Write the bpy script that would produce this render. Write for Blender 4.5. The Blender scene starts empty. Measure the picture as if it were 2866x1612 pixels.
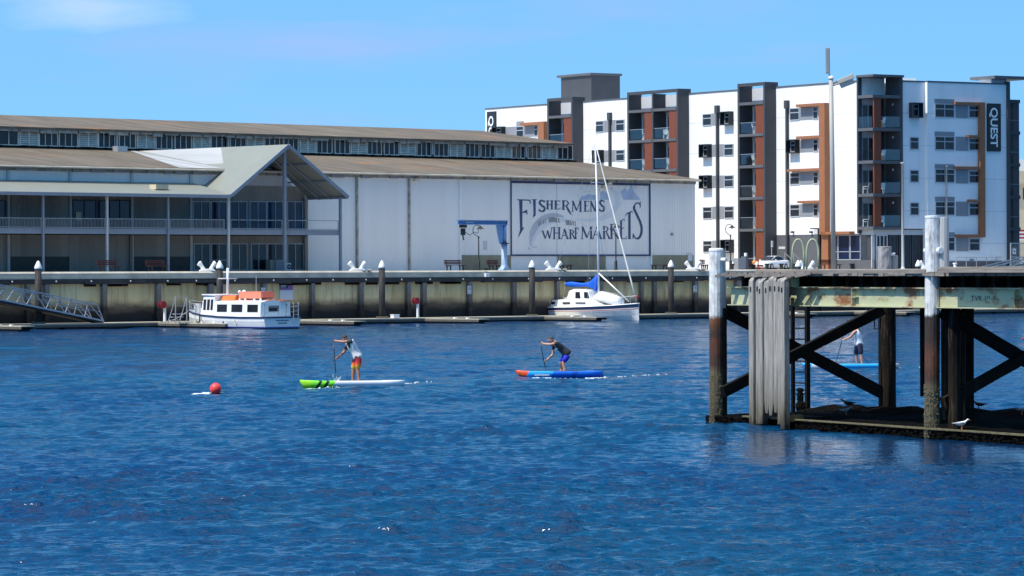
import bpy, bmesh, math, random
import numpy as np
from mathutils import Vector, Matrix
R = math.radians
random.seed(7)
rng = np.random.default_rng(11)
SC = bpy.context.scene
COL = SC.collection
# ------------------------------------------------------------------ camera
F, HCAM, ROLL, CX, HY = 10000.0, 4.0, 0.0035, 1433.0, 757.0
def ray(px, py):
    u, v = (px - CX) / F, -(py - HY) / F
    return (u * math.cos(ROLL) + v * math.sin(ROLL), 1.0, -u * math.sin(ROLL) + v * math.cos(ROLL))
def at(px, py, Y):
    d = ray(px, py); return Vector((d[0] * Y, Y, HCAM + d[2] * Y))
def on_water(px, py, z=0.0):
    d = ray(px, py); t = (z - HCAM) / d[2]; return Vector((d[0] * t, t, z))
def X_at(px, Y): return (px - CX) / F * Y
cam = bpy.data.cameras.new('camera'); cam.lens = 36.0 * F / 2866.0; cam.sensor_width = 36.0
cam.shift_y = -(806.0 - 757.0) / 2866.0; cam.clip_start = 1.0; cam.clip_end = 9000.0
camo = bpy.data.objects.new('camera', cam); COL.objects.link(camo)
c, s = math.cos(ROLL), math.sin(ROLL)
camo.matrix_world = Matrix(((c, s, 0, 0), (0, 0, -1, 0), (-s, c, 0, HCAM), (0, 0, 0, 1)))
SC.camera = camo
class Frame:
    """vertical building frame: local x along the facade, local y away from the camera"""
    def __init__(self, ox, oy, dx, dy):
        n = math.hypot(dx, dy); self.o = (ox, oy); self.d = (dx / n, dy / n); self.n = (-dy / n, dx / n)
        self.ang = math.atan2(dy, dx)
    def px(self, px, py, o=0.0):
        r = ray(px, py); ox, oy = self.o; nx, ny = self.n
        t = (o + ox * nx + oy * ny) / (r[0] * nx + r[1] * ny)
        return ((r[0] * t - ox) * self.d[0] + (r[1] * t - oy) * self.d[1], HCAM + r[2] * t)
    def gx(self, px, o=0.0): return self.px(px, 757, o)[0]
    def gz(self, px, py, o=0.0): return self.px(px, py, o)[1]
    def pxs(self, px, py, s=0.0):
        r = ray(px, py); ox, oy = self.o; dx, dy = self.d
        t = (s + ox * dx + oy * dy) / (r[0] * dx + r[1] * dy)
        return ((r[0] * t - ox) * self.n[0] + (r[1] * t - oy) * self.n[1], HCAM + r[2] * t)
    def w(self, s, o, z=0.0):
        return Vector((self.o[0] + s * self.d[0] + o * self.n[0], self.o[1] + s * self.d[1] + o * self.n[1], z))
# ------------------------------------------------------------------ mesh builder
class MB:
    def __init__(self): self.v = []; self.f = []; self.m = []; self.mi = 0
    def face(self, pts):
        i = len(self.v); self.v += [tuple(p) for p in pts]; self.f.append(tuple(range(i, i + len(pts)))); self.m.append(self.mi)
    def _add(self, vs, fs):
        i = len(self.v); self.v += [tuple(p) for p in vs]
        for f in fs: self.f.append(tuple(i + k for k in f)); self.m.append(self.mi)
    def box(self, x0, x1, y0, y1, z0, z1):
        x0, x1 = min(x0, x1), max(x0, x1); y0, y1 = min(y0, y1), max(y0, y1); z0, z1 = min(z0, z1), max(z0, z1)
        self._add([(x0,y0,z0),(x1,y0,z0),(x1,y1,z0),(x0,y1,z0),(x0,y0,z1),(x1,y0,z1),(x1,y1,z1),(x0,y1,z1)],
                  [(0,3,2,1),(4,5,6,7),(0,1,5,4),(1,2,6,5),(2,3,7,6),(3,0,4,7)])
        return self
    def bar(self, p, q, w, h=None, up=(0,0,1)):
        p, q = Vector(p), Vector(q); a = (q - p).normalized(); h = h or w
        side = a.cross(Vector(up))
        if side.length < 1e-4: side = a.cross(Vector((0,1,0)))
        side.normalize(); u2 = side.cross(a).normalized()
        c4 = [side*w/2 + u2*h/2, -side*w/2 + u2*h/2, -side*w/2 - u2*h/2, side*w/2 - u2*h/2]
        self._add([p + k for k in c4] + [q + k for k in c4], [(0,1,2,3),(7,6,5,4),(0,4,5,1),(1,5,6,2),(2,6,7,3),(3,7,4,0)])
        return self
    def rings(self, rings, caps=True, closed=True):
        n = len(rings[0]); vs = [p for r in rings for p in r]; fs = []
        for i in range(len(rings) - 1):
            for k in range(n if closed else n - 1):
                k2 = (k + 1) % n
                fs.append((i*n + k, i*n + k2, (i+1)*n + k2, (i+1)*n + k))
        if caps:
            fs.append(tuple(range(n))[::-1]); fs.append(tuple((len(rings)-1)*n + k for k in range(n)))
        self._add(vs, fs); return self
    def tube(self, pts, rad, n=8):
        pts = [Vector(p) for p in pts]
        if not hasattr(rad, '__len__'): rad = [rad] * len(pts)
        rings = []; ref = None
        for i, p in enumerate(pts):
            a = (pts[min(i+1, len(pts)-1)] - pts[max(i-1, 0)]).normalized()
            if ref is None:
                ref = a.cross(Vector((0,0,1)))
                if ref.length < 1e-3: ref = a.cross(Vector((0,1,0)))
            ref = (ref - a * ref.dot(a)); ref.normalize(); b = a.cross(ref)
            rings.append([p + (ref*math.cos(2*math.pi*k/n) + b*math.sin(2*math.pi*k/n)) * rad[i] for k in range(n)])
        return self.rings(rings)
    def lathe(self, prof, n=16, o=(0,0,0)):
        return self.rings([[(o[0] + r*math.cos(2*math.pi*k/n), o[1] + r*math.sin(2*math.pi*k/n), o[2] + z) for k in range(n)] for r, z in prof])
    def ell(self, c, r, n=12, m=8, rot=None):
        rings = []
        for i in range(m + 1):
            t = -math.pi/2 + math.pi * i / m; rr = max(math.cos(t), 1e-3)
            ring = []
            for k in range(n):
                p = Vector((r[0]*rr*math.cos(2*math.pi*k/n), r[1]*rr*math.sin(2*math.pi*k/n), r[2]*math.sin(t)))
                if rot: p = rot @ p
                ring.append(Vector(c) + p)
            rings.append(ring)
        return self.rings(rings)
    def prism(self, poly, a, b, axis='y'):
        """poly in the two other axes, extruded from a to b along axis"""
        def P(u, v, w): return {'y': (u, w, v), 'x': (w, u, v), 'z': (u, v, w)}[axis]
        n = len(poly)
        vs = [P(u, v, a) for u, v in poly] + [P(u, v, b) for u, v in poly]
        fs = [tuple(range(n)), tuple(range(2*n - 1, n - 1, -1))] + [(k, n + k, n + (k+1) % n, (k+1) % n) for k in range(n)]
        self._add(vs, fs); return self
    def build(self, name, mats, parent=None, smooth=False, loc=None, rotz=0.0, bevel=0):
        me = bpy.data.meshes.new(name); me.from_pydata([tuple(p) for p in self.v], [], self.f)
        if not isinstance(mats, (list, tuple)): mats = [mats]
        for m in mats: me.materials.append(m)
        me.polygons.foreach_set('material_index', self.m)
        bm = bmesh.new(); bm.from_mesh(me); bmesh.ops.recalc_face_normals(bm, faces=bm.faces); bm.to_mesh(me); bm.free()
        if smooth: me.polygons.foreach_set('use_smooth', [True] * len(me.polygons))
        me.update()
        o = bpy.data.objects.new(name, me); COL.objects.link(o)
        if parent: o.parent = parent
        if loc is not None: o.location = loc
        if rotz: o.rotation_euler = (0, 0, rotz)
        if bevel:
            md = o.modifiers.new('bevel', 'BEVEL'); md.width = bevel; md.segments = 2; md.limit_method = 'ANGLE'
        return o
def tag(o, label=None, cat=None, group=None, kind=None):
    if label: o['label'] = label
    if cat: o['category'] = cat
    if group: o['group'] = group
    if kind: o['kind'] = kind
    return o
def thing(name, label, cat, loc=(0,0,0), rotz=0.0, group=None):
    o = bpy.data.objects.new(name, None); COL.objects.link(o); o.empty_display_size = 0.2
    o.location = loc; o.rotation_euler = (0, 0, rotz)
    return tag(o, label, cat, group)
def fthing(name, label, cat, fr, group=None):
    return thing(name, label, cat, (fr.o[0], fr.o[1], 0), fr.ang, group)
def dup(root, loc, rotz, label, group=None):
    r = root.copy(); COL.objects.link(r); r.location = loc; r.rotation_euler = (0, 0, rotz); r['label'] = label
    if group: r['group'] = group
    for ch in list(root.children):
        cc = ch.copy(); COL.objects.link(cc); cc.parent = r
        for g in list(ch.children):
            d = g.copy(); COL.objects.link(d); d.parent = cc
    return r
# ------------------------------------------------------------------ materials
def _new(name):
    m = bpy.data.materials.new(name); m.use_nodes = True
    nt = m.node_tree; b = nt.nodes['Principled BSDF']; return m, nt, b
def N(nt, t, **kw):
    n = nt.nodes.new(t)
    for k, v in kw.items():
        if k in n.inputs.keys(): n.inputs[k].default_value = v
        else: setattr(n, k, v)
    return n
def coords(nt, scale=(1,1,1), kind='Object'):
    tc = N(nt, 'ShaderNodeTexCoord'); mp = N(nt, 'ShaderNodeMapping'); mp.inputs['Scale'].default_value = scale
    nt.links.new(tc.outputs[kind], mp.inputs['Vector']); return mp.outputs['Vector']
def noise(nt, vec, scale, detail=4, rough=0.55):
    n = N(nt, 'ShaderNodeTexNoise', Scale=scale, Detail=detail, Roughness=rough); nt.links.new(vec, n.inputs['Vector']); return n.outputs['Fac']
def ramp(nt, fac, stops):
    r = N(nt, 'ShaderNodeValToRGB'); e = r.color_ramp.elements
    e[0].position, e[0].color = stops[0][0], (*stops[0][1], 1); e[1].position, e[1].color = stops[-1][0], (*stops[-1][1], 1)
    for p, cl in stops[1:-1]: x = e.new(p); x.color = (*cl, 1)
    nt.links.new(fac, r.inputs['Fac']); return r.outputs['Color']
def mixc(nt, fac, a, b, mode='MIX'):
    m = N(nt, 'ShaderNodeMix', data_type='RGBA', blend_type=mode)
    for sock, val in ((m.inputs['Factor'], fac), (m.inputs['A'] if False else m.inputs[6], a), (m.inputs[7], b)):
        if isinstance(val, bpy.types.NodeSocket): nt.links.new(val, sock)
        elif isinstance(val, (int, float)): sock.default_value = val
        else: sock.default_value = (*val, 1)
    return m.outputs[2]
def math_(nt, op, a, b=0.0, clamp=False):
    m = N(nt, 'ShaderNodeMath', operation=op, use_clamp=clamp)
    for k, v in enumerate((a, b)):
        if isinstance(v, bpy.types.NodeSocket): nt.links.new(v, m.inputs[k])
        else: m.inputs[k].default_value = v
    return m.outputs[0]
def sepz(nt, kind='Object'):
    tc = N(nt, 'ShaderNodeTexCoord'); s_ = N(nt, 'ShaderNodeSeparateXYZ'); nt.links.new(tc.outputs[kind], s_.inputs[0]); return s_.outputs
def bump(nt, b, h, dist=0.01, strength=0.6):
    n = N(nt, 'ShaderNodeBump', Strength=strength, Distance=dist); nt.links.new(h, n.inputs['Height']); nt.links.new(n.outputs[0], b.inputs['Normal'])
def dark(cl, k): return tuple(x * k for x in cl)
def mat(name, cl, rough=0.6, var=0.18, scale=2.0, metal=0.0, spec=0.4, stretch=(1,1,1), bmp=0.0):
    m, nt, b = _new(name)
    f = noise(nt, coords(nt, stretch), scale, 5)
    cl2 = ramp(nt, f, [(0.25, dark(cl, 1 - var)), (0.75, dark(cl, 1 + var * 0.6))])
    nt.links.new(cl2, b.inputs['Base Color'])
    b.inputs['Roughness'].default_value = rough; b.inputs['Metallic'].default_value = metal; b.inputs['Specular IOR Level'].default_value = spec
    if bmp: bump(nt, b, f, bmp)
    return m
M = {}
M['white'] = mat('white_paint', (.78,.78,.76), .45, .08, 1.5)
M['boat_white'] = mat('boat_white', (.80,.80,.78), .25, .06, 1.2, spec=.5)
M['charcoal'] = mat('charcoal_panel', (.055,.058,.066), .6, .15, .8)
M['charcoal_light'] = mat('charcoal_render', (.10,.105,.115), .6, .12, .8)
M['grey_panel'] = mat('grey_panel', (.24,.25,.27), .6, .10, 1)
M['pale_panel'] = mat('pale_panel', (.50,.51,.53), .6, .06, 1)
M['timber'] = mat('red_timber', (.19,.048,.018), .55, .3, 3, stretch=(6,6,.3))
M['orange'] = mat('orange_render', (.31,.125,.055), .6, .12, 1.5)
M['black'] = mat('black_metal', (.015,.016,.018), .45, .2, 3)
M['frame'] = mat('window_frame', (.42,.44,.47), .45, .05, 2)
M['steel'] = mat('galvanised_steel', (.42,.44,.46), .42, .15, 4, metal=.35)
M['steel_blue'] = mat('painted_steel', (.20,.235,.28), .5, .12, 2)
M['post'] = mat('post_paint', (.46,.47,.47), .5, .15, 2)
M['verandah'] = mat('verandah_roof', (.215,.228,.198), .5, .08, .6)
M['concrete'] = mat('concrete', (.50,.455,.37), .85, .28, 1.1, bmp=.01)
M['paving'] = mat('paving', (.46,.43,.38), .9, .2, .6)
M['bench'] = mat('bench_slat', (.075,.016,.013), .6, .25, 4)
M['blue_crane'] = mat('blue_crane_paint', (.12,.24,.46), .45, .15, 2)
M['lblue_crane'] = mat('pale_blue_crane_paint', (.27,.37,.52), .45, .12, 2)
M['navy'] = mat('navy_paint', (.012,.022,.075), .5, .15, 2)
M['ink'] = mat('mural_ink', (.050,.075,.16), .7, .3, 3)
M['red'] = mat('red_plastic', (.42,.015,.02), .4, .1, 3)
M['boat_orange'] = mat('boat_orange', (.72,.16,.03), .5, .15, 3)
M['canvas_orange'] = mat('salmon_box', (.75,.24,.15), .6, .15, 5)
M['sail_blue'] = mat('sail_cover_blue', (.0,.10,.62), .7, .2, 3)
M['rope'] = mat('rope', (.45,.42,.35), .9, .2, 8)
M['purple'] = mat('purple_print', (.26,.12,.30), .6, .05, 2)
M['sign_grey'] = mat('sign_sheet', (.56,.57,.60), .6, .05, 2)
M['hood'] = mat('window_hood', (.012,.016,.02), .4, .1, 2)
M['tyre'] = mat('tyre', (.012,.012,.012), .8, .1, 3)
M['arch'] = mat('pale_green_tube', (.42,.46,.28), .4, .2, 5)
M['deckwood'] = mat('weathered_deck', (.23,.20,.17), .85, .4, 3, stretch=(.4,4,4), bmp=.02)
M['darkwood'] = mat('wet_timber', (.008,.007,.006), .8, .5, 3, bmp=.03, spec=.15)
M['cream'] = mat('cream_render', (.60,.50,.34), .7, .1, 1)
M['skin'] = mat('skin', (.52,.27,.18), .5, .1, 6)
M['skin_tan'] = mat('tanned_skin', (.40,.19,.12), .5, .1, 6)
M['hair'] = mat('brown_hair', (.035,.02,.013), .6, .3, 20)
M['blond'] = mat('blond_hair', (.34,.23,.11), .6, .3, 20)
M['grey_shirt'] = mat('pale_grey_shirt', (.74,.72,.70), .8, .08, 6, bmp=.03)
M['dgrey'] = mat('dark_grey_cloth', (.05,.055,.065), .8, .1, 6)
M['black_shirt'] = mat('charcoal_shirt', (.028,.03,.036), .8, .15, 6, bmp=.03)
M['white_shirt'] = mat('white_shirt', (.78,.77,.76), .8, .06, 6, bmp=.03)
M['blue_shorts'] = mat('blue_shorts', (.012,.02,.42), .7, .2, 6, bmp=.03)
M['dark_shorts'] = mat('navy_shorts', (.025,.026,.06), .7, .4, 7)
M['carbon'] = mat('black_carbon', (.008,.01,.016), .3, .1, 5)
M['gull'] = mat('white_feather', (.75,.75,.74), .8, .06, 12)
M['gullgrey'] = mat('grey_feather', (.32,.34,.36), .8, .1, 12)
def glass_dark(name, cl, rough=.06):
    m, nt, b = _new(name)
    f = noise(nt, coords(nt), .7, 2)
    nt.links.new(ramp(nt, f, [(.3, dark(cl, .5)), (.7, dark(cl, 1.3))]), b.inputs['Base Color'])
    b.inputs['Roughness'].default_value = rough; b.inputs['Specular IOR Level'].default_value = .30; return m
M['glass'] = glass_dark('window_glass', (.022,.026,.034))
M['glass_blue'] = glass_dark('tinted_glass', (.008,.018,.055))
def clear_glass():
    m, nt, b = _new('balustrade_glass')
    out = nt.nodes['Material Output']; tr = N(nt, 'ShaderNodeBsdfTransparent'); tr.inputs[0].default_value = (.90,.94,.95,1)
    gl = N(nt, 'ShaderNodeBsdfGlossy', Roughness=.03); mx = N(nt, 'ShaderNodeMixShader')
    mx.inputs[0].default_value = .10
    gl.inputs[0].default_value = (.45,.5,.55,1); nt.links.new(tr.outputs[0], mx.inputs[1]); nt.links.new(gl.outputs[0], mx.inputs[2]); nt.links.new(mx.outputs[0], out.inputs[0]); return m
M['clear'] = clear_glass()
def hotel_white():
    m, nt, b = _new('white_render_panels')
    z = sepz(nt)[2]
    fr = math_(nt, 'FRACT', math_(nt, 'MULTIPLY', math_(nt, 'SUBTRACT', z, 6.3), 1 / 2.94))
    line = math_(nt, 'LESS_THAN', fr, .016)
    f = noise(nt, coords(nt, (1,1,.4)), .5, 4)
    base = ramp(nt, f, [(.3, (.76,.765,.76)), (.7, (.82,.82,.81))])
    st = noise(nt, coords(nt, (1.2,1.2,.08)), 1.0, 5, .7); base = mixc(nt, ramp(nt, st, [(.56, (0,0,0)), (.80, (.55,.55,.55))]), base, (.58,.57,.54))
    nt.links.new(mixc(nt, line, base, (.50,.52,.55)), b.inputs['Base Color']); b.inputs['Roughness'].default_value = .6; return m
M['hotel'] = hotel_white()
def corrugated(name, stops, pitch=.12, axis=0, scale=.25, rough=.75, stretch=(1,.12,1), rust=None, tone_amt=.30):
    m, nt, b = _new(name)
    vec = coords(nt, stretch)
    f = noise(nt, vec, scale * 4, 6, .65); colr = ramp(nt, f, stops)
    if rust:
        f2 = noise(nt, coords(nt, (.35, .5, 1)), .5, 5, .7)
        colr = mixc(nt, ramp(nt, f2, [(.56, (0,0,0)), (.72, (1,1,1))]), colr, rust)
    x = sepz(nt)[axis]
    w = math_(nt, 'SINE', math_(nt, 'MULTIPLY', x, 2 * math.pi / pitch))
    # sheet laps: every sheet a slightly different tone
    sid = math_(nt, 'FLOOR', math_(nt, 'MULTIPLY', x, 1 / .76))
    wn = N(nt, 'ShaderNodeTexWhiteNoise', noise_dimensions='1D'); nt.links.new(sid, wn.inputs['W'])
    tone = math_(nt, 'ADD', math_(nt, 'MULTIPLY', wn.outputs[0], tone_amt), 1 - tone_amt/2)
    cb = N(nt, 'ShaderNodeCombineColor'); [nt.links.new(tone, cb.inputs[k]) for k in range(3)]
    colr = mixc(nt, 1.0, colr, cb.outputs[0], 'MULTIPLY')
    nt.links.new(colr, b.inputs['Base Color']); b.inputs['Roughness'].default_value = rough; b.inputs['Specular IOR Level'].default_value = .25
    bump(nt, b, w, .02, .5); return m
M['roof_old'] = corrugated('rusted_corrugated_iron', [(.25, (.085,.069,.05)), (.5, (.138,.115,.087)), (.8, (.20,.172,.135))], .15, 0, rust=(.24,.125,.06))
M['roof_white'] = corrugated('translucent_white_sheet', [(.3, (.30,.315,.32)), (.7, (.42,.435,.44))], .5, 0, .1, tone_amt=.4)
M['wall_shed'] = corrugated('pale_painted_iron', [(.25, (.725,.685,.65)), (.75, (.80,.76,.72))], .22, 0, .1, .6, (1,1,.08), tone_amt=.05)
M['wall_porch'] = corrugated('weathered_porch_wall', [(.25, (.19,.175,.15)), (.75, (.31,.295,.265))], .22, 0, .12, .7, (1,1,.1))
M['louvre'] = mat('bleached_louvre_boards', (.78,.75,.66), .85, .3, 3.0, bmp=.01)
M['dark_boards'] = mat('dark_weathered_boards', (.11,.105,.095), .9, .4, 2.0)
M['old_white'] = mat('flaking_white_boards', (.34,.32,.28), .85, .55, 2.2, stretch=(1,1,1), bmp=.01)
def quay_panel():
    m, nt, b = _new('stained_concrete_wall')
    o = sepz(nt); vec = coords(nt, (1,1,1))
    base = ramp(nt, noise(nt, coords(nt, (.25,1,.12)), 1.4, 4), [(.3, (.50,.375,.18)), (.5, (.66,.52,.275)), (.75, (.75,.62,.36))])
    streak = noise(nt, coords(nt, (2.2,1,.16)), 1.3, 6, .7)
    base = mixc(nt, ramp(nt, streak, [(.50, (0,0,0)), (.72, (.95,.95,.95))]), base, (.30,.16,.085))
    edge = math_(nt, 'ADD', o[2], math_(nt, 'MULTIPLY', math_(nt, 'SUBTRACT', noise(nt, coords(nt, (.5,1,1)), 1.0, 5), .5), .9))
    mid = ramp(nt, math_(nt, 'MULTIPLY', edge, .25), [(.36, (1,1,1)), (.50, (0,0,0))])
    base = mixc(nt, mid, base, (.12,.085,.055))
    wet = ramp(nt, math_(nt, 'MULTIPLY', edge, .25), [(.24, (1,1,1)), (.38, (0,0,0))])
    base = mixc(nt, wet, base, (.014,.012,.012))
    nt.links.new(base, b.inputs['Base Color']); b.inputs['Roughness'].default_value = .85; bump(nt, b, noise(nt, vec, 3, 5), .02); return m
M['quay'] = quay_panel()
def graded(name, stops, zscale, wob=.25, rough=.8, scale=3.0, stretch=(1,1,.5), bmp=.02):
    """colour bands that change with height (paint, rust, weed and shell zones on a pile)"""
    m, nt, b = _new(name)
    z = sepz(nt)[2]
    n = noise(nt, coords(nt, stretch), scale, 6, .65)
    e = math_(nt, 'MULTIPLY', math_(nt, 'ADD', z, math_(nt, 'MULTIPLY', math_(nt, 'SUBTRACT', n, .5), wob * 2)), 1 / zscale)
    cl = ramp(nt, e, stops)
    n2 = noise(nt, coords(nt, (1,1,.6)), 9, 4)
    cl = mixc(nt, 1.0, cl, ramp(nt, n2, [(.25, (.6,.6,.6)), (.7, (1.15,1.15,1.15))]), 'MULTIPLY')
    n3 = noise(nt, coords(nt, (7,7,.7)), 1.6, 6, .7); cl = mixc(nt, ramp(nt, n3, [(.55, (0,0,0)), (.72, (.75,.75,.75))]), cl, (.10,.075,.05))
    nt.links.new(cl, b.inputs['Base Color']); b.inputs['Roughness'].default_value = rough; bump(nt, b, n2, bmp); return m
W_ = (.70,.70,.68)
M['pile_white'] = graded('painted_rusting_pile', [(0, (.02,.016,.01)), (.12, (.085,.07,.035)), (.30, (.10,.08,.04)), (.34, (.045,.02,.012)), (.47, (.10,.03,.012)), (.52, (.035,.018,.013)), (.60, (.16,.06,.02)), (.625, W_), (1, W_)], 4.5, .22)
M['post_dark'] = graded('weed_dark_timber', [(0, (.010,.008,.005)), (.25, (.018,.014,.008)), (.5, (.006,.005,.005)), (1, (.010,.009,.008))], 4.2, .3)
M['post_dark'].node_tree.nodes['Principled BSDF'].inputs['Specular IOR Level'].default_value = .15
def plank_mat():
    m, nt, b = _new('bleached_fender_timber')
    grain = noise(nt, coords(nt, (9,9,.5)), 2.5, 6, .7)
    base = ramp(nt, grain, [(.28, (.06,.052,.045)), (.42, (.22,.20,.175)), (.56, (.34,.315,.28)), (.75, (.47,.44,.40))])
    z = sepz(nt)[2]
    n = noise(nt, coords(nt, (3,3,.6)), 2, 5)
    e = math_(nt, 'ADD', math_(nt, 'MULTIPLY', z, .25), math_(nt, 'MULTIPLY', math_(nt, 'SUBTRACT', n, .5), .3))
    base = mixc(nt, ramp(nt, e, [(.03, (1,1,1)), (.17, (.55,.55,.55)), (.42, (0,0,0))]), base, (.085,.065,.032))
    base = mixc(nt, ramp(nt, e, [(-.0, (1,1,1)), (.09, (0,0,0))]), base, (.02,.016,.012))
    nt.links.new(base, b.inputs['Base Color']); b.inputs['Roughness'].default_value = .85; bump(nt, b, grain, .03, .8); return m
M['plank'] = plank_mat()
def girder_mat():
    m, nt, b = _new('rusting_green_girder')
    base = ramp(nt, noise(nt, coords(nt, (.5,1,2)), 1.2, 4), [(.3, (.39,.40,.23)), (.7, (.50,.49,.31))])
    r = noise(nt, coords(nt, (.8,.8,1.3)), 1.15, 7, .7)
    base = mixc(nt, ramp(nt, r, [(.49, (0,0,0)), (.60, (1,1,1))]), base, (.22,.085,.025))
    nt.links.new(base, b.inputs['Base Color']); b.inputs['Roughness'].default_value = .6; bump(nt, b, r, .01); return m
M['girder'] = girder_mat()
def shelf_mat():
    m, nt, b = _new('mussel_crust')
    v = N(nt, 'ShaderNodeTexVoronoi', Scale=16.0); nt.links.new(coords(nt), v.inputs['Vector'])
    base = ramp(nt, v.outputs['Distance'], [(.0, (.022,.018,.013)), (.3, (.006,.0055,.005)), (.8, (.003,.003,.003))])
    sp = noise(nt, coords(nt), 22, 2); base = mixc(nt, ramp(nt, sp, [(.74, (0,0,0)), (.80, (1,1,1))]), base, (.35,.33,.28))
    nt.links.new(base, b.inputs['Base Color']); b.inputs['Roughness'].default_value = .95; b.inputs['Specular IOR Level'].default_value = .02; bump(nt, b, v.outputs['Distance'], .05, .8); return m
M['shelf'] = shelf_mat()
# ------------------------------------------------------------------ text
def text_mesh(txt, size=1.0, bold=0.0):
    cu = bpy.data.curves.new('letters', 'FONT'); cu.body = txt; cu.size = size; cu.offset = bold; cu.align_x = 'LEFT'
    o = bpy.data.objects.new('letters', cu); COL.objects.link(o)
    dg = bpy.context.evaluated_depsgraph_get(); me = bpy.data.meshes.new_from_object(o.evaluated_get(dg))
    vs = [tuple(v.co) for v in me.vertices]; fs = [tuple(p.vertices) for p in me.polygons]
    bpy.data.objects.remove(o); bpy.data.curves.remove(cu); bpy.data.meshes.remove(me); return vs, fs
def stroke(mb, pts, w, conv, y):
    """flat polyline stroke in 2-D picture units turned by conv(u,v)->(x,z), laid at local depth y"""
    if not hasattr(w, '__len__'): w = [w] * len(pts)
    L, Rr = [], []
    for i, p in enumerate(pts):
        a = Vector(pts[max(i-1,0)]); b_ = Vector(pts[min(i+1,len(pts)-1)]); d = (b_ - a).normalized(); nn = Vector((-d.y, d.x)) * w[i] / 2
        L.append(Vector(p) + nn); Rr.append(Vector(p) - nn)
    for i in range(len(pts) - 1):
        mb.face([(*[k for k in (conv(*q)[0],)], y, conv(*q)[1]) for q in (L[i], L[i+1], Rr[i+1], Rr[i])])
M['white_old'] = mat('old_white_paint', (.43,.43,.42), .6, .25, 2.5, stretch=(1,1,.4))
M['pile_white2'] = graded('tall_painted_rusting_pile', [(0, (.02,.016,.01)), (.08, (.085,.07,.035)), (.22, (.11,.088,.045)), (.27, (.05,.02,.012)), (.36, (.11,.035,.013)), (.44, (.035,.018,.013)), (.545, (.028,.018,.015)), (.56, W_), (1, W_)], 5.3, .20)
M['shelfedge'] = mat('algae_edge', (.14,.12,.058), .85, .5, 5)
M['rustwood'] = mat('rusty_block', (.20,.10,.035), .8, .3, 6)
M['barnacle'] = mat('barnacle_shell', (.20,.17,.10), .8, .4, 14)
M['polegrey'] = mat('pole_paint', (.36,.36,.34), .5, .12, 2)
M['frosted'] = mat('lamp_lens', (.48,.50,.47), .3, .1, 3)
M['antenna'] = mat('antenna_shell', (.26,.28,.30), .5, .08, 3)
M['plank_grey'] = mat('grey_weathered_timber', (.30,.29,.29), .85, .5, 3.5, stretch=(3,3,.5), bmp=.03)
M['deck_blue'] = mat('pale_blue_deck', (.42,.60,.70), .5, .08, 2)
M['mast'] = mat('white_spar', (.70,.71,.72), .35, .05, 2)
M['wire'] = mat('rigging_wire', (.30,.30,.30), .5, .1, 2)
M['sailcloth'] = mat('sailcloth', (.72,.70,.66), .7, .08, 6)
M['buoy'] = mat('buoy_red', (.85,.06,.05), .35, .06, 3)
M['cap_red'] = mat('red_white_cap', (.70,.22,.18), .6, .1, 4)
M['pad'] = mat('deck_pad', (.10,.11,.13), .8, .1, 6)
M['rail_grey'] = mat('grey_rail_paint', (.25,.27,.29), .5, .1, 3)
M['lamp_shell'] = mat('lamp_shell', (.30,.30,.27), .45, .1, 3)
M['border_blue'] = mat('faded_border_blue', (.035,.05,.125), .6, .3, 2)
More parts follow.
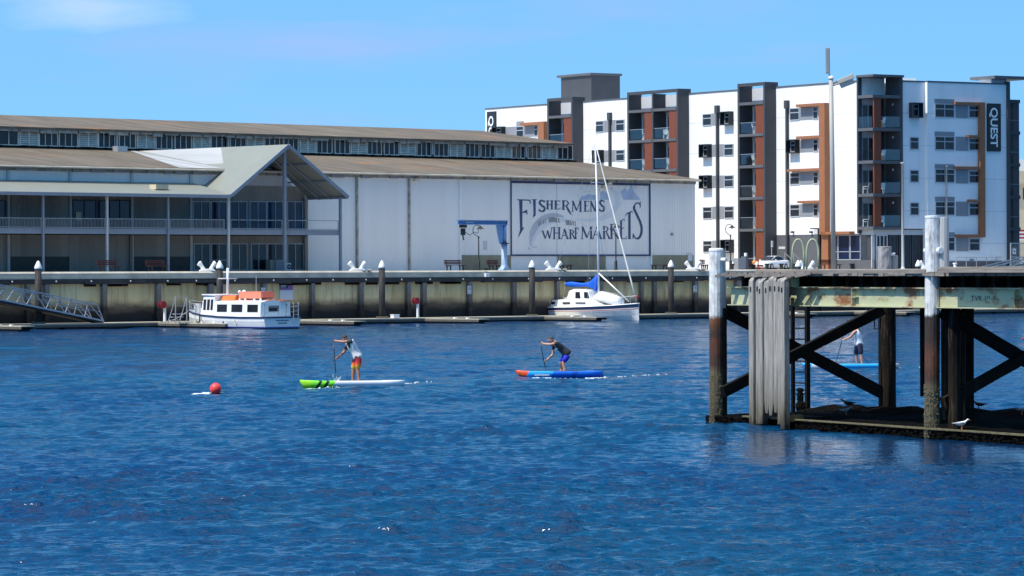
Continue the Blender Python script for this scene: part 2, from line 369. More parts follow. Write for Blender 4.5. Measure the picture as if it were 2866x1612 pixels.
# ------------------------------------------------------------------ light and sky
EL = R(57); AZ = Vector((-.86, -.51, 0)).normalized()
SUN = Vector((AZ.x * math.cos(EL), AZ.y * math.cos(EL), math.sin(EL)))
sl = bpy.data.lights.new('sun', 'SUN'); sl.energy = 3.6; sl.angle = R(.53); sl.color = (1, .955, .88)
so = bpy.data.objects.new('sun', sl); COL.objects.link(so); so.location = SUN * 500
so.rotation_euler = SUN.to_track_quat('Z', 'Y').to_euler()
def make_world():
    w = bpy.data.worlds.new('World'); SC.world = w; w.use_nodes = True; nt = w.node_tree; bg = nt.nodes['Background']
    tc = N(nt, 'ShaderNodeTexCoord')
    # the lowest few degrees of the sky in the photograph are already clear blue: look the sky up a little higher
    mp = N(nt, 'ShaderNodeVectorMath', operation='ADD'); mp.inputs[1].default_value = (0, 0, .235)
    nrm = N(nt, 'ShaderNodeVectorMath', operation='NORMALIZE')
    nt.links.new(tc.outputs['Generated'], mp.inputs[0]); nt.links.new(mp.outputs[0], nrm.inputs[0])
    sky = N(nt, 'ShaderNodeTexSky'); sky.sky_type = 'NISHITA'; sky.sun_disc = False
    sky.sun_elevation = EL; sky.sun_rotation = math.atan2(AZ.x, AZ.y); sky.air_density = 1.0; sky.dust_density = .4; sky.ozone_density = 2.6
    nt.links.new(nrm.outputs[0], sky.inputs[0])
    # thin cloud streaks
    m2 = N(nt, 'ShaderNodeMapping'); m2.inputs['Scale'].default_value = (9, 9, 62); m2.inputs['Location'].default_value = (3.1, 0, 1.3)
    nt.links.new(tc.outputs['Generated'], m2.inputs['Vector'])
    n = N(nt, 'ShaderNodeTexNoise', Scale=1.0, Detail=6, Roughness=.55); nt.links.new(m2.outputs[0], n.inputs['Vector'])
    r = N(nt, 'ShaderNodeValToRGB'); r.color_ramp.elements[0].position = .50; r.color_ramp.elements[1].position = .74
    r.color_ramp.elements[1].color = (.85,.85,.85,1); nt.links.new(n.outputs['Fac'], r.inputs[0])
    hsv = N(nt, 'ShaderNodeHueSaturation'); hsv.inputs['Saturation'].default_value = 1.22; hsv.inputs['Hue'].default_value = .488; nt.links.new(sky.outputs[0], hsv.inputs['Color'])
    se = N(nt, 'ShaderNodeSeparateXYZ'); nt.links.new(tc.outputs['Generated'], se.inputs[0])
    nt.links.new(math_(nt, 'ADD', 1.22, math_(nt, 'MINIMUM', math_(nt, 'MULTIPLY', math_(nt, 'SUBTRACT', se.outputs[2], .09), 1.7, True), .38)), hsv.inputs['Saturation'])
    cl = N(nt, 'ShaderNodeMix', data_type='RGBA'); cl.inputs[7].default_value = (1.55, 2.45, 4.4, 1)
    nt.links.new(r.outputs[0], cl.inputs[0]); nt.links.new(hsv.outputs[0], cl.inputs[6])
    # one soft white cloud low in the left of the view
    dv = N(nt, 'ShaderNodeVectorMath', operation='SUBTRACT'); dv.inputs[1].default_value = (-.118, .99, .0735); nt.links.new(tc.outputs['Generated'], dv.inputs[0])
    ds = N(nt, 'ShaderNodeVectorMath', operation='MULTIPLY'); ds.inputs[1].default_value = (42, 0, 170); nt.links.new(dv.outputs[0], ds.inputs[0])
    dl = N(nt, 'ShaderNodeVectorMath', operation='LENGTH'); nt.links.new(ds.outputs[0], dl.inputs[0])
    m4 = N(nt, 'ShaderNodeMapping'); m4.inputs['Scale'].default_value = (45, 45, 150); nt.links.new(tc.outputs['Generated'], m4.inputs[0])
    n4 = N(nt, 'ShaderNodeTexNoise', Scale=1.0, Detail=5, Roughness=.6); nt.links.new(m4.outputs[0], n4.inputs['Vector'])
    wf = math_(nt, 'MULTIPLY', math_(nt, 'SUBTRACT', 1.25, math_(nt, 'ADD', dl.outputs['Value'], math_(nt, 'MULTIPLY', math_(nt, 'SUBTRACT', n4.outputs['Fac'], .5), 1.4)), True), .42, True)
    c0 = N(nt, 'ShaderNodeMix', data_type='RGBA'); c0.inputs[7].default_value = (3.3, 3.9, 5.0, 1); nt.links.new(wf, c0.inputs[0]); nt.links.new(cl.outputs[2], c0.inputs[6]); cl = c0
    # broken white cloud added overhead, out of view, to neutralise the blue ambient
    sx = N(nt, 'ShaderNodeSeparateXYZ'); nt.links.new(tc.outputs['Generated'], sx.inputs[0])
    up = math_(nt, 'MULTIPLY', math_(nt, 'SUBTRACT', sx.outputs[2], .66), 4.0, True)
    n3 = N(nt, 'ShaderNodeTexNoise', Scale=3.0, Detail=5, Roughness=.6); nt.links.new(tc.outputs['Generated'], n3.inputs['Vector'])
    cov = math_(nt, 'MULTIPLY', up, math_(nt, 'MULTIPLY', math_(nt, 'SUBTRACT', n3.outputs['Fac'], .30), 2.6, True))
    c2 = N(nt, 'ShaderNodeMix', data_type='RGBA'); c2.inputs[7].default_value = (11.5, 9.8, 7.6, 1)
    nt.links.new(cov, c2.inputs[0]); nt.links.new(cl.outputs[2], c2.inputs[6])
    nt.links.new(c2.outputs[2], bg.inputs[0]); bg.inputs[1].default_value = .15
make_world()
SC.view_settings.view_transform = 'Standard'; SC.view_settings.look = 'None'; SC.view_settings.gamma = 1; SC.view_settings.exposure = .62
SC.render.film_transparent = False
# ------------------------------------------------------------------ water
NW = 84; NB = 24                                  # NB long gentle waves, the rest short wavelets that come in patches
lam = np.concatenate([np.exp(rng.uniform(math.log(1.2), math.log(6.0), NB)), np.exp(rng.uniform(math.log(.24), math.log(.85), NW - NB))])
th = rng.normal(R(-86), R(24), NW)
kx, ky = 2*np.pi/lam*np.cos(th), 2*np.pi/lam*np.sin(th); ph = rng.uniform(0, 2*np.pi, NW)
amp = np.concatenate([.0030 * lam[:NB] ** .9, .0058 * lam[NB:] ** .95]); SIG = float(np.sqrt((amp[NB:] ** 2).sum() / 2))
def lowf(x, y, f, seed, n=10):
    q = np.random.default_rng(seed); s_ = np.zeros_like(x)
    for i in range(n):
        a = q.uniform(0, 2*np.pi); k = f * q.uniform(.5, 1.6); s_ += np.sin(k*(math.cos(a)*x + math.sin(a)*y) + q.uniform(0, 6.28))
    return s_ / math.sqrt(n / 2)
def lee(x, y):
    # sheltered water in front of the jetty base
    return np.exp(-((x - 8.5) / 5.5) ** 4 - ((y - 79.5) / 8.5) ** 4)
def wave(x, y, sx=None, sy=None):
    big = np.zeros_like(x); small = np.zeros_like(x)
    for i in range(NW):
        a = amp[i]
        if sy is not None: a = a * np.clip((lam[i] / np.maximum(sx * abs(math.cos(th[i])) , sy * abs(math.sin(th[i]))) - 2.2) / 2.0, 0, 1)
        p = kx[i]*x + ky[i]*y + ph[i]
        if i < NB: big += a * (np.sin(p) - .25 * np.cos(2*p))
        else: small += a * np.sin(p)
    q_ = small / SIG; small = SIG * (1.0 * np.maximum(0, q_) ** 1.3 + .40 * q_)      # short peaked wavelets on smoother water
    patch = np.clip(.98 + .16 * lowf(x, y, .8, 3, 18), .6, 1.3)
    gust = np.clip(.9 + .18 * lowf(x, y, .16, 5), .6, 1.2)
    return (big * (.7 + .3 * gust) + small * patch * gust) * (1 - .85 * lee(x, y))
def make_water():
    ys = [38.0]
    while ys[-1] < 300: ys.append(ys[-1] + .046 * (ys[-1] / 47) ** 1.4)
    ys = [-800, -300, -100, -20, 10, 25, 33] + ys + [330, 400, 600, 900]
    half = [0.0]; d = .055
    while half[-1] < 11: half.append(half[-1] + d)
    while half[-1] < 900: d *= 1.035; half.append(half[-1] + d)
    xs = np.array([-v for v in half[:0:-1]] + half); ys = np.array(ys)
    Xg, Yg = np.meshgrid(xs, ys); sx = np.gradient(xs)[None, :] * np.ones_like(Yg); sy = np.gradient(ys)[:, None] * np.ones_like(Xg)
    Z = wave(Xg, Yg, sx, sy)
    ny, nx = Xg.shape
    v = np.stack([Xg, Yg, Z], -1).reshape(-1, 3)
    idx = np.arange(ny * nx).reshape(ny, nx)
    f = np.stack([idx[:-1,:-1], idx[:-1,1:], idx[1:,1:], idx[1:,:-1]], -1).reshape(-1, 4)
    me = bpy.data.meshes.new('water'); me.vertices.add(len(v)); me.vertices.foreach_set('co', v.ravel())
    me.loops.add(f.size); me.loops.foreach_set('vertex_index', f.ravel().astype(np.int32))
    me.polygons.add(len(f)); me.polygons.foreach_set('loop_start', np.arange(0, f.size, 4, dtype=np.int32)); me.polygons.foreach_set('loop_total', np.full(len(f), 4, dtype=np.int32))
    me.polygons.foreach_set('use_smooth', [True] * len(f)); me.update(); me.validate()
    at_ = me.attributes.new('calm', 'FLOAT', 'POINT'); at_.data.foreach_set('value', lee(Xg, Yg).ravel().astype(np.float32))
    m, nt, b = _new('harbour_water'); me.materials.append(m)
    vec = coords(nt, (1,1,1))
    tint = noise(nt, coords(nt, (.05,.03,1)), 1.0, 3)
    nt.links.new(ramp(nt, tint, [(.35, (.001,.023,.088)), (.7, (.001,.038,.085))]), b.inputs['Base Color'])
    b.inputs['Roughness'].default_value = .10; b.inputs['IOR'].default_value = 1.33; b.inputs['Specular IOR Level'].default_value = .38
    n1 = noise(nt, coords(nt, (.75,1.25,1)), 3.4, 3, .5); n2 = noise(nt, coords(nt, (1.15,1,1)), 8, 2, .5)
    h = math_(nt, 'ADD', math_(nt, 'MULTIPLY', n1, 1.0), math_(nt, 'MULTIPLY', n2, .28))
    h = math_(nt, 'POWER', h, 2.2); an = N(nt, 'ShaderNodeAttribute', attribute_name='calm'); h = math_(nt, 'MULTIPLY', h, math_(nt, 'SUBTRACT', 1.0, math_(nt, 'MULTIPLY', an.outputs['Fac'], .85))); bump(nt, b, h, .10, 1.0)
    o = bpy.data.objects.new('water', me); COL.objects.link(o); tag(o, kind='structure')
make_water()
# ------------------------------------------------------------------ quay
Q = Frame(-37.71, 246.9, 10600, 10000)
g = MB(); g.box(-140, 900, .9, 900, 1.0, 4.0)
tag(g.build('promenade', M['paving'], loc=(Q.o[0], Q.o[1], 0), rotz=Q.ang), kind='structure')
qw = fthing('quay_wall', 'stained cream concrete quay wall with dark timber posts along the water', 'quay wall', Q)
S0, S1 = -60.0, 175.0
b = MB(); b.box(S0, S1, .0, .9, -1.5, 3.15); b.build('wall', M['quay'], qw)
b = MB(); b.prism([(-.25,3.58),(.9,3.58),(.9,4.02),(-.12,4.02),(-.25,3.90)], S0, S1, 'x'); b.box(S0, S1, -.33, -.25, 3.50, 3.62); b.build('cap_beam', M['concrete'], qw)
M['fender'] = mat('dark_fender_timber', (.045,.042,.042), .8, .6, 1.3, stretch=(.6,3,3), bmp=.03)
b = MB()
x = S0
while x < S1:
    l = random.uniform(5, 8); b.box(x, min(x + l - .05, S1), -.36 - random.uniform(0,.03), .0, 3.13 + random.uniform(-.06,.05), 3.48 + random.uniform(-.03,.0)); x += l
b.build('fender_beam', M['fender'], qw)
M['pier'] = graded('weathered_quay_post', [(0, (.012,.010,.010)), (.42, (.018,.015,.014)), (.55, (.14,.12,.11)), (1, (.24,.22,.205))], 3.3, .5, stretch=(2,2,.4))
piers = [77,130,291,442,589,738,874,1010,1142,1186,1314,1438,1560,1680,1795,1832,1946,2064,2180,2300,2420,2540,2660,2780,2900]
for px in piers:
    s_ = Q.gx(px, -.2); b = MB(); wv = random.uniform(.3,.42)
    b.box(s_ - wv/2, s_ + wv/2, -.34, .0, -1, 3.14 - random.uniform(0,.05)); b.build('timber_post', M['pier'], qw)
# rubbing pieces and bolts hanging below the beam
b = MB()
for k in range(26):
    s_ = random.uniform(-2, 90); b.box(s_, s_ + random.uniform(.9, 2.0), -.20, -.002, 3.02 - random.uniform(0,.06), 3.14)
b.build('packer', M['darkwood'], qw)
b = MB()
for k in range(30):
    s_ = -3 + k * 3.3 + random.uniform(-.5,.5); b.ell((s_, -.41, 3.33), (.07,.04,.07), 8, 5)
b.build('bolt', M['sign_grey'], qw)
# ------------------------------------------------------------------ mooring pontoons
M['pontoon_top'] = mat('pontoon_deck', (.44,.40,.31), .8, .2, 2, stretch=(.4,2,2))
M['pontoon_side'] = mat('pontoon_hull', (.020,.022,.026), .7, .5, 1.5)
M['pontoon_edge'] = mat('pontoon_rail', (.11,.10,.085), .8, .3, 2)
pt = fthing('main_pontoon', 'long cream decked pontoon floating along the quay wall', 'pontoon', Q)
b = MB(); b.box(-30, 150, -3.3, -.9, .34, .42); b.build('deck', M['pontoon_top'], pt)
b = MB()
x = -30
while x < 150: b.box(x, x + 5.6, -3.24, -1.0, -.5, .297); x += 6.0
b.build('float', M['pontoon_side'], pt)
b = MB(); b.box(-30, 150, -3.36, -3.303, .16, .34); b.build('edge_rail', M['pontoon_edge'], pt)
fing = [(97, -8.4, 'dark finger pontoon under the foot of the gangway at the left edge'), (665, -11.0, 'finger pontoon in front of the orange topped cabin boat'),
        (1023, -10.0, 'short finger pontoon just right of the cabin boat stern'), (1370, -9.4, 'finger pontoon between the cabin boat and the yacht'),
        (1697, -9.2, 'finger pontoon along the near side of the yacht'), (2287, -9.2, 'finger pontoon seen between the fender timbers and the ladder'), (2560, -9.2, 'finger pontoon seen behind the white jetty pile')]
for px, o_, lb in fing:
    s_ = Q.gx(px, o_)
    t = fthing('finger_pontoon', lb, 'pontoon', Q, 'finger pontoons off the main pontoon')
    b = MB(); b.box(s_ - 1.1, s_, o_, -3.38, .32, .38); b.build('deck', M['pontoon_top'], t)
    b = MB(); b.box(s_ - 1.05, s_ - .04, o_ + .5, -3.5, -.5, .277); b.build('float', M['pontoon_side'], t)
    b = MB(); b.box(s_ - 1.13, s_ - 1.103, o_, -3.38, .16, .33); b.box(s_ + .003, s_ + .05, o_, -3.38, .16, .33); b.build('edge_rail', M['pontoon_edge'], t)
    b = MB()
    for k in (0.25, .6): MB().box(s_ - .95, s_ - .75, o_ + .4 + k*4, o_ + .62 + k*4, .38, .47).build('cleat', M['white'], t)
# ------------------------------------------------------------------ round mooring piles with white cones
M['pile_black'] = graded('black_pile_sleeve', [(0, (.05,.045,.035)), (.12, (.012,.012,.014)), (1, (.02,.02,.023))], 4, .2)
def cone_pile(lb):
    t = thing('mooring_pile', lb, 'mooring pile')
    MB().lathe([(.235,-1),(.235,4.22)], 20).build('sleeve', M['pile_black'], t, True)
    MB().lathe([(.27,4.2),(.275,4.3),(.24,4.42),(.10,4.72),(.02,4.80)], 20).build('cone_cap', M['white'], t, True)
    b = MB(); b.box(-.45, .45, -.38, .38, .422, .56); b.build('pile_guide', M['pontoon_edge'], t); return t
labs = ['black mooring pile with white cone cap beside the gangway', 'black mooring pile with white cone cap behind the cabin boat mast', 'black mooring pile with white cone cap right of the second white bollard',
        'black mooring pile with white cone cap left of the yacht', 'black mooring pile with white cone cap right of the yacht', 'white cone cap of a mooring pile behind the pale green hoops', 'white cone cap of a mooring pile left of the tall white jetty pile']
p0 = cone_pile(labs[0])
for i, (px, zt) in enumerate([(107,0),(615,0),(1069,0),(1489,0),(1878,0),(2234,0),(2570,0)]):
    p = Q.w(Q.gx(px, -2.1), -2.1)
    if i == 0: p0.location = p; p0['group'] = 'mooring piles along the quay'
    else: dup(p0, p, 0, labs[i])
# ------------------------------------------------------------------ white two-horned bollards on the quay cap
def bollard(lb):
    t = thing('bollard', lb, 'bollard', group='white bollards on the quay edge')
    b = MB(); b.prism([(-.62,4.02),(.62,4.02),(.55,4.12),(.3,4.2),(-.3,4.2),(-.55,4.12)], -.3, .3); b.build('base', M['white'], t, bevel=.03)
    for sg in (-1, 1):
        MB().tube([(sg*.30,0,4.12),(sg*.33,0,4.26),(sg*.42,0,4.42),(sg*.58,0,4.60),(sg*.62,0,4.645),(sg*.64,0,4.66)], [.20,.155,.14,.20,.19,.10], 12).build('horn', M['white'], t, True)
    b = MB(); b.box(.75, 1.1, -.2, .15, 4.021, 4.13); b.build('stone_chock', M['concrete'], t, bevel=.04)
    return t
bl = [(580, 'white two-horned bollard above the cabin boat bow'), (1000, 'white two-horned bollard left of a white-capped pile before the pale wall'), (1549, 'white two-horned bollard left of the yacht mast'),
      (1940, 'white two-horned bollard left of the rusty white jetty pile'), (2258, 'white two-horned bollard seen through the pale green hoops'), (2594, 'white bollard half hidden behind the tall white jetty pile')]
b0 = None
for px, lb in bl:
    p = Q.w(Q.gx(px, .25), .25)
    if b0 is None: b0 = bollard(lb); b0.location = p; b0.rotation_euler = (0,0,R(8))
    else: dup(b0, p, R(random.uniform(-2,12)), lb)
t = thing('spool_bollard', 'small white spool shaped bollard right of the tall white jetty pile', 'bollard', Q.w(Q.gx(2673, .25), .25), 0)
MB().lathe([(.30,4.02),(.28,4.12),(.13,4.22),(.13,4.36),(.22,4.5),(.2,4.54),(.02,4.55)], 16).build('post', M['white'], t, True)
b = MB(); b.box(-.32,.38,-.3,.3,4.021,4.09); b.build('base', M['white'], t, bevel=.02)
# ------------------------------------------------------------------ signs on the quay wall
t = fthing('notice_board', 'purple and white notice board fixed to the quay wall', 'sign', Q)
x0, x1 = Q.gx(783.5,-.06), Q.gx(820,-.06); zt, zm, zb = Q.gz(800,794.5,-.06), Q.gz(800,812,-.06), Q.gz(800,839.5,-.06)
MB().box(x0,x1,-.06,-.002,zb,zm-.004).build('lower_sheet', M['sign_grey'], t)
MB().box(x0,x1,-.06,-.002,zm,zt).build('upper_sheet', M['purple'], t)
xm = x0+(x1-x0)*.6; MB().box(x0+.02,xm,-.066,-.0605,zm+.14,zt-.02).build('dark_block', M['navy'], t)
b = MB(); b.box(x0+.08,xm-.08,-.070,-.0665,zt-.14,zt-.09); b.box(x0+.08,xm-.2,-.070,-.0665,zt-.25,zt-.20); b.box(x0+.06,x1-.1,-.0645,-.0605,zm-.12,zm-.09); b.build('printed_lines', M['sign_grey'], t)
for px, y0, y1, lb in [(737.5, 805, 828, 'small white sign with a dark symbol on a quay post left of the purple board'), (1314, 800, 823, 'small white sign with a dark symbol on a quay post left of the yacht'), (1946, 799, 818, 'small white sign with a dark symbol on a quay post right of the yacht')]:
    t = fthing('pier_sign', lb, 'sign', Q, 'small white signs on the quay posts'); s_ = Q.gx(px,-.40)
    za, zb = Q.gz(px,y0,-.4), Q.gz(px,y1,-.4)
    MB().box(s_-.19,s_+.19,-.40,-.345,zb,za).build('sheet', M['sign_grey'], t)
    b = MB(); zc = za-(za-zb)*.35; ring = [(s_+.11*math.cos(a), zc+.11*math.sin(a)) for a in np.linspace(0,2*math.pi,13)]
    stroke(b, ring, .03, lambda u,v:(u,v), -.404); stroke(b, [(s_-.07,zc+.07),(s_+.07,zc-.07)], .03, lambda u,v:(u,v), -.404)
    b.box(s_-.12,s_+.12,-.404,-.4005,zb+.05,zb+.11); b.build('symbol', M['ink'], t)
# ------------------------------------------------------------------ hose reels on posts
for px, yt, yb, sg, lb in [(455,845,899,-1,'red hose reel on a white post left of the cabin boat'),(1164,834,881,-1,'red hose reel on a white post between the two boats')]:
    t = thing('hose_reel', lb, 'hose reel', Q.w(Q.gx(px,-2.6),-2.6), Q.ang, 'red hose reels on the pontoon')
    k = (Q.gz(px,yt,-2.6)-.42)
    MB().box(.10,.26,-.07,.07,.42,.42+k*.72).build('post', M['white'], t, bevel=.01)
    b = MB(); zc = .42+k*.86
    for yy in (-.14,.14): b.rings([[(-.02+.26*math.cos(a),yy+d,zc+.26*math.sin(a)) for a in np.linspace(0,2*math.pi,20)[:-1]] for d in (-.02,.02)])
    b.build('reel', M['red'], t)
    b = MB(); b.rings([[(-.02+.2*math.cos(a),d,zc+.2*math.sin(a)) for a in np.linspace(0,2*math.pi,16)[:-1]] for d in (-.119,.119)]); b.build('hose', M['tyre'], t)
for px, lb in [(1105,'white dock box on the pontoon right of a mooring pile')]:
    t = thing('dock_box', lb, 'dock box', Q.w(Q.gx(px,-2.7),-2.7,.42), Q.ang); MB().box(-.3,.3,-.2,.2,0,.24).build('body', M['white'], t, bevel=.03); MB().box(-.32,.32,-.22,.22,.243,.29).build('lid', M['white'], t, bevel=.01)
t = thing('ladder_head', 'small black and white ladder head on the quay edge left of the yacht', 'ladder', Q.w(Q.gx(1361,-.3),-.3), Q.ang)
MB().box(-.22,.22,-.2,.0,3.5,3.78).build('step_plate', M['white'], t, bevel=.02); MB().box(-.16,.12,-.1,.1,4.03,4.18).build('top_bracket', M['black'], t)
# ------------------------------------------------------------------ gangway down to the pontoon
def gangway(name, lb, p_top0, p_top1, p_bot0, p_bot1, width, bays, m, dirv):
    """two truss sides; p_* world points of the near side (0 = upper end, 1 = lower end)"""
    t = thing(name, lb, 'gangway', p_bot1)
    L = lambda v: Vector(v) - Vector(p_bot1)
    off = Vector(dirv).normalized() * width
    for side in (Vector((0,0,0)), off):
        b = MB(); A, B, Cc, D = [L(p) + side for p in (p_top0, p_top1, p_bot0, p_bot1)]
        b.bar(A, B, .07, .07); b.bar(Cc, D, .09, .11); b.bar(A*.55+Cc*.45, B*.55+D*.45, .03, .03)
        for i in range(bays):
            u0, u1 = i / bays, (i + 1) / bays
            b.bar(Cc.lerp(D, u0), A.lerp(B, u0 + .5/bays), .055); b.bar(A.lerp(B, u0 + .5/bays), Cc.lerp(D, u1), .055)
        b.bar(B, D, .06); b.build('side_truss', m, t)
    b = MB(); b.rings([[L(p_bot0) + Vector((0,0,-.06)), L(p_bot0) + off + Vector((0,0,-.06)), L(p_bot0) + off + Vector((0,0,-.28)), L(p_bot0) + Vector((0,0,-.28))],
                       [L(p_bot1) + Vector((0,0,-.05)), L(p_bot1) + off + Vector((0,0,-.05)), L(p_bot1) + off + Vector((0,0,-.16)), L(p_bot1) + Vector((0,0,-.16))]]).build('walkway', M['pontoon_side'], t)
    return t
def QP(px, py, o): s_, z = Q.px(px, py, o); return Q.w(s_, o, z)
a1, b1, c1, d1 = QP(0,797,-3.0), QP(272,852,-3.0), QP(0,838,-3.0), QP(290,898,-3.0)
ex = lambda p, q, k: p + (p - q) * k
gangway('gangway', 'grey steel truss gangway sloping down to the pontoon at the left', ex(a1,b1,.5), b1, ex(c1,d1,.5), d1, 1.3, 8, M['steel'], (Q.n[0], Q.n[1], 0))
a1, b1, c1, d1 = QP(2880,722,-2.2), QP(2735,757,-2.2), QP(2880,741,-2.2), QP(2752,768,-2.2)
gangway('gangway', 'grey steel gangway rising behind the jetty at the right edge', ex(a1,b1,.6), b1, ex(c1,d1,.6), d1, 1.2, 5, M['steel'], (Q.n[0], Q.n[1], 0))
# ------------------------------------------------------------------ railing, cabinet and gate at the right end of the quay
t = fthing('railing', 'thin grey steel railing along the quay at the right', 'railing', Q)
sa, sb = Q.gx(2676, 2.0), Q.gx(2900, 2.0); b = MB(); b.bar((sa,2,5.05),(sb,2,5.05),.05); b.bar((sa,2,4.75),(sb,2,4.75),.02); b.build('rail', M['steel'], t)
for k in range(9):
    x = sa + (sb-sa)*k/8; MB().bar((x,2,4),(x,2,5.03),.045).build('post', M['steel'], t)
t = fthing('utility_cabinet', 'grey timber slatted utility cabinet behind the quay railing', 'cabinet', Q); xa, xb = Q.gx(2716,2.6), Q.gx(2745,2.6)
MB().box(xa,xb,2.6,3.3,4,4.86).build('body', M['grey_panel'], t, bevel=.02); b = MB(); b.box((xa+xb)/2-.01,(xa+xb)/2+.02,2.585,2.598,4.08,4.8); b.build('door_gap', M['black'], t); MB().box(xa-.03,xb+.03,2.57,3.33,4.863,4.9).build('lid', M['grey_panel'], t)
t = fthing('security_gate', 'grey framed mesh security gate with white sign at right edge', 'gate', Q); xa, xm, xb = Q.gx(2829,1.2), Q.gx(2853,1.2), Q.gx(2890,1.2); zt = Q.gz(2840,681,1.2)
b = MB()
for x in (xa,xm,xb): b.bar((x,1.2,4),(x,1.2,zt),.09)
b.bar((xa,1.2,zt),(xb,1.2,zt),.09); b.bar((xa,1.2,5.1),(xb,1.2,5.1),.05); b.build('frame', M['steel'], t)
b = MB()
for k in range(24): x = xa+(xb-xa)*(k+.5)/24; b.bar((x,1.21,4.05),(x,1.21,zt-.05),.012)
b.build('mesh_panel', M['steel'], t)
MB().box(xa+.2,xa+.68,1.13,1.15,5.35,5.85).build('sign', M['white'], t); b = MB(); b.ell((xa+.44,1.12,5.6),(.12,.008,.09),10,6); b.build('sign_symbol', M['ink'], t)
# ------------------------------------------------------------------ market shed
OV, OW, OM, OR = 10.5, 15.0, 30.0, 42.0       # verandah posts, front wall, monitor wall, ridge
zE = Q.gz(1400, 490, 14.5); zM0 = Q.gz(800, 431.5, OM); zM1 = Q.gz(800, 376.5, OM - .6); zR = Q.gz(600, 341, OR)
sL = -45.0; sR = Q.gx(1946, OW); sRr = Q.gx(1961, 14.4)
sh = fthing('market_shed', 'long pale iron market shed with rusty roofs, louvred clerestory and painted mural', 'shed', Q)
b = MB(); b.box(sL, sR, OW, OW + 54, 4, zE - .05)
pz = lambda o: zE + (o - 14.4) * (zM0 - zE) / (OM - 14.4)
b.prism([(OW, zE - .05), (OM + .5, pz(OM) - .12), (OM + 24, pz(OM) - .12), (OW + 54, zE - .05)], sL + .01, sR - .01, 'x')
b.build('wall', M['wall_shed'], sh)
th_ = .14
b = MB(); b.prism([(14.4, zE), (OM, zM0), (OM, zM0 - th_), (14.4, zE - th_)], sL, sRr, 'x'); b.build('roof', M['roof_old'], sh)
b = MB(); b.prism([(OM + 24, zM0), (OW + 54.6, zE), (OW + 54.6, zE - th_), (OM + 24, zM0 - th_)], sL, sRr, 'x'); b.build('roof', M['roof_old'], sh)
sMr = Q.gx(1607, OM)
b = MB(); b.box(sL, sMr, OM, OM + 24, zM0 - .3, zM1 - .1); b.prism([(OM, zM1 - .1), (OR, zR - .25), (OM + 24, zM1 - .1)], sL + .02, sMr - .02, 'x'); b.build('clerestory_wall', M['dark_boards'], sh)
sMe = Q.gx(1611, OM - .7)
b = MB(); b.prism([(OM - .7, zM1 - .02), (OR, zR), (OM + 24.7, zM1 - .02), (OM + 24.7, zM1 - .2), (OR, zR - .18), (OM - .7, zM1 - .2)], sL, sMe, 'x'); b.build('upper_roof', M['roof_old'], sh)
# ragged gutter and fascia under the upper roof and the lower eave
b = MB(); x = -6.0
while x < sMe - 1:
    l = random.uniform(.5, 2.2); b.box(x, min(x+l, sMe-.1), OM - .62, OM - .42, zM1 - .30 - random.uniform(.02,.20), zM1 - .205); x += l + random.uniform(-.0,.25)
b.build('broken_gutter', M['old_white'], sh)
b = MB(); b.box(sL, sR, OW - .09, OW - .005, zE - .42, zE - .17); b.build('fascia', M['old_white'], sh)
b = MB(); b.tube([(sL, 14.34, zE - .12), (sRr, 14.34, zE - .12)], .085, 8); b.build('gutter', M['concrete'], sh)
b = MB(); x = 5.0
while x < sR - 1: l = random.uniform(.3, 1.4); MB().box(x, x+l, OW - .24, OW - .12, zE - .36 - random.uniform(0,.12), zE - .175).build('soffit_board', M['grey_panel'], sh); x += l + random.uniform(.4, 2.2)
b = MB(); b.box(sL, sMe + .6, OM - .30, OM - .005, zM0 - .02, zM0 + .09)
x = -5
while x < sMe: b.box(x, x + .08, OM - .5, OM - .305, zM0 - .05, zM0 + .16); x += random.uniform(1.1, 2.4)
b.build('sill_flashing', M['darkwood'], sh)
wins = [(-30,51.7),(109,162),(165,218),(275,321.5),(332.6,380),(436,482),(489,536.6),(590,637),(644,689),(740,783),(793,835),(886,930),(937,979),(1027.6,1068),(1075,1117),(1166,1206.5),(1215,1255),(1301.5,1341),(1345,1385),(1432,1469),(1476.6,1514),(1560,1603)]
louv = [(54,108),(219,274),(383,434),(540,588),(691,738),(838,884),(981,1025),(1119,1163),(1258,1299),(1388,1431),(1516,1558)]
zwt, zwb = zM0 + (zM1 - zM0) * .91, zM0 + .14
def fwindow(parent, x0, x1, z0, z1, y, n=1, hz=(), fw=.06, dep=.10, pane='glass', frame='frame', name='window', side=None):
    """a framed window: frame mesh > pane; y is the wall face, the frame sits just proud of it"""
    b = MB(); f0, f1 = y - dep, y - .004
    B = b.box if side is None else (lambda a, c_, d0, d1, e, g: b.box(-d0, -d1, a, c_, e, g))
    B(x0, x0 + fw, f0, f1, z0, z1); B(x1 - fw, x1, f0, f1, z0, z1)
    B(x0 + fw, x1 - fw, f0, f1, z0, z0 + fw); B(x0 + fw, x1 - fw, f0, f1, z1 - fw, z1)
    for k in range(1, n): xm = x0 + (x1 - x0) * k / n; B(xm - fw*.4, xm + fw*.4, f0 + .004, f1, z0 + fw, z1 - fw)
    for h in hz: zz = z0 + (z1 - z0) * h; B(x0 + fw, x1 - fw, f0 + .008, f1 - .002, zz - fw*.45, zz + fw*.45)
    w = b.build(name, M[frame], parent)
    b = MB(); B = b.box if side is None else (lambda a, c_, d0, d1, e, g: b.box(-d0, -d1, a, c_, e, g))
    B(x0 + fw*.5, x1 - fw*.5, y - dep*.55, y - .008, z0 + fw*.5, z1 - fw*.5); b.build('pane', M[pane], w); return w
for a_, c_ in wins: fwindow(sh, Q.gx(a_, OM-.05), Q.gx(c_, OM-.05), zwb, zwt, OM, 3, (), .07, .14, 'glass', 'louvre')
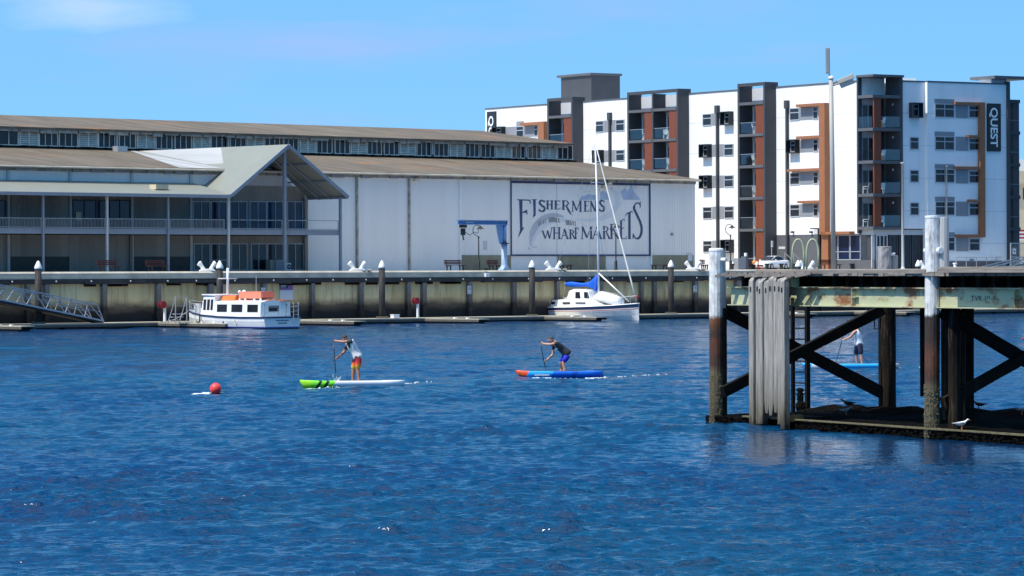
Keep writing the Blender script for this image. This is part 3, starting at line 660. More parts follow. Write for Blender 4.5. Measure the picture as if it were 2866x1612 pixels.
for a_, c_ in louv:
    x0, x1 = Q.gx(a_, OM-.05), Q.gx(c_, OM-.05); b = MB(); n = 8
    for hx in ((x0 + .05, (x0+x1)/2 - .06), ((x0+x1)/2 + .06, x1 - .05)):
        for k in range(n): z = zwb + .04 + (zwt - zwb - .08) * k / n; b.rings([[(hx[0], OM-.15, z), (hx[0], OM-.02, z+.10), (hx[0], OM-.02, z+.135), (hx[0], OM-.15, z+.035)], [(hx[1], OM-.15, z), (hx[1], OM-.02, z+.10), (hx[1], OM-.02, z+.135), (hx[1], OM-.15, z+.035)]])
    for x in (x0, (x0+x1)/2 - .045, x1 - .09): b.box(x, x + .09, OM - .17, OM - .005, zwb, zwt)
    b.build('louvre_vent', M['louvre'], sh)
for px in (329, 641, 1212, 1474):
    x = Q.gx(px, OM-.3); MB().box(x-.07, x+.07, OM-.32, OM-.19, zM0+.3, zM1-.2).build('downpipe', M['post'], sh)
x = Q.gx(332, OM-1); MB().box(x-.5, x+.5, OM-1.6, OM-.9, zM0-.25, zM0+.25).build('roof_vent', M['steel'], sh)
x = Q.gx(1618, OM+.2); MB().box(x-.4, x+.3, OM+1, OM+2, zM0+.05, zM0+.35).build('roof_vent', M['white'], sh)
# joints, downpipes and plinth of the right hand wall
for px, w_, m_ in [(1000,.17,'old_white'),(1146,.18,'old_white'),(1289,.15,'white'),(1823,.12,'white')]:
    x = Q.gx(px, OW-.1); MB().box(x-w_/2, x+w_/2, OW-.16, OW-.003, 4.0, zE-.43).build('downpipe', M[m_], sh)
for px in (24,198,370,535): x = Q.gx(px, OW-.1); MB().box(x-.11, x+.11, OW-.16, OW-.003, 4.0, zE-.43).build('downpipe', M['post'], sh)
x = Q.gx(1559, OW); MB().box(x-.02, x+.02, OW-.012, OW-.003, 4, zE-.5).build('sheet_joint', M['grey_panel'], sh)
M['plinth'] = mat('stained_plinth', (.25,.225,.155), .85, .3, 1.5, stretch=(1,1,.4), bmp=.01)
for a_, c_ in [(1292,1429),(1561,1694),(1824,1940)]: MB().box(Q.gx(a_,OW), Q.gx(c_,OW), OW-.06, OW-.004, 4, Q.gz((a_+c_)/2, 714, OW)).build('plinth', M['plinth'], sh)
fx0, fx1 = Q.gx(1428,OW), Q.gx(1819,OW); fz0, fz1 = Q.gz(1600,714.5,OW), zE-.44
b = MB(); b.box(fx0,fx1,OW-.10,OW-.062,fz1-.20,fz1); b.box(fx0,fx1,OW-.10,OW-.062,fz0-.07,fz0+.07); b.box(fx0,fx0+.13,OW-.10,OW-.062,fz0+.075,fz1-.205); b.box(fx1-.13,fx1,OW-.10,OW-.062,fz0+.075,fz1-.205)
b.build('mural_border', M['border_blue'], sh)
x = Q.gx(1693,OW-.3); b = MB(); b.box(x-.14,x+.14,OW-.42,OW-.01,zE-.95,zE-.7); b.box(x+.2,x+.65,OW-.6,OW-.1,zE-.62,zE-.45); b.build('flood_light', M['cream'], sh)
x = Q.gx(1358,OW); MB().box(x-.22,x+.22,OW-.03,OW-.003,Q.gz(1358,699,OW),Q.gz(1358,674,OW)).build('wall_vent', M['pale_panel'], sh)
x = Q.gx(1880,OW); MB().box(x-.12,x+.12,OW-.12,OW-.003,Q.gz(1880,659,OW),Q.gz(1880,652,OW)).build('wall_box', M['grey_panel'], sh)
x = Q.gx(1930,OW); b = MB(); b.box(x-.28,x+.28,OW-.075,OW-.0625,4.8,5.5); b.build('wall_notice', M['sign_grey'], sh)
x = Q.gx(1152,OW); MB().box(x+.0,x+.5,OW-.5,OW-.17,zE-.62,zE-.48).build('wall_lamp', M['cream'], sh)
# ------------------------------------------------------------------ mural: lettering and faded fish
CV = lambda u, v: Q.px(1250 + u / 3.578, 430 + v / 3.578, OW - .02)
b = MB(); yy = OW - .016
def poly(pts): b.face([(CV(*p)[0], yy, CV(*p)[1]) for p in pts])
def S(pts, w): stroke(b, pts, [k * 1.18 for k in w] if hasattr(w, '__len__') else w * 1.18, CV, yy)
def arc(cx, cy, rx, ry, a0, a1, n=9): return [(cx + rx*math.cos(R(a)), cy + ry*math.sin(R(a))) for a in np.linspace(a0, a1, n)]
def serif(x, y, w=22, h=5): poly([(x-w/2,y-h/2),(x+w/2,y-h/2),(x+w/2,y+h/2),(x-w/2,y+h/2)])
poly([(726,458),(760,458),(760,738),(778,740),(716,845),(736,760)]); poly([(708,456),(840,462),(846,502),(836,500),(828,472),(708,466)]); poly([(760,584),(806,560),(812,610),(800,606),(796,592),(760,594)])
poly([(866,462),(893,462),(893,618),(864,642),(872,600)]); serif(879,460,52,6)
def glyph_S(x0, x1, y0, y1, w):
    cx, rx = (x0+x1)/2, (x1-x0)/2; h = y1-y0
    p = arc(cx, y0+h*.25, rx*.85, h*.22, -20, -180, 8) + [(cx, y0+h*.5)] + arc(cx, y0+h*.75, rx*.95, h*.24, -40, 160, 9)
    S(p, [w*.5] + [w*.7]*3 + [w]*(len(p)-8) + [w*.7]*4); S([(x1-rx*.1,y0+h*.02),(x1-rx*.1,y0+h*.2)], w*.4); S([(x0,y1-h*.24),(x0,y1)], w*.4)
def V(x, y0, y1, w): S([(x,y0),(x,y1)], w); serif(x, y0, w+16); serif(x, y1, w+16)
glyph_S(926, 984, 466, 580, 17)
V(1012,470,556,15); V(1054,470,556,15); S([(1012,512),(1054,512)],6)
V(1092,472,556,15); S([(1092,473),(1134,473),(1136,486)],6); S([(1092,512),(1124,512)],6); S([(1092,555),(1136,555),(1138,538)],6)
V(1170,470,560,17); S([(1170,473),(1205,474),(1222,495),(1206,520),(1175,524)],[6,8,15,9,6]); S([(1196,520),(1226,575),(1250,612)],[12,18,7])
S([(1262,580),(1266,475)],7); S([(1262,472),(1302,568)],14); S([(1302,572),(1338,474)],6); V(1342,472,580,15); serif(1262,580,24)
V(1388,474,578,15); S([(1388,476),(1422,476),(1424,490)],6); S([(1388,522),(1416,522)],6); S([(1388,577),(1424,577),(1427,558)],6)
S([(1446,580),(1446,474)],7); S([(1442,472),(1490,578)],15); S([(1494,580),(1494,474)],7); serif(1446,580,24); serif(1494,474,24)
glyph_S(1532, 1580, 466, 578, 16)
b.build('mural_lettering', M['ink'], sh); b = MB()
S([(962,775),(990,850)],13); S([(990,850),(1014,770)],6); S([(1010,770),(1034,850)],13); S([(1034,850),(1056,740)],6); serif(962,775,26); serif(1056,740,22)
V(1078,740,854,14); V(1128,738,854,14); S([(1078,795),(1128,795)],6)
S([(1152,852),(1182,755)],6); S([(1180,752),(1212,852)],14); S([(1163,820),(1200,820)],6); serif(1150,853,24); serif(1213,853,26)
V(1240,762,853,14); S([(1240,765),(1262,766),(1274,782),(1262,800),(1244,803)],[5,7,12,8,5]); S([(1256,802),(1284,853)],[8,14])
V(1293,742,853,12); S([(1293,745),(1318,744),(1320,764)],7); S([(1293,796),(1313,796)],6)
S([(1358,853),(1362,735)],7); S([(1360,730),(1406,840)],15); S([(1406,845),(1446,733)],6); V(1448,733,853,15); serif(1358,853,26)
S([(1464,853),(1506,735)],7); S([(1504,732),(1548,853)],16); S([(1478,812),(1530,812)],6); serif(1462,853,26); serif(1550,853,28)
V(1578,728,853,15); S([(1578,732),(1604,733),(1618,752),(1604,776),(1582,782)],[6,8,14,8,6]); S([(1598,780),(1632,853)],[9,15])
V(1652,708,853,15); S([(1654,780),(1706,692)],7); S([(1672,758),(1722,853)],[9,15])
V(1748,672,853,16); S([(1748,675),(1778,652),(1782,676)],7); S([(1748,752),(1780,740)],6); S([(1748,852),(1798,852),(1802,830)],7)
V(1832,590,853,20); S([(1790,628),(1800,606),(1860,576),(1864,598)],[5,8,9,5])
p = arc(1912, 545, 34, 52, -25, -190, 9) + [(1905,610),(1938,680)] + arc(1908, 760, 46, 92, -40, 150, 11); S(p, [8]+[11]*6+[20]*(len(p)-11)+[12]*4); S([(1940,480),(1938,545)],7); S([(1868,800),(1866,852)],7)
b.build('mural_lettering', M['ink'], sh)
M['mural_grey'] = mat('faded_mural_grey', (.44,.45,.49), .7, .15, .8); M['mural_pale'] = mat('faded_mural_white', (.62,.62,.64), .7, .06, .8)
M['mural_blue'] = mat('faded_mural_blue', (.40,.46,.58), .7, .25, .8); M['mural_dark'] = mat('faded_mural_marks', (.26,.26,.27), .7, .3, 4)
b = MB(); yy = OW - .008
S(arc(1090, 905, 250, 290, 175, 290, 14), [6,14,30,44,52,54,54,52,48,44,40,34,24,10])
b.build('mural_fish', M['mural_grey'], sh)
b = MB(); yy = OW - .006
S(arc(1130, 930, 275, 270, 178, 300, 14), [10,30,44,52,58,64,64,60,56,50,44,36,26,14]); S([(1290,660),(1430,668),(1560,650),(1650,600),(1720,500),(1700,400),(1640,340)], [16,30,44,50,48,40,14]); S([(1350,690),(1410,740)],[18,6]); b.build('mural_fish_belly', M['mural_pale'], sh)
b = MB(); yy = OW - .011
for x, y, w in [(925,700,14),(945,690,10),(970,682,9),(992,676,8),(1030,665,14),(1052,660,22),(1076,660,22),(1100,668,14),(1125,668,10),(1200,690,12),(1220,690,20),(1244,694,14),(1268,696,10),(1290,700,8)]: S([(x-4,y-24),(x+3,y+24)], w)
S([(820,940),(836,958)],5); S([(860,936),(908,934)],4)
for k in range(34): x, y = random.uniform(1370,1920), random.uniform(320,440); S([(x,y),(x+random.uniform(4,9),y+random.uniform(1,5))], random.uniform(3,7))
b.build('mural_marks', M['mural_dark'], sh)
b = MB(); yy = OW - .009
poly([(1330,462),(1350,430),(1392,420),(1420,402),(1460,415),(1500,408),(1500,462)]); b.build('mural_sky', M['mural_blue'], sh); b = MB()
poly([(1540,380),(1580,374),(1610,400),(1640,460),(1540,462)]); b.build('mural_sky', M['mural_blue'], sh); b = MB()
poly([(1770,462),(1740,380),(1790,345),(1815,380),(1850,300),(1885,390),(1945,462)])
b.build('mural_sky', M['mural_blue'], sh)
# ------------------------------------------------------------------ two storey verandah in front of the shed
ve = fthing('verandah', 'two storey steel verandah with a big gable porch in front of the market shed', 'verandah', Q)
zF1, zF0 = Q.gz(400, 640, OV), Q.gz(400, 655.5, OV)       # first floor edge beam
zv0 = Q.gz(320, 541.5, OV - .4); zv1 = Q.gz(320, 508.5, OW)
g0, g1 = Q.gx(640, OV), Q.gx(953, OV); gm = Q.gx(797, OV); zg = Q.gz(640, 543, OV-.3); za = Q.gz(797, 404, OV-.3)
sl_ = (za - zg) / (gm - g0)
g0e, g1e = g0 - .15, g1 + .40
zge = zg
vx0 = -40.0
b = MB(); b.prism([(OV - .45, zv0), (OW - .005, zv1), (OW - .005, zv1 - .10), (OV - .45, zv0 - .10)], vx0, g0e + .3, 'x'); b.build('verandah_roof', M['verandah'], ve)
b = MB(); b.box(vx0, g0e - .02, OV - .58, OV - .452, zv0 - .22, zv0 + .03); b.build('gutter', M['steel_blue'], ve)
# gable roof running back into the shed roof
og = 14.4 + (za - zE) * (OM - 14.4) / (zM0 - zE)
of = OV - .5
def gplane(sx, sgn):
    """roof slope from eave (z=zge at sx) to the apex, front edge at of, running back to the shed roof"""
    s_e = gm + (sx - gm) * (za - zE) / (za - zge)
    top = [(sx, of, zge), (gm, of, za), (gm, og, za), (s_e, 14.45, zE + .02), (sx, 14.98, zge)]
    return top
for sx in (g0e, g1e):
    t_ = gplane(sx, 0); b = MB(); b.face(t_); b.face([(x, y, z - .09) for x, y, z in t_[::-1]])
    for i in range(5):
        p, q = t_[i], t_[(i+1) % 5]; b.face([p, q, (q[0],q[1],q[2]-.09), (p[0],p[1],p[2]-.09)])
    b.build('gable_roof', M['verandah'], ve)
# translucent white sheets on the slope and on the shed roof beside it
def on_gable(s_, o_): return (s_, o_, za - (gm - s_) * (za - zge) / (gm - g0e) + .015)
def on_roof(s_, o_): return (s_, o_, zE + (o_ - 14.4) * (zM0 - zE) / (OM - 14.4) + .02)
s_e = gm + (g0e - gm) * (za - zE) / (za - zge)
dd = .35
val = lambda k: (s_e + (gm - s_e) * k, 14.45 + (og - 14.45) * k)
v0, v1 = val(.03), val(.97)
b = MB(); b.face([on_gable(v0[0]+.05, v0[1]-.1), on_gable(gm-.05, og-(og-of)*.57), on_gable(gm-.05, og-.4), on_gable(v1[0], v1[1]-.2)]); b.build('white_roof_sheet', M['roof_white'], ve)
b = MB(); b.face([on_roof(v0[0]-.15, 14.5), on_roof(v1[0]-.25, v1[1]), on_roof(Q.gx(360, OM-.4)+.0, OM-.5), on_roof(v0[0]-4.6, 14.5)]); b.build('white_roof_sheet', M['roof_white'], ve)
# barge boards, posts and frame of the gable
b = MB()
for sx in (g0e, g1e): b.bar((sx, of - .05, zge - .12), (gm, of - .05, za - .10), .09, .26)
b.build('barge_board', M['steel_blue'], ve)
b = MB(); b.bar((g1e - .1, of, zge - .16), (g1e - .1, OW - .05, zge - .16), .12, .16); b.bar((gm, of, za - .28), (gm, OW - .02, za - .28), .14, .24)
for k in (.33, .66):
    for sx in (g0e, g1e): xx = sx + (gm - sx) * k; zz = zge + (za - zge) * k; b.bar((xx, of, zz - .18), (xx, OW - .02, zz - .18), .08, .12)
for oo in (OV + 1.6, OV + 3.0):
    for sx in (g0e, g1e): b.bar((sx, oo, zge - .24), (gm, oo, za - .24), .07, .1)
b.build('rafter', M['steel_blue'], ve)
b = MB(); zc_ = zge - .05; b.face([(g0e + .2, OW - .02, zc_), (g1e - .2, OW - .02, zc_), (gm, OW - .02, za - .2)]); b.build('gable_infill', M['pale_panel'], ve)
for px, top, m_, w_ in [(121,zv0-.1,'steel_blue',.15),(300,zv0-.1,'post',.16),(471,zv0-.1,'steel_blue',.15),(640,zge-.1,'post',.16),(797,za-.22,'steel_blue',.22),(953,zge-.1,'steel_blue',.18),(-60,zv0-.1,'steel_blue',.15)]:
    x = Q.gx(px, OV); MB().box(x-w_/2, x+w_/2, OV-w_/2, OV+w_/2, 4, top).build('post', M[m_], ve)
b = MB(); b.box(vx0, g1 - .1, OV - .02 + .1, OV + .2, zF0, zF1); b.build('edge_beam', M['steel_blue'], ve)
b = MB(); b.box(vx0, g1 - .1, OV + .205, OW - .01, zF1 - .16, zF1 - .02); b.build('floor', M['steel_blue'], ve)
zr1, zr0 = Q.gz(400, 613, OV), Q.gz(400, 638.5, OV)
def rail(a_, c_, bal):
    x0, x1 = Q.gx(a_, OV), Q.gx(c_, OV); b = MB(); b.bar((x0,OV,zr1),(x1,OV,zr1),.06,.05); b.bar((x0,OV,zr0+.02),(x1,OV,zr0+.02),.05,.05)
    for x in (x0+.05, x1-.05): b.bar((x,OV,zF1),(x,OV,zr1),.05)
    if bal:
        n = int((x1-x0)/.13)
        for k in range(1,n): x = x0+(x1-x0)*k/n; b.bar((x,OV,zr0+.04),(x,OV,zr1-.02),.022)
    b.build('railing', M['rail_grey'], ve)
for a_, c_, k in [(-60,118,1),(124,296,1),(304,468,1),(474,629,1),(645,791,0),(805,948,0)]: rail(a_, c_, k)
# wall lining and glazing under the verandah
xr = Q.gx(852, OW); zc0 = 4.0; zc1 = zF0 - .02
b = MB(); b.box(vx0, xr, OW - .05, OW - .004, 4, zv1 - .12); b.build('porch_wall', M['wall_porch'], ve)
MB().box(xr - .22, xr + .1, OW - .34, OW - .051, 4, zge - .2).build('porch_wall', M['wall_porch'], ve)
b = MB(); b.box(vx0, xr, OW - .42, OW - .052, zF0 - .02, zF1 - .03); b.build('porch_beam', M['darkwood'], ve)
yg = OW - .05
def glz(px0, px1, y0, y1, n, hz=(), pane='glass_blue', fr='frame'):
    pm = (px0+px1)/2; return fwindow(ve, Q.gx(px0,yg), Q.gx(px1,yg), max(Q.gz(pm,y1,yg), 4.02), Q.gz(pm,y0,yg), yg, n, hz, .07, .12, pane, fr)
glz(202, 300, 560, 643, 3, (), 'glass_blue', 'dgrey'); glz(304, 364, 560, 643, 2, (), 'glass_blue', 'dgrey'); glz(-20, 15, 560, 643, 1, (), 'glass_blue', 'dgrey')
glz(538, 586, 563, 645, 2); glz(588, 634, 563, 645, 2); glz(642, 690, 563, 645, 2); glz(697, 744, 563, 645, 2); glz(745, 793, 563, 645, 2); glz(802, 846, 563, 645, 2)
glz(540, 586, 681, 757, 2, (), 'glass'); glz(588, 634, 681, 757, 2, (.38,), 'glass'); glz(645, 690, 681, 757, 2, (), 'glass'); glz(700, 744, 681, 757, 2, (), 'glass'); glz(746, 793, 681, 757, 2, (.3,), 'glass'); glz(802, 848, 681, 757, 2, (), 'glass')
x0, x1 = Q.gx(210,yg), Q.gx(225,yg); MB().box(x0, x1, OW-.19, OW-.175, Q.gz(217,617,yg), Q.gz(217,593,yg)).build('window_poster', M['cream'], ve)
M['porch_dado'] = mat('grey_green_dado', (.045,.055,.055), .8, .2, 2)
for a_, c_ in [(21,200),(367,537)]: MB().box(Q.gx(a_,yg), Q.gx(c_,yg), OW-.075, OW-.0535, 4.0, Q.gz((a_+c_)/2, 718, yg)).build('porch_dado', M['porch_dado'], ve)
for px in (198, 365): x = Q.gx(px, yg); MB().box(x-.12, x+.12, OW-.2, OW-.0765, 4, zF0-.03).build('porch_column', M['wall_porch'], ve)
# skylight box on the verandah roof
x = Q.gx(449, OV+1.6); zz = zv0 + (zv1-zv0)*.45; b = MB(); b.box(x-.7, x+.5, OV+1.2, OV+2.0, zz-.05, zz+.32); b.build('roof_box', M['cream'], ve)
# ------------------------------------------------------------------ things standing on the promenade in front of the shed
def bench(name, lb, px0, px1, o_, back=True, m_='bench'):
    x0, x1 = Q.gx(px0,o_), Q.gx(px1,o_); t = thing(name, lb, 'bench', Q.w((x0+x1)/2, o_, 4), Q.ang, 'red benches on the promenade'); L = (x1-x0)/2
    b = MB(); [b.box(-L, L, -.25+k*.15, -.14+k*.15, .42, .46) for k in range(4)]; b.build('seat', M[m_], t)
    if back: b = MB(); [b.box(-L, L, .36+k*.01, .40+k*.01, .52+k*.13, .62+k*.13) for k in range(3)]; b.build('backrest', M[m_], t)
    for x in (-L+.2, L-.28):
        b = MB(); b.box(x, x+.08, -.22, .34, .36, .418); b.box(x, x+.08, -.18, -.10, 0, .36); b.box(x, x+.08, .26, .34, 0, .36)
        if back: b.bar((x+.04,.36,.3),(x+.04,.45,.9),.06,.04)
        b.build('leg', M['black'], t)
    return t
bench('bench', 'red bench under the verandah behind the gangway', 280, 337, 7.6); bench('bench', 'red bench under the verandah left of the first white bollard', 416, 470, 7.6)
bench('bench', 'dark red slatted bench left of the blue crane', 1252, 1300, 12.2); bench('bench', 'dark red bench partly behind the blue crane column', 1371, 1403, 12.4)
bench('bench', 'low backless bench left of the yacht mast', 1568, 1600, 12.6, False); bench('bench', 'low backless bench below the beige wall patch right of the yacht', 1827, 1869, 12.6, False)
t = fthing('kitchen_cabinet', 'pair of grey upright cabinets by the porch doors', 'cabinet', Q)
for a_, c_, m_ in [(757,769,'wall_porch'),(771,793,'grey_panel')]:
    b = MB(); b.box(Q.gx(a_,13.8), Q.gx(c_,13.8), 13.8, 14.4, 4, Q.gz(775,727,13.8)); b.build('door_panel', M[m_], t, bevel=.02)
x0, x1 = Q.gx(803,13.9), Q.gx(815,13.9); t = thing('air_conditioner', 'white air conditioner outdoor unit with round fan by the porch doors', 'air conditioner', Q.w((x0+x1)/2, 13.9, 4), Q.ang); w_ = (x1-x0)/2
MB().box(-w_, w_, 0, .35, .05, .66).build('case', M['white'], t, bevel=.02); b = MB(); b.rings([[(.22*math.cos(a), d, .36+.22*math.sin(a)) for a in np.linspace(0,2*math.pi,18)[:-1]] for d in (-.02,-.003)]); b.build('fan_grille', M['navy'], t)
b = MB(); b.ell((0,-.03,.36),(.07,.012,.07),10,6); b.build('fan_hub', M['white'], t)
# jib crane
oc = 7.0; t = fthing('jib_crane', 'blue jib crane with a long arm and a hanging hoist', 'crane', Q)
Zc = lambda u, v: Q.px(1250+u/3.578, 430+v/3.578, oc)
xc = Zc(574,0)[0]; zb_, zt_ = 4.0, Zc(574,905)[1]; ztop = Zc(574,712)[1]
MB().lathe([(.55,4.0),(.55,4.04),(.33,4.3),(.25,4.5),(.25,zt_)], 20, (xc,oc,0)).build('lower_column', M['lblue_crane'], t, True)
MB().lathe([(.40,zt_),(.40,zt_+.09),(.2,zt_+.10),(.2,zt_+.12)], 20, (xc,oc,0)).build('collar', M['navy'], t)
b = MB(); b.lathe([(.18,zt_+.12),(.18,ztop)], 16, (xc+.02,oc,0)); b.build('upper_column', M['blue_crane'], t, True)
b = MB(); b.prism([(Zc(500,715)[0],ztop),(Zc(556,715)[0],ztop),(Zc(556,898)[0],zt_+.05),(Zc(530,898)[0],zt_+.05)], oc-.1, oc+.1); b.build('gusset', M['blue_crane'], t)
xa_, xb_ = Zc(107,0)[0], Zc(594,0)[0]; za0, za1 = Zc(350,712)[1], Zc(350,666)[1]
b = MB(); b.box(xa_,xb_,oc-.20,oc+.20,za0,za0+.07); b.box(xa_,xb_,oc-.20,oc+.20,za1-.07,za1); b.box(xa_,xb_,oc-.05,oc+.05,za0+.07,za1-.07); b.box(xb_-.05,xb_,oc-.18,oc+.18,za0+.071,za1-.071); b.build('jib_arm', M['blue_crane'], t)
MB().box(Zc(188,0)[0],Zc(264,0)[0],oc-.06,oc-.052,(za0+za1)/2-.06,(za0+za1)/2+.05).build('capacity_plate', M['sign_grey'], t)
b = MB(); xh = Zc(165,0)[0]; b.box(xh-.3,xh+.25,oc-.16,oc+.16,za0-.25,za0-.01); b.box(xh-.2,xh+.12,oc-.12,oc+.12,za0-.85,za0-.3); b.bar((xh-.05,oc,za0-.85),(xh+.02,oc,za0-1.25),.08); b.build('hoist', M['black'], t)
b = MB(); b.tube([(xh+.2,oc,za0-.6),(xh+.7,oc,za0-.85),(xh+1.2,oc,za0-.6),(xh+1.6,oc,za0-.7),(xh+1.7,oc,za0-.15)], .025, 6); b.build('cable', M['black'], t)
# gooseneck lamp posts
def lamp_post(lb, px, y_top, o_):
    t = thing('lamp_post', lb, 'lamp post', Q.w(Q.gx(px,o_), o_, 4), Q.ang, 'black gooseneck lamp posts on the promenade'); h = Q.gz(px, y_top, o_) - 4
    MB().lathe([(.16,0),(.16,.1),(.13,.15),(.13,.75),(.08,.82),(.055,.9),(.045,h-1.1),(.07,h-1.05),(.07,h-.95),(.02,h-.9)], 12).build('post', M['black'], t, True)
    b = MB(); b.tube([(0,0,h-.95)] + [(-.12+.42*math.cos(R(a)) - .1*(1), 0, h-.42+.42*math.sin(R(a))) for a in np.linspace(250,75,12)] + [(.18,0,h-.06)], .03, 8); b.build('arm', M['black'], t, True)
    b = MB(); b.lathe([(.05,h-.05),(.09,h-.14),(.30,h-.27),(.33,h-.30),(.10,h-.29)], 16, (.2,0,0)); b.build('lamp_shade', M['black'], t, True)
    MB().ell((.2,0,h-.33),(.09,.09,.09)).build('lamp_bulb', M['sign_grey'], t, True)
lamp_post('black gooseneck lamp post under the blue crane arm', 1340, 630, 9.0); lamp_post('black gooseneck lamp post in front of the mural right of the yacht mast', 1724, 627, 9.0)
lamp_post('black gooseneck lamp post in front of the white hotel wall by the rusty white pile', 2045, 628, 9.0); lamp_post('black gooseneck lamp post in front of the hotel shopfront', 2381, 631, 9.0)
# ------------------------------------------------------------------ white hotel
H = Frame(.1011 * 320, 320.0, .539, -.842)
ho = fthing('hotel', 'white six storey hotel with charcoal balcony towers and orange window frames', 'hotel', H)
zp = H.gz(2399, 229, 0)                                    # parapet
RZ = lambda py, px=2500: H.pxs(px, py, 0)[1]
ZS = [RZ(y, 2480) for y in (266, 358, 449.5, 542, 634)]      # tops of balcony slabs
WZ = [(RZ(b_, 2726), RZ(a_, 2726)) for a_, b_ in ((295.5,331),(387,422),(478,513),(568,604),(667,702))]
W2 = [(RZ(b_, 2644), RZ(a_, 2644)) for a_, b_ in ((278,330),(369,421),(460,512),(551,603),(650,702))]
sA = H.gx(1360, 0); oE = H.pxs(2818, 757, .4)[0]; oC = H.pxs(2525, 757, 0)[0]; oB = H.pxs(2597, 757, .4)[0]; sC = H.gx(2403, 0)
RD = .25
towers = [(1533, 1600, 1), (1757, 1895, 2), (2066, 2138, 1)]
TP = 1.3
tw = [(H.gx(a_, -TP), H.gx(c_, -TP), n) for a_, c_, n in towers]
b = MB(); b.box(sA, sC - .3, RD, oE - .5, 4, zp - .02); b.box(sC - .3, -2.6 if sC < -2.6 else sC-.05, oC + .3, oE - .5, 4, zp - .021)
segs = [(sA, tw[0][0]), (tw[0][1], tw[1][0]), (tw[1][1], tw[2][0]), (tw[2][1], sC)]
zb = H.gz(2230, 657, 0)
for i, (a_, c_) in enumerate(segs): b.box(a_ + .003, c_ - .003, 0, RD - .003, zb if i == 3 else 4.0, zp)
b.box(sC + .1, 0, oC, oB, RZ(640, 2560), zp); b.box(sC + .1, .4, oB + .003, oE, 4, zp)
b.build('wall', M['hotel'], ho)
b = MB(); a_, c_ = segs[3]; b.box(a_ + .003, H.gx(2299, 0), .01, RD - .01, 4, zb - .003); b.build('base_wall', M['charcoal_light'], ho)
for a_, c_ in segs: MB().box(a_ - .02 if a_ == sA else a_ + .003, c_ - .003, -.06, .35, zp + .003, zp + .13).build('parapet_cap', M['charcoal_light'], ho)
MB().box(-.35, .05, oC + .003, oB, zp + .003, zp + .13).build('parapet_cap', M['charcoal_light'], ho); MB().box(-.0, .46, oB + .003, oE + .05, zp + .004, zp + .134).build('parapet_cap', M['charcoal_light'], ho)
# --- balcony towers on the long face
zT = H.gz(2138, 229, -TP)
def clear_panel(parent, *bx): b = MB(); b.box(*bx); return b.build('glass_balustrade', M['clear'], parent)
for ti, (x0, x1, nb) in enumerate(tw):
    b = MB(); cw = .28
    b.box(x0 - .02, x0 + cw, -TP, RD - .01, 4, zT); b.box(x1 - .02, x1 + .0 + cw - .05, -TP, RD - .01, 4, zT)
    b.box(x0 + cw + .003, x1 - .023, -TP, -TP + .45, zT - .30, zT - .003)
    xs = [x0 + cw] + ([(x0 + x1 + cw) / 2] if nb == 2 else []) + [x1 - .02]
    if nb == 2: b.box(xs[1] - .12, xs[1] + .12, -TP, RD - .011, 4, zT - .325)
    b.build('tower_frame', M['charcoal'], ho)
    bays = [(xs[0], xs[1] - (.123 if nb == 2 else .003))] + ([(xs[1] + .123, xs[2] - .003)] if nb == 2 else [])
    for (u0, u1) in bays:
        for z in ZS: MB().box(u0 + .003, u1, -TP - .03, RD - .012, z - .26, z).build('balcony_slab', M['charcoal_light'], ho)
    for (u0, u1) in bays:
        wd = u1 - u0; st = u1 - wd * .34
        lev = [4.0] + ZS[::-1]
        for k in range(5):
            z0, z1 = lev[k] + .004, lev[k+1] - .264
            MB().box(st, u1 - .03, -TP + .06, -TP + .22, z0, z1).build('timber_screen', M['timber'], ho)
            MB().box(u0 + .01, u1 - .1, RD - .06, RD - .013, z1 - .42, z1).build('lintel_panel', M['pale_panel'], ho)
            fwindow(ho, u0 + .35, u1 - .15, z0, z1 - .43, RD - .013, 2, (), .08, .09, 'glass', 'frame', 'balcony_door')
            clear_panel(ho, u0 + .02, st - .01, -TP + .08, -TP + .10, z0 + .08, z0 + 1.02)
            MB().box(u0 + .02, st - .01, -TP + .07, -TP + .11, z0 + 1.023, z0 + 1.06).build('handrail', M['steel'], ho)
        MB().box(u0 + .01, u1 - .02, RD - .08, RD - .014, ZS[0] + .004, zp + .1).build('attic_panel', M['pale_panel'], ho)
# --- windows of the long face
def hood(x0, x1, z0, z1, y=0, d=.55):
    b = MB(); t_ = .09
    b.box(x0-t_, x0-.002, y-d, y-.003, z0-t_, z1+t_); b.box(x1+.002, x1+t_, y-d, y-.003, z0-t_, z1+t_); b.box(x0, x1, y-d, y-.003, z1+.002, z1+t_); b.box(x0, x1, y-d, y-.003, z0-t_, z0-.002)
    return b.build('window_hood', M['hood'], ho)
def lwin(p0, p1, k, hooded=False):
    x0, x1 = H.gx(p0, 0), H.gx(p1, 0); z0, z1 = WZ[k]
    if hooded: hood(x0+.1, x1-.1, z0+.03, z1-.03); fwindow(ho, x0+.12, x1-.12, z0+.05, z1-.05, 0, 1, (.62,), .07, .08)
    else: fwindow(ho, x0, x1, z0, z1, 0, 1, (.62,), .08, .07)
def lpan(p0, p1, k, m_='grey_panel'):
    z0, z1 = WZ[k]; MB().box(H.gx(p0,0), H.gx(p1,0), -.03, -.003, z0, z1).build('grey_panel', M[m_], ho)
hood1 = {(1,1):0,(2,0):1,(2,1):0,(2,2):0,(2,4):1,(3,1):0,(0,0):0}
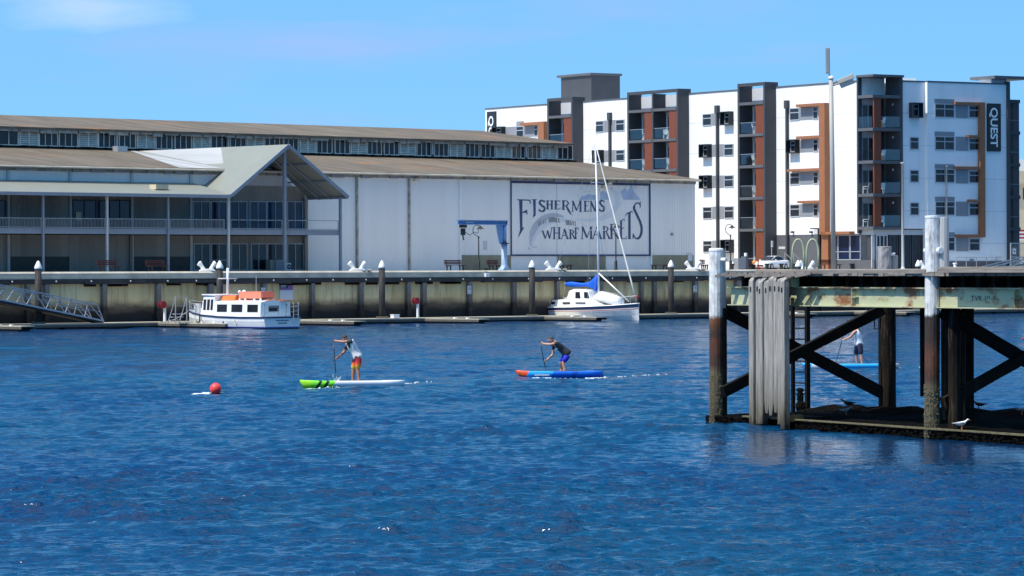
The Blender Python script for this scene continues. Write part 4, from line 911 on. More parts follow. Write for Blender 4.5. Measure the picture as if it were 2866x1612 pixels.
for k in range(5):
    lwin(1670, 1692, k, hood1.get((1,k)) == 0); lpan(1693, 1725, k); lwin(1726, 1750, k, False)
    lwin(1969, 1994, k, hood1.get((2,k)) == 0); lpan(1995, 2028, k); lwin(2029, 2055, k, hood1.get((2,k)) == 1)
    if k < 4: lwin(2213, 2240, k, hood1.get((3,k)) == 0); lpan(2241, 2277, k); lwin(2278, 2292, k)
    lwin(1389, 1417, k, k == 0); lpan(1418, 1446, k); lwin(1447, 1468, k); lpan(1469, 1496, k); lwin(1497, 1508, k)
MB().box(H.gx(1447,0), H.gx(1468,0), -.03, -.003, WZ[0][1]+.003, WZ[0][1]+.5).build('grey_panel', M['grey_panel'], ho)
def orange_l(p0, p1, y0, y1, d=.62):
    pm = (p0+p1)/2; return MB().box(H.gx(p0,-d), H.gx(p1,-d), -d, -.004, H.gz(pm,y1,-d), H.gz(pm,y0,-d))
zt0 = WZ[0][1]
x0, x1 = H.gx(2293,-.6), H.gx(2309,-.6); zbm = H.gz(2300, 656, -.6); zta = H.gz(2300, 288, -.6)
b = MB(); b.box(x0, x1, -.6, -.004, zbm, zta)
for px0, y0, y1 in ((2229,288,296),(2229,378.5,386),(2203,470,477),(2232,560.5,567)):
    z1, z0 = H.gz(2292,y0,-.6), H.gz(2292,y1,-.6); b.box(H.gx(px0,-.6), x0 - .003, -.6, -.005, z0, z1)
b.build('orange_frame', M['orange'], ho)
x2, x3 = H.gx(1507,-.6), H.gx(1523,-.6); b = MB(); za_ = H.gz(1515,340,-.6); b.box(x2, x3, -.6, -.004, 6, za_); b.box(H.gx(1457,-.6), x2-.003, -.6, -.005, za_-.3, za_); b.build('orange_frame', M['orange'], ho)
b = MB(); xg1 = H.gx(2378,-.6); b.box(x1 - .6, xg1, -.6, -.005, H.gz(2340,656,-.6), H.gz(2340,648,-.6)); b.build('shop_canopy', M['orange'], ho)
b = MB(); b.box(H.gx(2299,-.3), H.gx(2318,-.3), -.3, RD-.02, 4, H.gz(2310,657,-.3)); b.build('orange_wall', M['orange'], ho)
for px, yt in ((1707,315),(2008,295),(2203,281)):
    x = H.gx(px,-.2); zt_ = H.gz(px, yt, -.2); b = MB(); b.box(x-.11, x+.11, -.28, -.02, 4.0, zt_-.75); b.box(x-.22, x+.22, -.36, -.01, zt_-.747, zt_); b.build('downpipe', M['charcoal'], ho)
for px in (2219, 2271): x = H.gx(px,-.1); MB().box(x-.13,x+.13,-.25,-.004,H.gz(px,652,-.1),H.gz(px,647,-.1)).build('wall_lamp', M['black'], ho)
x = H.gx(2189,0); MB().box(x-.5,x+.5,-.02,.008,H.gz(2189,697,0),H.gz(2189,690,0)).build('wall_notice', M['pale_panel'], ho)
b = MB(); b.box(H.gx(2272,-1),H.gx(2297,-.4),-1.2,-.005,H.gz(2285,641,-1),H.gz(2285,638,-1)); b.build('door_canopy', M['charcoal'], ho)
b = MB(); b.box(H.gx(2291,-.1),H.gx(2298,-.1),-.2,-.006,4,H.gz(2294,641,0)); b.build('dark_door', M['black'], ho)
MB().box(H.gx(2279,0),H.gx(2290,0),-.03,-.007,zb+.02,zb+.55).build('door_louvre', M['pale_panel'], ho)
# ground floor shopfront on the long face and round the corner
zsh = H.gz(2340, 728, .2); zst = H.gz(2340, 657, .2)
MB().box(H.gx(2318,.2), 0, .1, .24, 4, zsh).build('base_wall', M['charcoal_light'], ho)
for a_, c_ in ((2319,2346),(2347.5,2380),(2381.5,2410)): fwindow(ho, H.gx(a_,.2), H.gx(c_,.2), zsh+.01, zst-.03, .24, 1, (.33,), .06, .12, 'glass_blue', 'frame', 'shop_window')
b = MB(); b.box(H.gx(2318,.2), sC+.05, .242, .248, 4.0, zst); b.build('shop_back', M['charcoal'], ho)
zl = ZS[4] - .27; zlin = H.pxs(2480, 657, -.3)[1]
MB().box(sC + .1, -.25, .25, oB + .0, zlin, zl - .003).build('lintel_panel', M['pale_panel'], ho)
o_ = [H.pxs(p, 757, -.3)[0] for p in (2420,2442,2452,2484,2488,2512,2516,2548,2552,2594)]
for k in range(5): fwindow(ho, max(o_[2*k], .27), o_[2*k+1], 4.05, zlin - .01, .35, 2 if k != 1 else 3, (), .10, .10, 'glass', 'pale_panel' if k < 2 else 'dgrey', 'shop_window', side=1)
MB().box(-1.2, -.42, .3, oB, 4, zlin - .005).build('shop_back', M['charcoal'], ho)
# --- corner balcony tower
ztc = RZ(208, 2444) ; oc1 = oC
b = MB(); b.box(sC - .05, sC + .16, -.12, .3, RZ(652,2430), ztc - .2); b.box(sC + .17, .18, oc1 - .3, oc1 + .003 - .01, RZ(640,2520), ztc - .2); b.box(sC - .3, sC - .02, .31, oc1 - .31, RZ(640,2440), ztc - .2)
b.build('tower_frame', M['charcoal'], ho)
MB().box(sC - .06, .35, -.20, oc1 + .02, ztc - .197, ztc).build('tower_canopy', M['charcoal_light'], ho)
for z in ZS: MB().box(sC + .165, .22, -.15, oc1 - .305, z - .27, z).build('balcony_slab', M['charcoal_light'], ho)
lev = ZS[::-1]
for k in range(4):
    z0, z1 = lev[k] + .004, lev[k+1] - .274
    MB().box(-.05, .12, .06, .85, z0, z1).build('timber_screen', M['timber'], ho)
    MB().box(sC + .02, sC + .07, .35, oc1 - .75, z1 - .48, z1).build('lintel_panel', M['pale_panel'], ho)
    fwindow(ho, .4, oc1 - .8, z0, z1 - .49, -(sC + .02), 3, (), .08, .06, 'glass', 'frame', 'balcony_door', side=1)
    clear_panel(ho, .16, .18, .9, oc1 - .35, z0 + .06, z0 + 1.02); clear_panel(ho, sC + .25, .0, -.11, -.09, z0 + .06, z0 + 1.02)
    MB().ell((sC + 1.3, oc1 - .36, z1 - .5), (.12,.06,.12)).build('wall_lamp', M['sign_grey'], ho, True)
MB().box(sC + .02, sC + .09, .31, oc1 - .315, ZS[0] + .01, ztc - .21).build('attic_panel', M['white'], ho)
# --- windows of the end face
def owin(p0, p1, zz, S_, n=1, hz=(.62,)): return fwindow(ho, H.pxs(p0,757,S_)[0], H.pxs(p1,757,S_)[0], zz[0], zz[1], -S_, n, hz, .08, .07, side=1)
for k in range(4):
    if k == 0:
        a_, c_ = H.pxs(2548,757,0)[0], H.pxs(2572,757,0)[0]; z0, z1 = WZ[0]; b = MB()
        b.box(.003,.6,a_-.1,a_,z0-.1,z1+.1); b.box(.003,.6,c_,c_+.1,z0-.1,z1+.1); b.box(.003,.6,a_+.002,c_-.002,z1,z1+.1); b.box(.003,.6,a_+.002,c_-.002,z0-.1,z0); b.build('window_hood', M['hood'], ho)
    owin(2547, 2572, WZ[k], 0)
for k in range(5):
    owin(2617, 2672, (W2[k][0], W2[k][1] - .42), .4, 2, (.62,)); MB().box(.403,.43,H.pxs(2617,757,.4)[0],H.pxs(2672,757,.4)[0],W2[k][1]-.415,W2[k][1]).build('grey_panel', M['grey_panel'], ho)
    MB().box(.403,.44,H.pxs(2676,757,.4)[0],H.pxs(2710,757,.4)[0],WZ[k][0]-.03,WZ[k][1]+.1).build('grey_panel', M['grey_panel'], ho); owin(2712, 2742, WZ[k], .4)
d_ = .75
oq0, oq1 = H.pxs(2745,757,d_)[0], H.pxs(2759,757,d_)[0]
b = MB(); b.box(.404, d_, oq0, oq1, H.pxs(2752,664,d_)[1], H.pxs(2752,286,d_)[1])
for p0, y0, y1 in ((2676,286,293.5),(2712,378,385),(2677,466,473.5),(2714,558,564.5),(2679,656,663.5)): b.box(.404, d_, H.pxs(p0,757,d_)[0], oq0-.003, H.pxs(2720,y1,d_)[1], H.pxs(2720,y0,d_)[1])
b.build('orange_frame', M['orange'], ho)
MB().box(.41, .5, oB+.02, oE-.02, 4, RZ(731,2700)).build('base_wall', M['charcoal_light'], ho)
MB().box(-.5, .62, oE+.003, oE+.28, 4, zp+.3).build('end_fin', M['charcoal'], ho)
MB().box(-2.6, .9, oE-1.8, oE+2.4, zp+.5, zp+.78).build('roof_canopy', M['charcoal_light'], ho); MB().box(-1.5,.2,oE-1.6,oE+.2,zp+.14,zp+.497).build('canopy_wall', M['pale_panel'], ho)
MB().box(-3.5,-2.2,oB-2.2,oB+.8,zp+.0,zp+.5).build('roof_plant', M['white'], ho)
# --- balcony tower at the far end
oa, ob_ = H.pxs(2824,757,-.5)[0], H.pxs(2855,757,-.5)[0]
for y in (279,367.5,457,547,636): z = H.pxs(2838,y,-.5)[1]; MB().box(-2.6,-.4,oE+.29,ob_,z-.32,z).build('balcony_slab', M['charcoal'], ho)
b = MB(); oo = H.pxs(2837,757,-.5)[0]; b.box(-.95,-.5,oo,ob_-.05,4,H.pxs(2838,282,-.5)[1]); b.build('tower_column', M['charcoal'], ho)
for y in (336,425,515,606): z = H.pxs(2838,y,-.5)[1]; MB().box(-.47,-.43,oE+.3,ob_-.1,z-.05,z).build('handrail', M['steel_blue'], ho)
# --- dark plant room on the roof
b = MB(); k0 = H.px(1655, 205, 5.0); xb = k0[0]; zt_ = k0[1]; xl = H.gx(1572, 5.0); oy = H.pxs(1737, 757, xb)[0]
b.box(xl, xb, 5.0, oy, zp - .1, zt_ - .2); b.build('plant_room', M['charcoal'], ho); MB().box(xl-.5, xb+.1, 4.8, oy+.2, zt_-.197, zt_+.05).build('plant_room_roof', M['charcoal_light'], ho)
# --- signs
def vsign(px0, px1, y0, y1, left):
    if left: a_, c_ = H.gx(px0,-.15), H.gx(px1,-.15); z1, z0 = H.gz(px0,y0,-.15), H.gz(px0,y1,-.15)
    else: a_, c_ = H.pxs(px0,757,.55)[0], H.pxs(px1,757,.55)[0]; z1, z0 = H.pxs(px0,y0,.55)[1], H.pxs(px0,y1,.55)[1]
    b = MB(); (b.box(a_, c_, -.15, -.004, z0, z1) if left else b.box(.404, .55, a_, c_, z0, z1)); sg = b.build('sign', M['hood'], ho)
    vs, fs = text_mesh('QUEST', 1.0, .022); xs = [v[0] for v in vs]; ys = [v[1] for v in vs]; hx, hy = max(xs)-min(xs), .73
    b = MB(); Lz, Wd = (z1-z0)*.82, (c_-a_)*.54; vv = []
    # letters in a column: spread them along the board, tops to the right
    for x, y, _ in vs:
        u = (x-min(xs))/hx; z = z1-(z1-z0)*.09-u*Lz; t_ = a_+(c_-a_)*.23+(y/hy)*Wd
        vv.append((t_, -.154, z) if left else (.554, t_, z))
    b._add(vv, fs); b.build('sign_letters', M['white'], sg)
vsign(1364, 1388, 313, 452, True); vsign(2766, 2803, 289, 423, False)
# ------------------------------------------------------------------ balcony furniture (each its own thing)
def chair_mesh():
    b = MB(); b.box(-.24,.24,-.24,.22,.42,.46)
    for x in (-.21,.21):
        for y in (-.2,.2): b.bar((x,y,0),(x*.95,y*.95,.43),.04)
        b.bar((x*1.1,-.2,.64),(x*1.1,.24,.66),.045)
        b.bar((x*1.1,-.2,.44),(x*1.1,-.2,.64),.035)
    for k in range(7): a = -1.0+2.0*k/6; b.bar((.22*math.sin(a*.9),.22+.05*math.cos(a),.45),(.26*math.sin(a),.30+.05*math.cos(a),.88+.05*math.cos(a*1.4)),.05,.02)
    b.tube([(.27*math.sin(a),.30+.05*math.cos(a),.90+.05*math.cos(a*1.4)) for a in np.linspace(-1,1,7)], .025, 6)
    return b
def stool_mesh(): return MB().lathe([(.20,0),(.22,.05),(.25,.40),(.25,.46),(.22,.48),(.02,.485)], 14)
M['stool'] = mat('orange_stool', (.62,.25,.05), .5, .1, 3)
fl = ['ground', 'first', 'second', 'third', 'fourth', 'top']
names = {0: 'left hotel tower', 1: 'twin hotel tower', 2: 'hotel tower right of the shed'}
ch0 = st0 = None
def put(kind, s_, o_, z, rot, lb):
    global ch0, st0
    p = H.w(s_, o_, z)
    src = ch0 if kind == 'chair' else st0
    if src is None:
        o = (chair_mesh() if kind == 'chair' else stool_mesh()).build('balcony_chair' if kind == 'chair' else 'orange_stool', M['white' if kind == 'chair' else 'stool'], smooth=(kind != 'chair'))
        tag(o, lb, 'chair' if kind == 'chair' else 'stool', 'white chairs on the hotel balconies' if kind == 'chair' else 'orange stools on the hotel balconies')
        if kind == 'chair': ch0 = o
        else: st0 = o
    else: o = src.copy(); COL.objects.link(o); o['label'] = lb
    o.location = p; o.rotation_euler = (0, 0, H.ang + rot)
bays1 = []
x0, x1, _ = tw[1]; xm = (x0+x1+.28)/2
for (u0,u1,nm) in ((x0+.28,xm-.12,'left bay'),(xm+.12,x1-.02,'right bay')):
    for k,fn in ((0,'top'),(1,'second highest')):
        wd = u1-u0; z = ZS[k+1]+.004 if False else ZS[k+1]
        put('chair', u0+wd*.46, -TP+.75, z+.003, R(200 if k else 150), f'white chair on the {fn} balcony, {nm} of the twin hotel tower')
        put('stool', u0+wd*.62, -TP+.42, z+.003, 0, f'orange stool on the {fn} balcony, {nm} of the twin hotel tower')
put('chair', xm+.12+(x1-xm)*.25, -TP+.8, ZS[1]+.003, R(60), 'second white chair on the top balcony, right bay of the twin hotel tower')
x0, x1, _ = tw[2]; u0 = x0+.28; wd = x1-u0
for k, fn in ((1,'top'),(2,'second highest'),(3,'third highest'),(4,'lowest raised')):
    put('chair', u0+wd*.40, -TP+.75, ZS[k]+.003, R(120+30*k), f'white chair on the {fn} balcony of the single tower left of the lamp pole')
    put('stool', u0+wd*.60, -TP+.40, ZS[k]+.003, 0, f'orange stool on the {fn} balcony of the single tower left of the lamp pole')
for k, fn in ((1,'top'),(2,'second'),(3,'third'),(4,'lowest')):
    put('chair', -.45, 1.35, ZS[k]+.003, R(20*k-30), f'white chair behind the glass on the {fn} corner balcony of the hotel')
    if k <= 2: put('stool', -.12, 1.05, ZS[k]+.003, 0, f'orange stool by the timber screen on the {fn} corner balcony')
    if k >= 3: put('chair', sC+.9, .1, ZS[k]+.003, R(-40), f'white chair left of the timber screen on the {fn} corner balcony')
# ------------------------------------------------------------------ street things in front of the hotel
def street(px, o_): return Q.w(Q.gx(px, o_), o_, 4.0)
pl = [(2147,6.0,'black tapered planter in front of the white car bonnet'),(2187,6.0,'black tapered planter in front of the white car door'),(2049,6.0,'black tapered planter beside the rusty white jetty pile'),(2225,9,'black tapered planter behind the pale green hoops'),(2384,8,'black tapered planter under the hotel shopfront'),(2425,8,'black tapered planter under the hotel glass doors'),(2451,8,'black tapered planter beside the grey timber bollard')]
p0 = None
for px, o_, lb in pl:
    if p0 is None:
        p0 = MB().rings([[(sx*w_, sy*w_, z) for sx, sy in ((-1,-1),(1,-1),(1,1),(-1,1))] for w_, z in ((.09,0),(.12,.42),(.17,.44),(.17,.52),(.13,.52),(.11,.46))]).build('planter', M['black'])
        tag(p0, lb, 'planter', 'black planters along the street'); o = p0
    else: o = p0.copy(); COL.objects.link(o); o['label'] = lb
    o.location = street(px, o_); o.rotation_euler = (0,0,Q.ang)
t = thing('service_cabinet', 'grey service cabinet beside the white car', 'cabinet', street(2076, 6.5), Q.ang); MB().box(-.75,.2,-.3,.3,0,1.0).build('body', M['grey_panel'], t, bevel=.02); MB().box(.22,.55,-.28,.28,0,1.15).build('side_body', M['charcoal_light'], t, bevel=.02); MB().box(.3,.5,-.2,.0,1.153,1.45).build('top_unit', M['white'], t, bevel=.02)
t = thing('red_planter_bench', 'dark red bench left of the white car', 'bench', street(2102, 7.5), Q.ang); b = MB(); [b.box(-.45,.45,.25,.29,.3+.14*k,.40+.14*k) for k in range(4)]; b.box(-.45,.45,-.2,.24,.40,.45); b.build('seat', M['bench'], t); b = MB(); b.box(-.4,-.33,-.18,.3,0,.398); b.box(.33,.4,-.18,.3,0,.398); b.build('leg', M['black'], t)
t = thing('orange_armchair', 'orange armchair behind the dark red bench left of the white car', 'armchair', street(2112, 10), Q.ang); MB().lathe([(.22,.5),(.24,.6),(.25,.72),(.20,.78),(.02,.80)], 14).build('body', M['stool'], t, True)
t = thing('red_marker', 'red marker post at the front of the white car', 'marker', street(2122, 4.5), Q.ang); MB().lathe([(.09,0),(.07,.3),(.05,.6),(.06,.62),(.04,.74),(.02,.76)], 10).build('post', M['red'], t, True); MB().lathe([(.2,0),(.2,.04),(.14,.05)], 12).build('base', M['black'], t, True)
for px0, px1, lb in ((2300,2352,'dark red bench under the hotel shopfront'),(1966,1982,'dark red bench end left of the rusty white jetty pile')):
    bench('bench', lb, px0, px1, 8.5)
t = thing('parking_sign', 'small white parking sign on a thin post behind the white car', 'sign', street(2160, 13), Q.ang); zt_ = Q.gz(2160,674,13)-4; b = MB(); b.bar((0,0,0),(0,0,zt_),.06); b.build('post', M['steel'], t); MB().box(-.13,.13,-.06,-.035,zt_-.55,zt_).build('sheet', M['white'], t); b = MB(); b.box(-.03,.03,-.065,-.0605,zt_-.42,zt_-.1); b.build('symbol', M['ink'], t)
t = thing('stair_handrail', 'pair of slanting steel handrails behind the pale green hoops', 'handrail', street(2222, 12), Q.ang); P0 = street(2222,12)
for a_, c_ in (((2197,708),(2222,731)),((2221,709),(2248,732))):
    b = MB(); q0, q1 = [Q.w(*(lambda r: (r[0], 12, r[1]))(Q.px(x, y, 12))) for x, y in (a_, c_)]; rot = Matrix.Rotation(-Q.ang, 3, 'Z'); q0, q1 = rot @ (q0-P0), rot @ (q1-P0)
    b.bar(q0, q1, .07); b.build('rail', M['steel'], t); b = MB(); b.bar((q0.x,q0.y,0),q0,.05); b.bar((q1.x,q1.y,0),q1,.05); b.build('post', M['steel'], t)
t = thing('stair_handrail', 'slanting white handrail by the hotel steps beside the flagpole', 'handrail', street(2545, 9), Q.ang); P0 = street(2545,9); b = MB()
q0, q1 = [rot @ (Q.w(*(lambda r: (r[0], 9, r[1]))(Q.px(x, y, 9))) - P0) for x, y in ((2530,714),(2550,730))]; b.bar(q0,q1,.08); b.build('rail', M['white'], t); b = MB(); b.bar((q0.x,q0.y,0),q0,.05); b.bar((q1.x,q1.y,0),q1,.05); b.build('post', M['steel'], t)
b = MB(); [b.box(-1.2+.1*k,.6,-.5+.35*k,-.15+.35*k,.02,.17*(k+1)) for k in range(3)]; t2 = b.build('entrance_steps', M['paving']); tag(t2,'low entrance steps in front of the dark hotel glass doors','steps'); t2.location = street(2512, 11); t2.rotation_euler = (0,0,Q.ang)
def pole(lb, px, yt, o_, r_=.08):
    t = thing('flagpole', lb, 'flagpole', street(px, o_), 0, 'thin white poles in front of the hotel'); h = Q.gz(px,yt,o_)-4
    MB().lathe([(.22,0),(.22,.05),(r_*1.3,.08),(r_,.3),(r_*.8,h-.1),(r_*1.6,h-.08),(r_*1.4,h),(.01,h+.02)], 12).build('pole', M['post'], t, True); MB().lathe([(.3,0),(.3,.03),(.02,.035)], 12).build('base_plate', M['steel'], t)
pole('thin white pole right of the corner balconies of the hotel', 2527, 455, 3.0, .13); pole('thin white pole right of the tall white jetty pile', 2650, 464, 3.0, .09)
# --- white coupe
def car():
    t = thing('parked_car', 'white two door car parked behind the quay edge', 'car', street(2160, 8.0) , math.atan2(-.80,-.60))
    k = .84
    def sec(x, hw, zlo, zsh, zt, tw): return [(x*k,-hw*k,zlo*k),(x*k,-hw*k*1.02,(zlo+zsh)/2*k),(x*k,-hw*k*.97,zsh*k),(x*k,-tw*k,zt*k),(x*k,tw*k,zt*k),(x*k,hw*k*.97,zsh*k),(x*k,hw*k*1.02,(zlo+zsh)/2*k),(x*k,hw*k,zlo*k)]
    MB().rings([sec(-2.25,.70,.35,.80,.88,.6),sec(-2.1,.84,.25,.92,.98,.72),sec(-1.3,.90,.2,.95,1.02,.75),sec(-.5,.9,.2,.93,.96,.74),sec(.6,.9,.2,.90,.94,.72),sec(1.0,.89,.2,.88,.92,.74),sec(1.8,.85,.2,.78,.84,.70),sec(2.15,.78,.25,.66,.72,.6),sec(2.28,.62,.32,.55,.6,.5)]).build('body', M['car_white'], t, True)
    MB().rings([[(x*k,-w_*k,z*k),(x*k,w_*k,z*k),((x)*k,w_*k*.98,(z+.02)*k),(x*k,-w_*k*.98,(z+.02)*k)] for x,w_,z in ((-1.75,.66,1.0),(-.95,.60,1.36),(-.2,.60,1.42),(.3,.58,1.36),(1.05,.70,.95))]).build('roof', M['car_white'], t, True)
    for sg in (-1,1):
        b = MB(); b.face([(x*k,sg*y*k,z*k) for x,y,z in ((-1.45,.735,1.0),(-.85,.655,1.32),(-.2,.65,1.37),(.25,.65,1.31),(.85,.735,.97))]); b.face([(x*k,sg*(y-.03)*k,z*k) for x,y,z in ((-1.45,.735,1.0),(-.85,.655,1.32),(-.2,.65,1.37),(.25,.65,1.31),(.85,.735,.97))][::-1]); b.build('side_window', M['glass'], t)
        b = MB(); b.ell((.72*k,sg*.98*k,.98*k),(.10*k,.12*k,.08*k),10,6); b.build('mirror', M['car_white'], t, True)
        b = MB(); b.ell((2.12*k,sg*.58*k,.64*k),(.14*k,.16*k,.07*k),10,6); b.build('headlight', M['sign_grey'], t, True)
        for x in (-1.35, 1.38):
            b = MB(); b.rings([[((x+.33*math.cos(a))*k, sg*yy*k, (.33+.33*math.sin(a))*k) for a in np.linspace(0,2*math.pi,21)[:-1]] for yy in (.72,.925)]); wh = b.build('wheel', M['tyre'], t)
            b = MB(); b.rings([[((x+.2*math.cos(a))*k, sg*yy*k, (.33+.2*math.sin(a))*k) for a in np.linspace(0,2*math.pi,11)[:-1]] for yy in (.926,.94)]); b.build('rim', M['steel'], wh)
    b = MB(); b.face([(x*k,y*k,z*k) for x,y,z in ((1.06,-.66,.985),(1.06,.66,.985),(.36,.55,1.385),(.36,-.55,1.385))]); b.face([(x*k,y*k,z*k) for x,y,z in ((1.04,-.66,.975),(1.04,.66,.975),(.34,.55,1.375),(.34,-.55,1.375))][::-1]); b.build('windscreen', M['glass'], t)
    MB().box(2.10*k,2.285*k,-.4*k,.4*k,.34*k,.5*k).build('grille', M['black'], t)
M['car_white'] = mat('car_paint', (.75,.76,.77), .2, .03, 2, spec=.6)
car()
# ------------------------------------------------------------------ distant building at the right edge
t = thing('distant_building', 'cream and white building far behind the hotel at the right edge', 'building', at(2872, 757, 460), R(20))
zz = lambda y: 4 + (752-y)*.046
MB().box(-3.5,14,0,10,1,zz(596)).build('wall', M['cream'], t); MB().box(-3.2,14,.4,9.6,zz(560),zz(528)).build('upper_wall', M['white'], t); MB().box(-3.6,14.2,-.4,10.4,zz(596)+.003,zz(560)-.003).build('roof', M['cream'], t)
b = MB(); [b.box(-3+k*2.6,-1.2+k*2.6,-.08,-.004,zz(640),zz(608)) for k in range(6)]; b.build('window', M['glass'], t)
t = thing('striped_barrier', 'red and white striped barrier boards beyond the hotel end', 'barrier', at(2848, 757, 400), R(25)); zz = lambda y: 4 + (752-y)*.04 - 4
for k in range(6): MB().box(-1.6,2.2,0,.06,zz(668)+k*.2,zz(668)+k*.2+.197).build('board', M['red' if k%2 else 'white'], t)
b = MB(); b.box(-1.5,-1.4,.062,.14,-3.0,zz(640)); b.box(2.0,2.1,.062,.14,-3.0,zz(640)); b.build('post', M['steel'], t)
# ------------------------------------------------------------------ old timber jetty in the right foreground
P1 = on_water(2006, 1184); J = Frame(P1.x, P1.y, .461, -.887)
jt = fthing('jetty', 'old timber jetty with rusty green steel girder and cross braces at the right', 'jetty', J)
ZD = 3.93                                  # deck top
jz = lambda px, py, o=0: J.gz(px, py, o)
s0_, s1_ = J.gx(2036, -.1), 21.0
zg1, zg0 = jz(2300, 803.5, .1), jz(2300, 857.5, .1)
# steel girder: web, flanges, stiffeners
b = MB(); b.box(s0_ - .15, s1_, .10, .13, zg0 + .025, zg1 - .025); b.box(s0_ - .15, s1_, -.02, .24, zg1 - .025, zg1); b.box(s0_ - .15, s1_, -.02, .24, zg0, zg0 + .025)
for px in (2394, 2850): x = J.gx(px, .1); b.box(x - .012, x + .012, -.01, .099, zg0 + .026, zg1 - .026); b.box(x - .16, x + .16, -.005, .098, (zg0+zg1)/2 - .01, (zg0+zg1)/2 + .012)
b.build('girder', M['girder'], jt)
b = MB(); b.box(s0_ - .15, s1_, 3.6, 3.63, zg0 + .025, zg1 - .025); b.box(s0_ - .15, s1_, 3.5, 3.75, zg1 - .025, zg1); b.box(s0_ - .15, s1_, 3.5, 3.75, zg0, zg0 + .025); b.build('girder', M['girder'], jt)
vs, fs = text_mesh('TVR'); b = MB()
x0, x1 = J.gx(2716, .09), J.gx(2748, .09); z0, z1 = jz(2730, 842, .09), jz(2730, 828, .09); mx, my = max(v[0] for v in vs), max(v[1] for v in vs)
b._add([(x0 + v[0]/mx*(x1-x0), .094, z0 + v[1]/my*(z1-z0)) for v in vs], fs)
for k, px in enumerate((2757, 2763, 2768, 2774)): x = J.gx(px,.09); b.box(x-.01, x+.01 + .03*(k==3), .094, .0985, z0+.04, z0+.04+(.08 if k<3 else .015))
b.build('graffiti', M['black'], jt)
b = MB(); x = J.gx(2213,-.1); b.box(x-.03, x+.19, -.20, .05, zg1+.005, zg1+.24); b.build('beam_end', M['arch'], jt, bevel=.03)
# deck
b = MB(); x = s0_ - .1
while x < s1_:
    w_ = random.uniform(.2,.26); b.box(x, x + w_ - .012, -.19 + random.uniform(-.04,.03), 6.2, ZD - .09 + random.uniform(-.01,.006), ZD + random.uniform(-.012,.008)); x += w_
b.build('deck_plank', M['deckwood'], jt)
b = MB(); b.box(s0_ + 1.55, J.gx(2590, -.2), -.21, -.02, ZD - .05, ZD + .07); b.build('kerb_timber', M['deckwood'], jt, bevel=.02)
b = MB(); sx = J.gx(2632, -.4); b.box(sx, sx + 9, -.45, -.12, ZD - .02, ZD + .12)
for k in range(14): b.box(sx+random.uniform(0,8), sx+random.uniform(0,8), -.46-random.uniform(0,.03), -.45, ZD - .02, ZD + random.uniform(.0,.10))
b.build('kerb_timber', M['deckwood'], jt, bevel=.02)
b = MB()
for k in range(9): x = s0_ - .1 + k*.5 + random.uniform(-.1,.1); b.bar((x, -.45, ZD-.10), (x+random.uniform(.2,.7), -.2, ZD-.02), .12, .07)
b.build('loose_timber', M['deckwood'], jt)
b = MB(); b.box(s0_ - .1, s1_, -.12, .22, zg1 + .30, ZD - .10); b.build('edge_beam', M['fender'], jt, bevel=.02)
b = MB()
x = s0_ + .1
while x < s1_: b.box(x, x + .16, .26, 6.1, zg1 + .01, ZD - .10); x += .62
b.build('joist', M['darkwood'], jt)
# front piles
def pile(nm, s_, o_, r0, zt, mt, zb=-.9, n=14, tilt=0.0, zig=.0):
    b = MB(); rr = []
    for z in np.linspace(zb, zt, 14):
        k = r0 * (1 + .06*max(0, .35-z/4)); rr.append([(s_ + tilt*(z-zt) + k*math.cos(2*math.pi*i/n)*(1+random.uniform(-zig,zig)), o_ + k*math.sin(2*math.pi*i/n)*(1+random.uniform(-zig,zig)), z) for i in range(n)])
    b.rings(rr); return b.build(nm, mt, jt)
zt1, zt2 = jz(2006, 700, 0), jz(2612, 606, 0); s2 = J.gx(2611, 0)
p_ = pile('pile', 0, 0, .188, zt1, M['pile_white'], zig=.015); MB().lathe([(.195,zt1-.03),(.195,zt1+.02),(.17,zt1+.05),(.02,zt1+.055)], 16).build('pile_cap', M['white'], p_)
b = MB(); b.tube([(-.24,-.03,zt1-.25),(.34,.1,zt1-.25)], .05, 8); b.build('bolt', M['white'], p_)
pile('pile_post', .04, .12, .13, zt1 - .02, M['white_old'], 3.0, 8); pile('pile_post', .04, .13, .145, 3.0, M['post_dark'], -.9, 8)
p_ = pile('pile', s2, 0, .180, zt2, M['pile_white2'], tilt=.012, zig=.012); MB().lathe([(.188,zt2-.03),(.188,zt2+.02),(.02,zt2+.03)], 16, (s2,0,0)).build('pile_cap', M['white'], p_)
sq = J.gx(2642, .2); b = MB(); b.lathe([(.125,ZD+.0),(.12,zt2-.02),(.02,zt2-.01)], 12, (sq,.2,0)); b.build('pile_post', M['white_old'], jt)
b = MB(); zz = jz(2640,701,.0); b.tube([(s2-.24,-.05,zz),(s2+.05,-.05,zz)], .06, 10); b.tube([(sq-.19,.05,zz),(sq+.1,.05,zz)], .075, 10); b.build('bolt', M['white'], p_)
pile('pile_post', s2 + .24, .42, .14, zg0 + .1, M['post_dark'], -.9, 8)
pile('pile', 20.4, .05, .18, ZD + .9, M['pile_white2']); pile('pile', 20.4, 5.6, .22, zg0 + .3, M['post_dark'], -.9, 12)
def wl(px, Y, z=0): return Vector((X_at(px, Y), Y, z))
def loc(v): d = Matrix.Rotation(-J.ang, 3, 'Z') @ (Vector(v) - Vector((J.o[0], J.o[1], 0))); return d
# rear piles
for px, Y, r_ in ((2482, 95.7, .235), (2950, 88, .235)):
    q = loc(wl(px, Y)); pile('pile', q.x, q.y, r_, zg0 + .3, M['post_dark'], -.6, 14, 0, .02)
q = loc(wl(2583, 92)); b = MB(); b.rings([[(q.x-.06,q.y-.06,z),(q.x+.06+j,q.y-.06,z),(q.x+.06+j,q.y+.06,z),(q.x-.06,q.y+.06,z)] for z,j in ((.72,-.04),(1.0,.0),(zg0+.2,.0))]); b.build('hanging_post', M['post_dark'], jt)
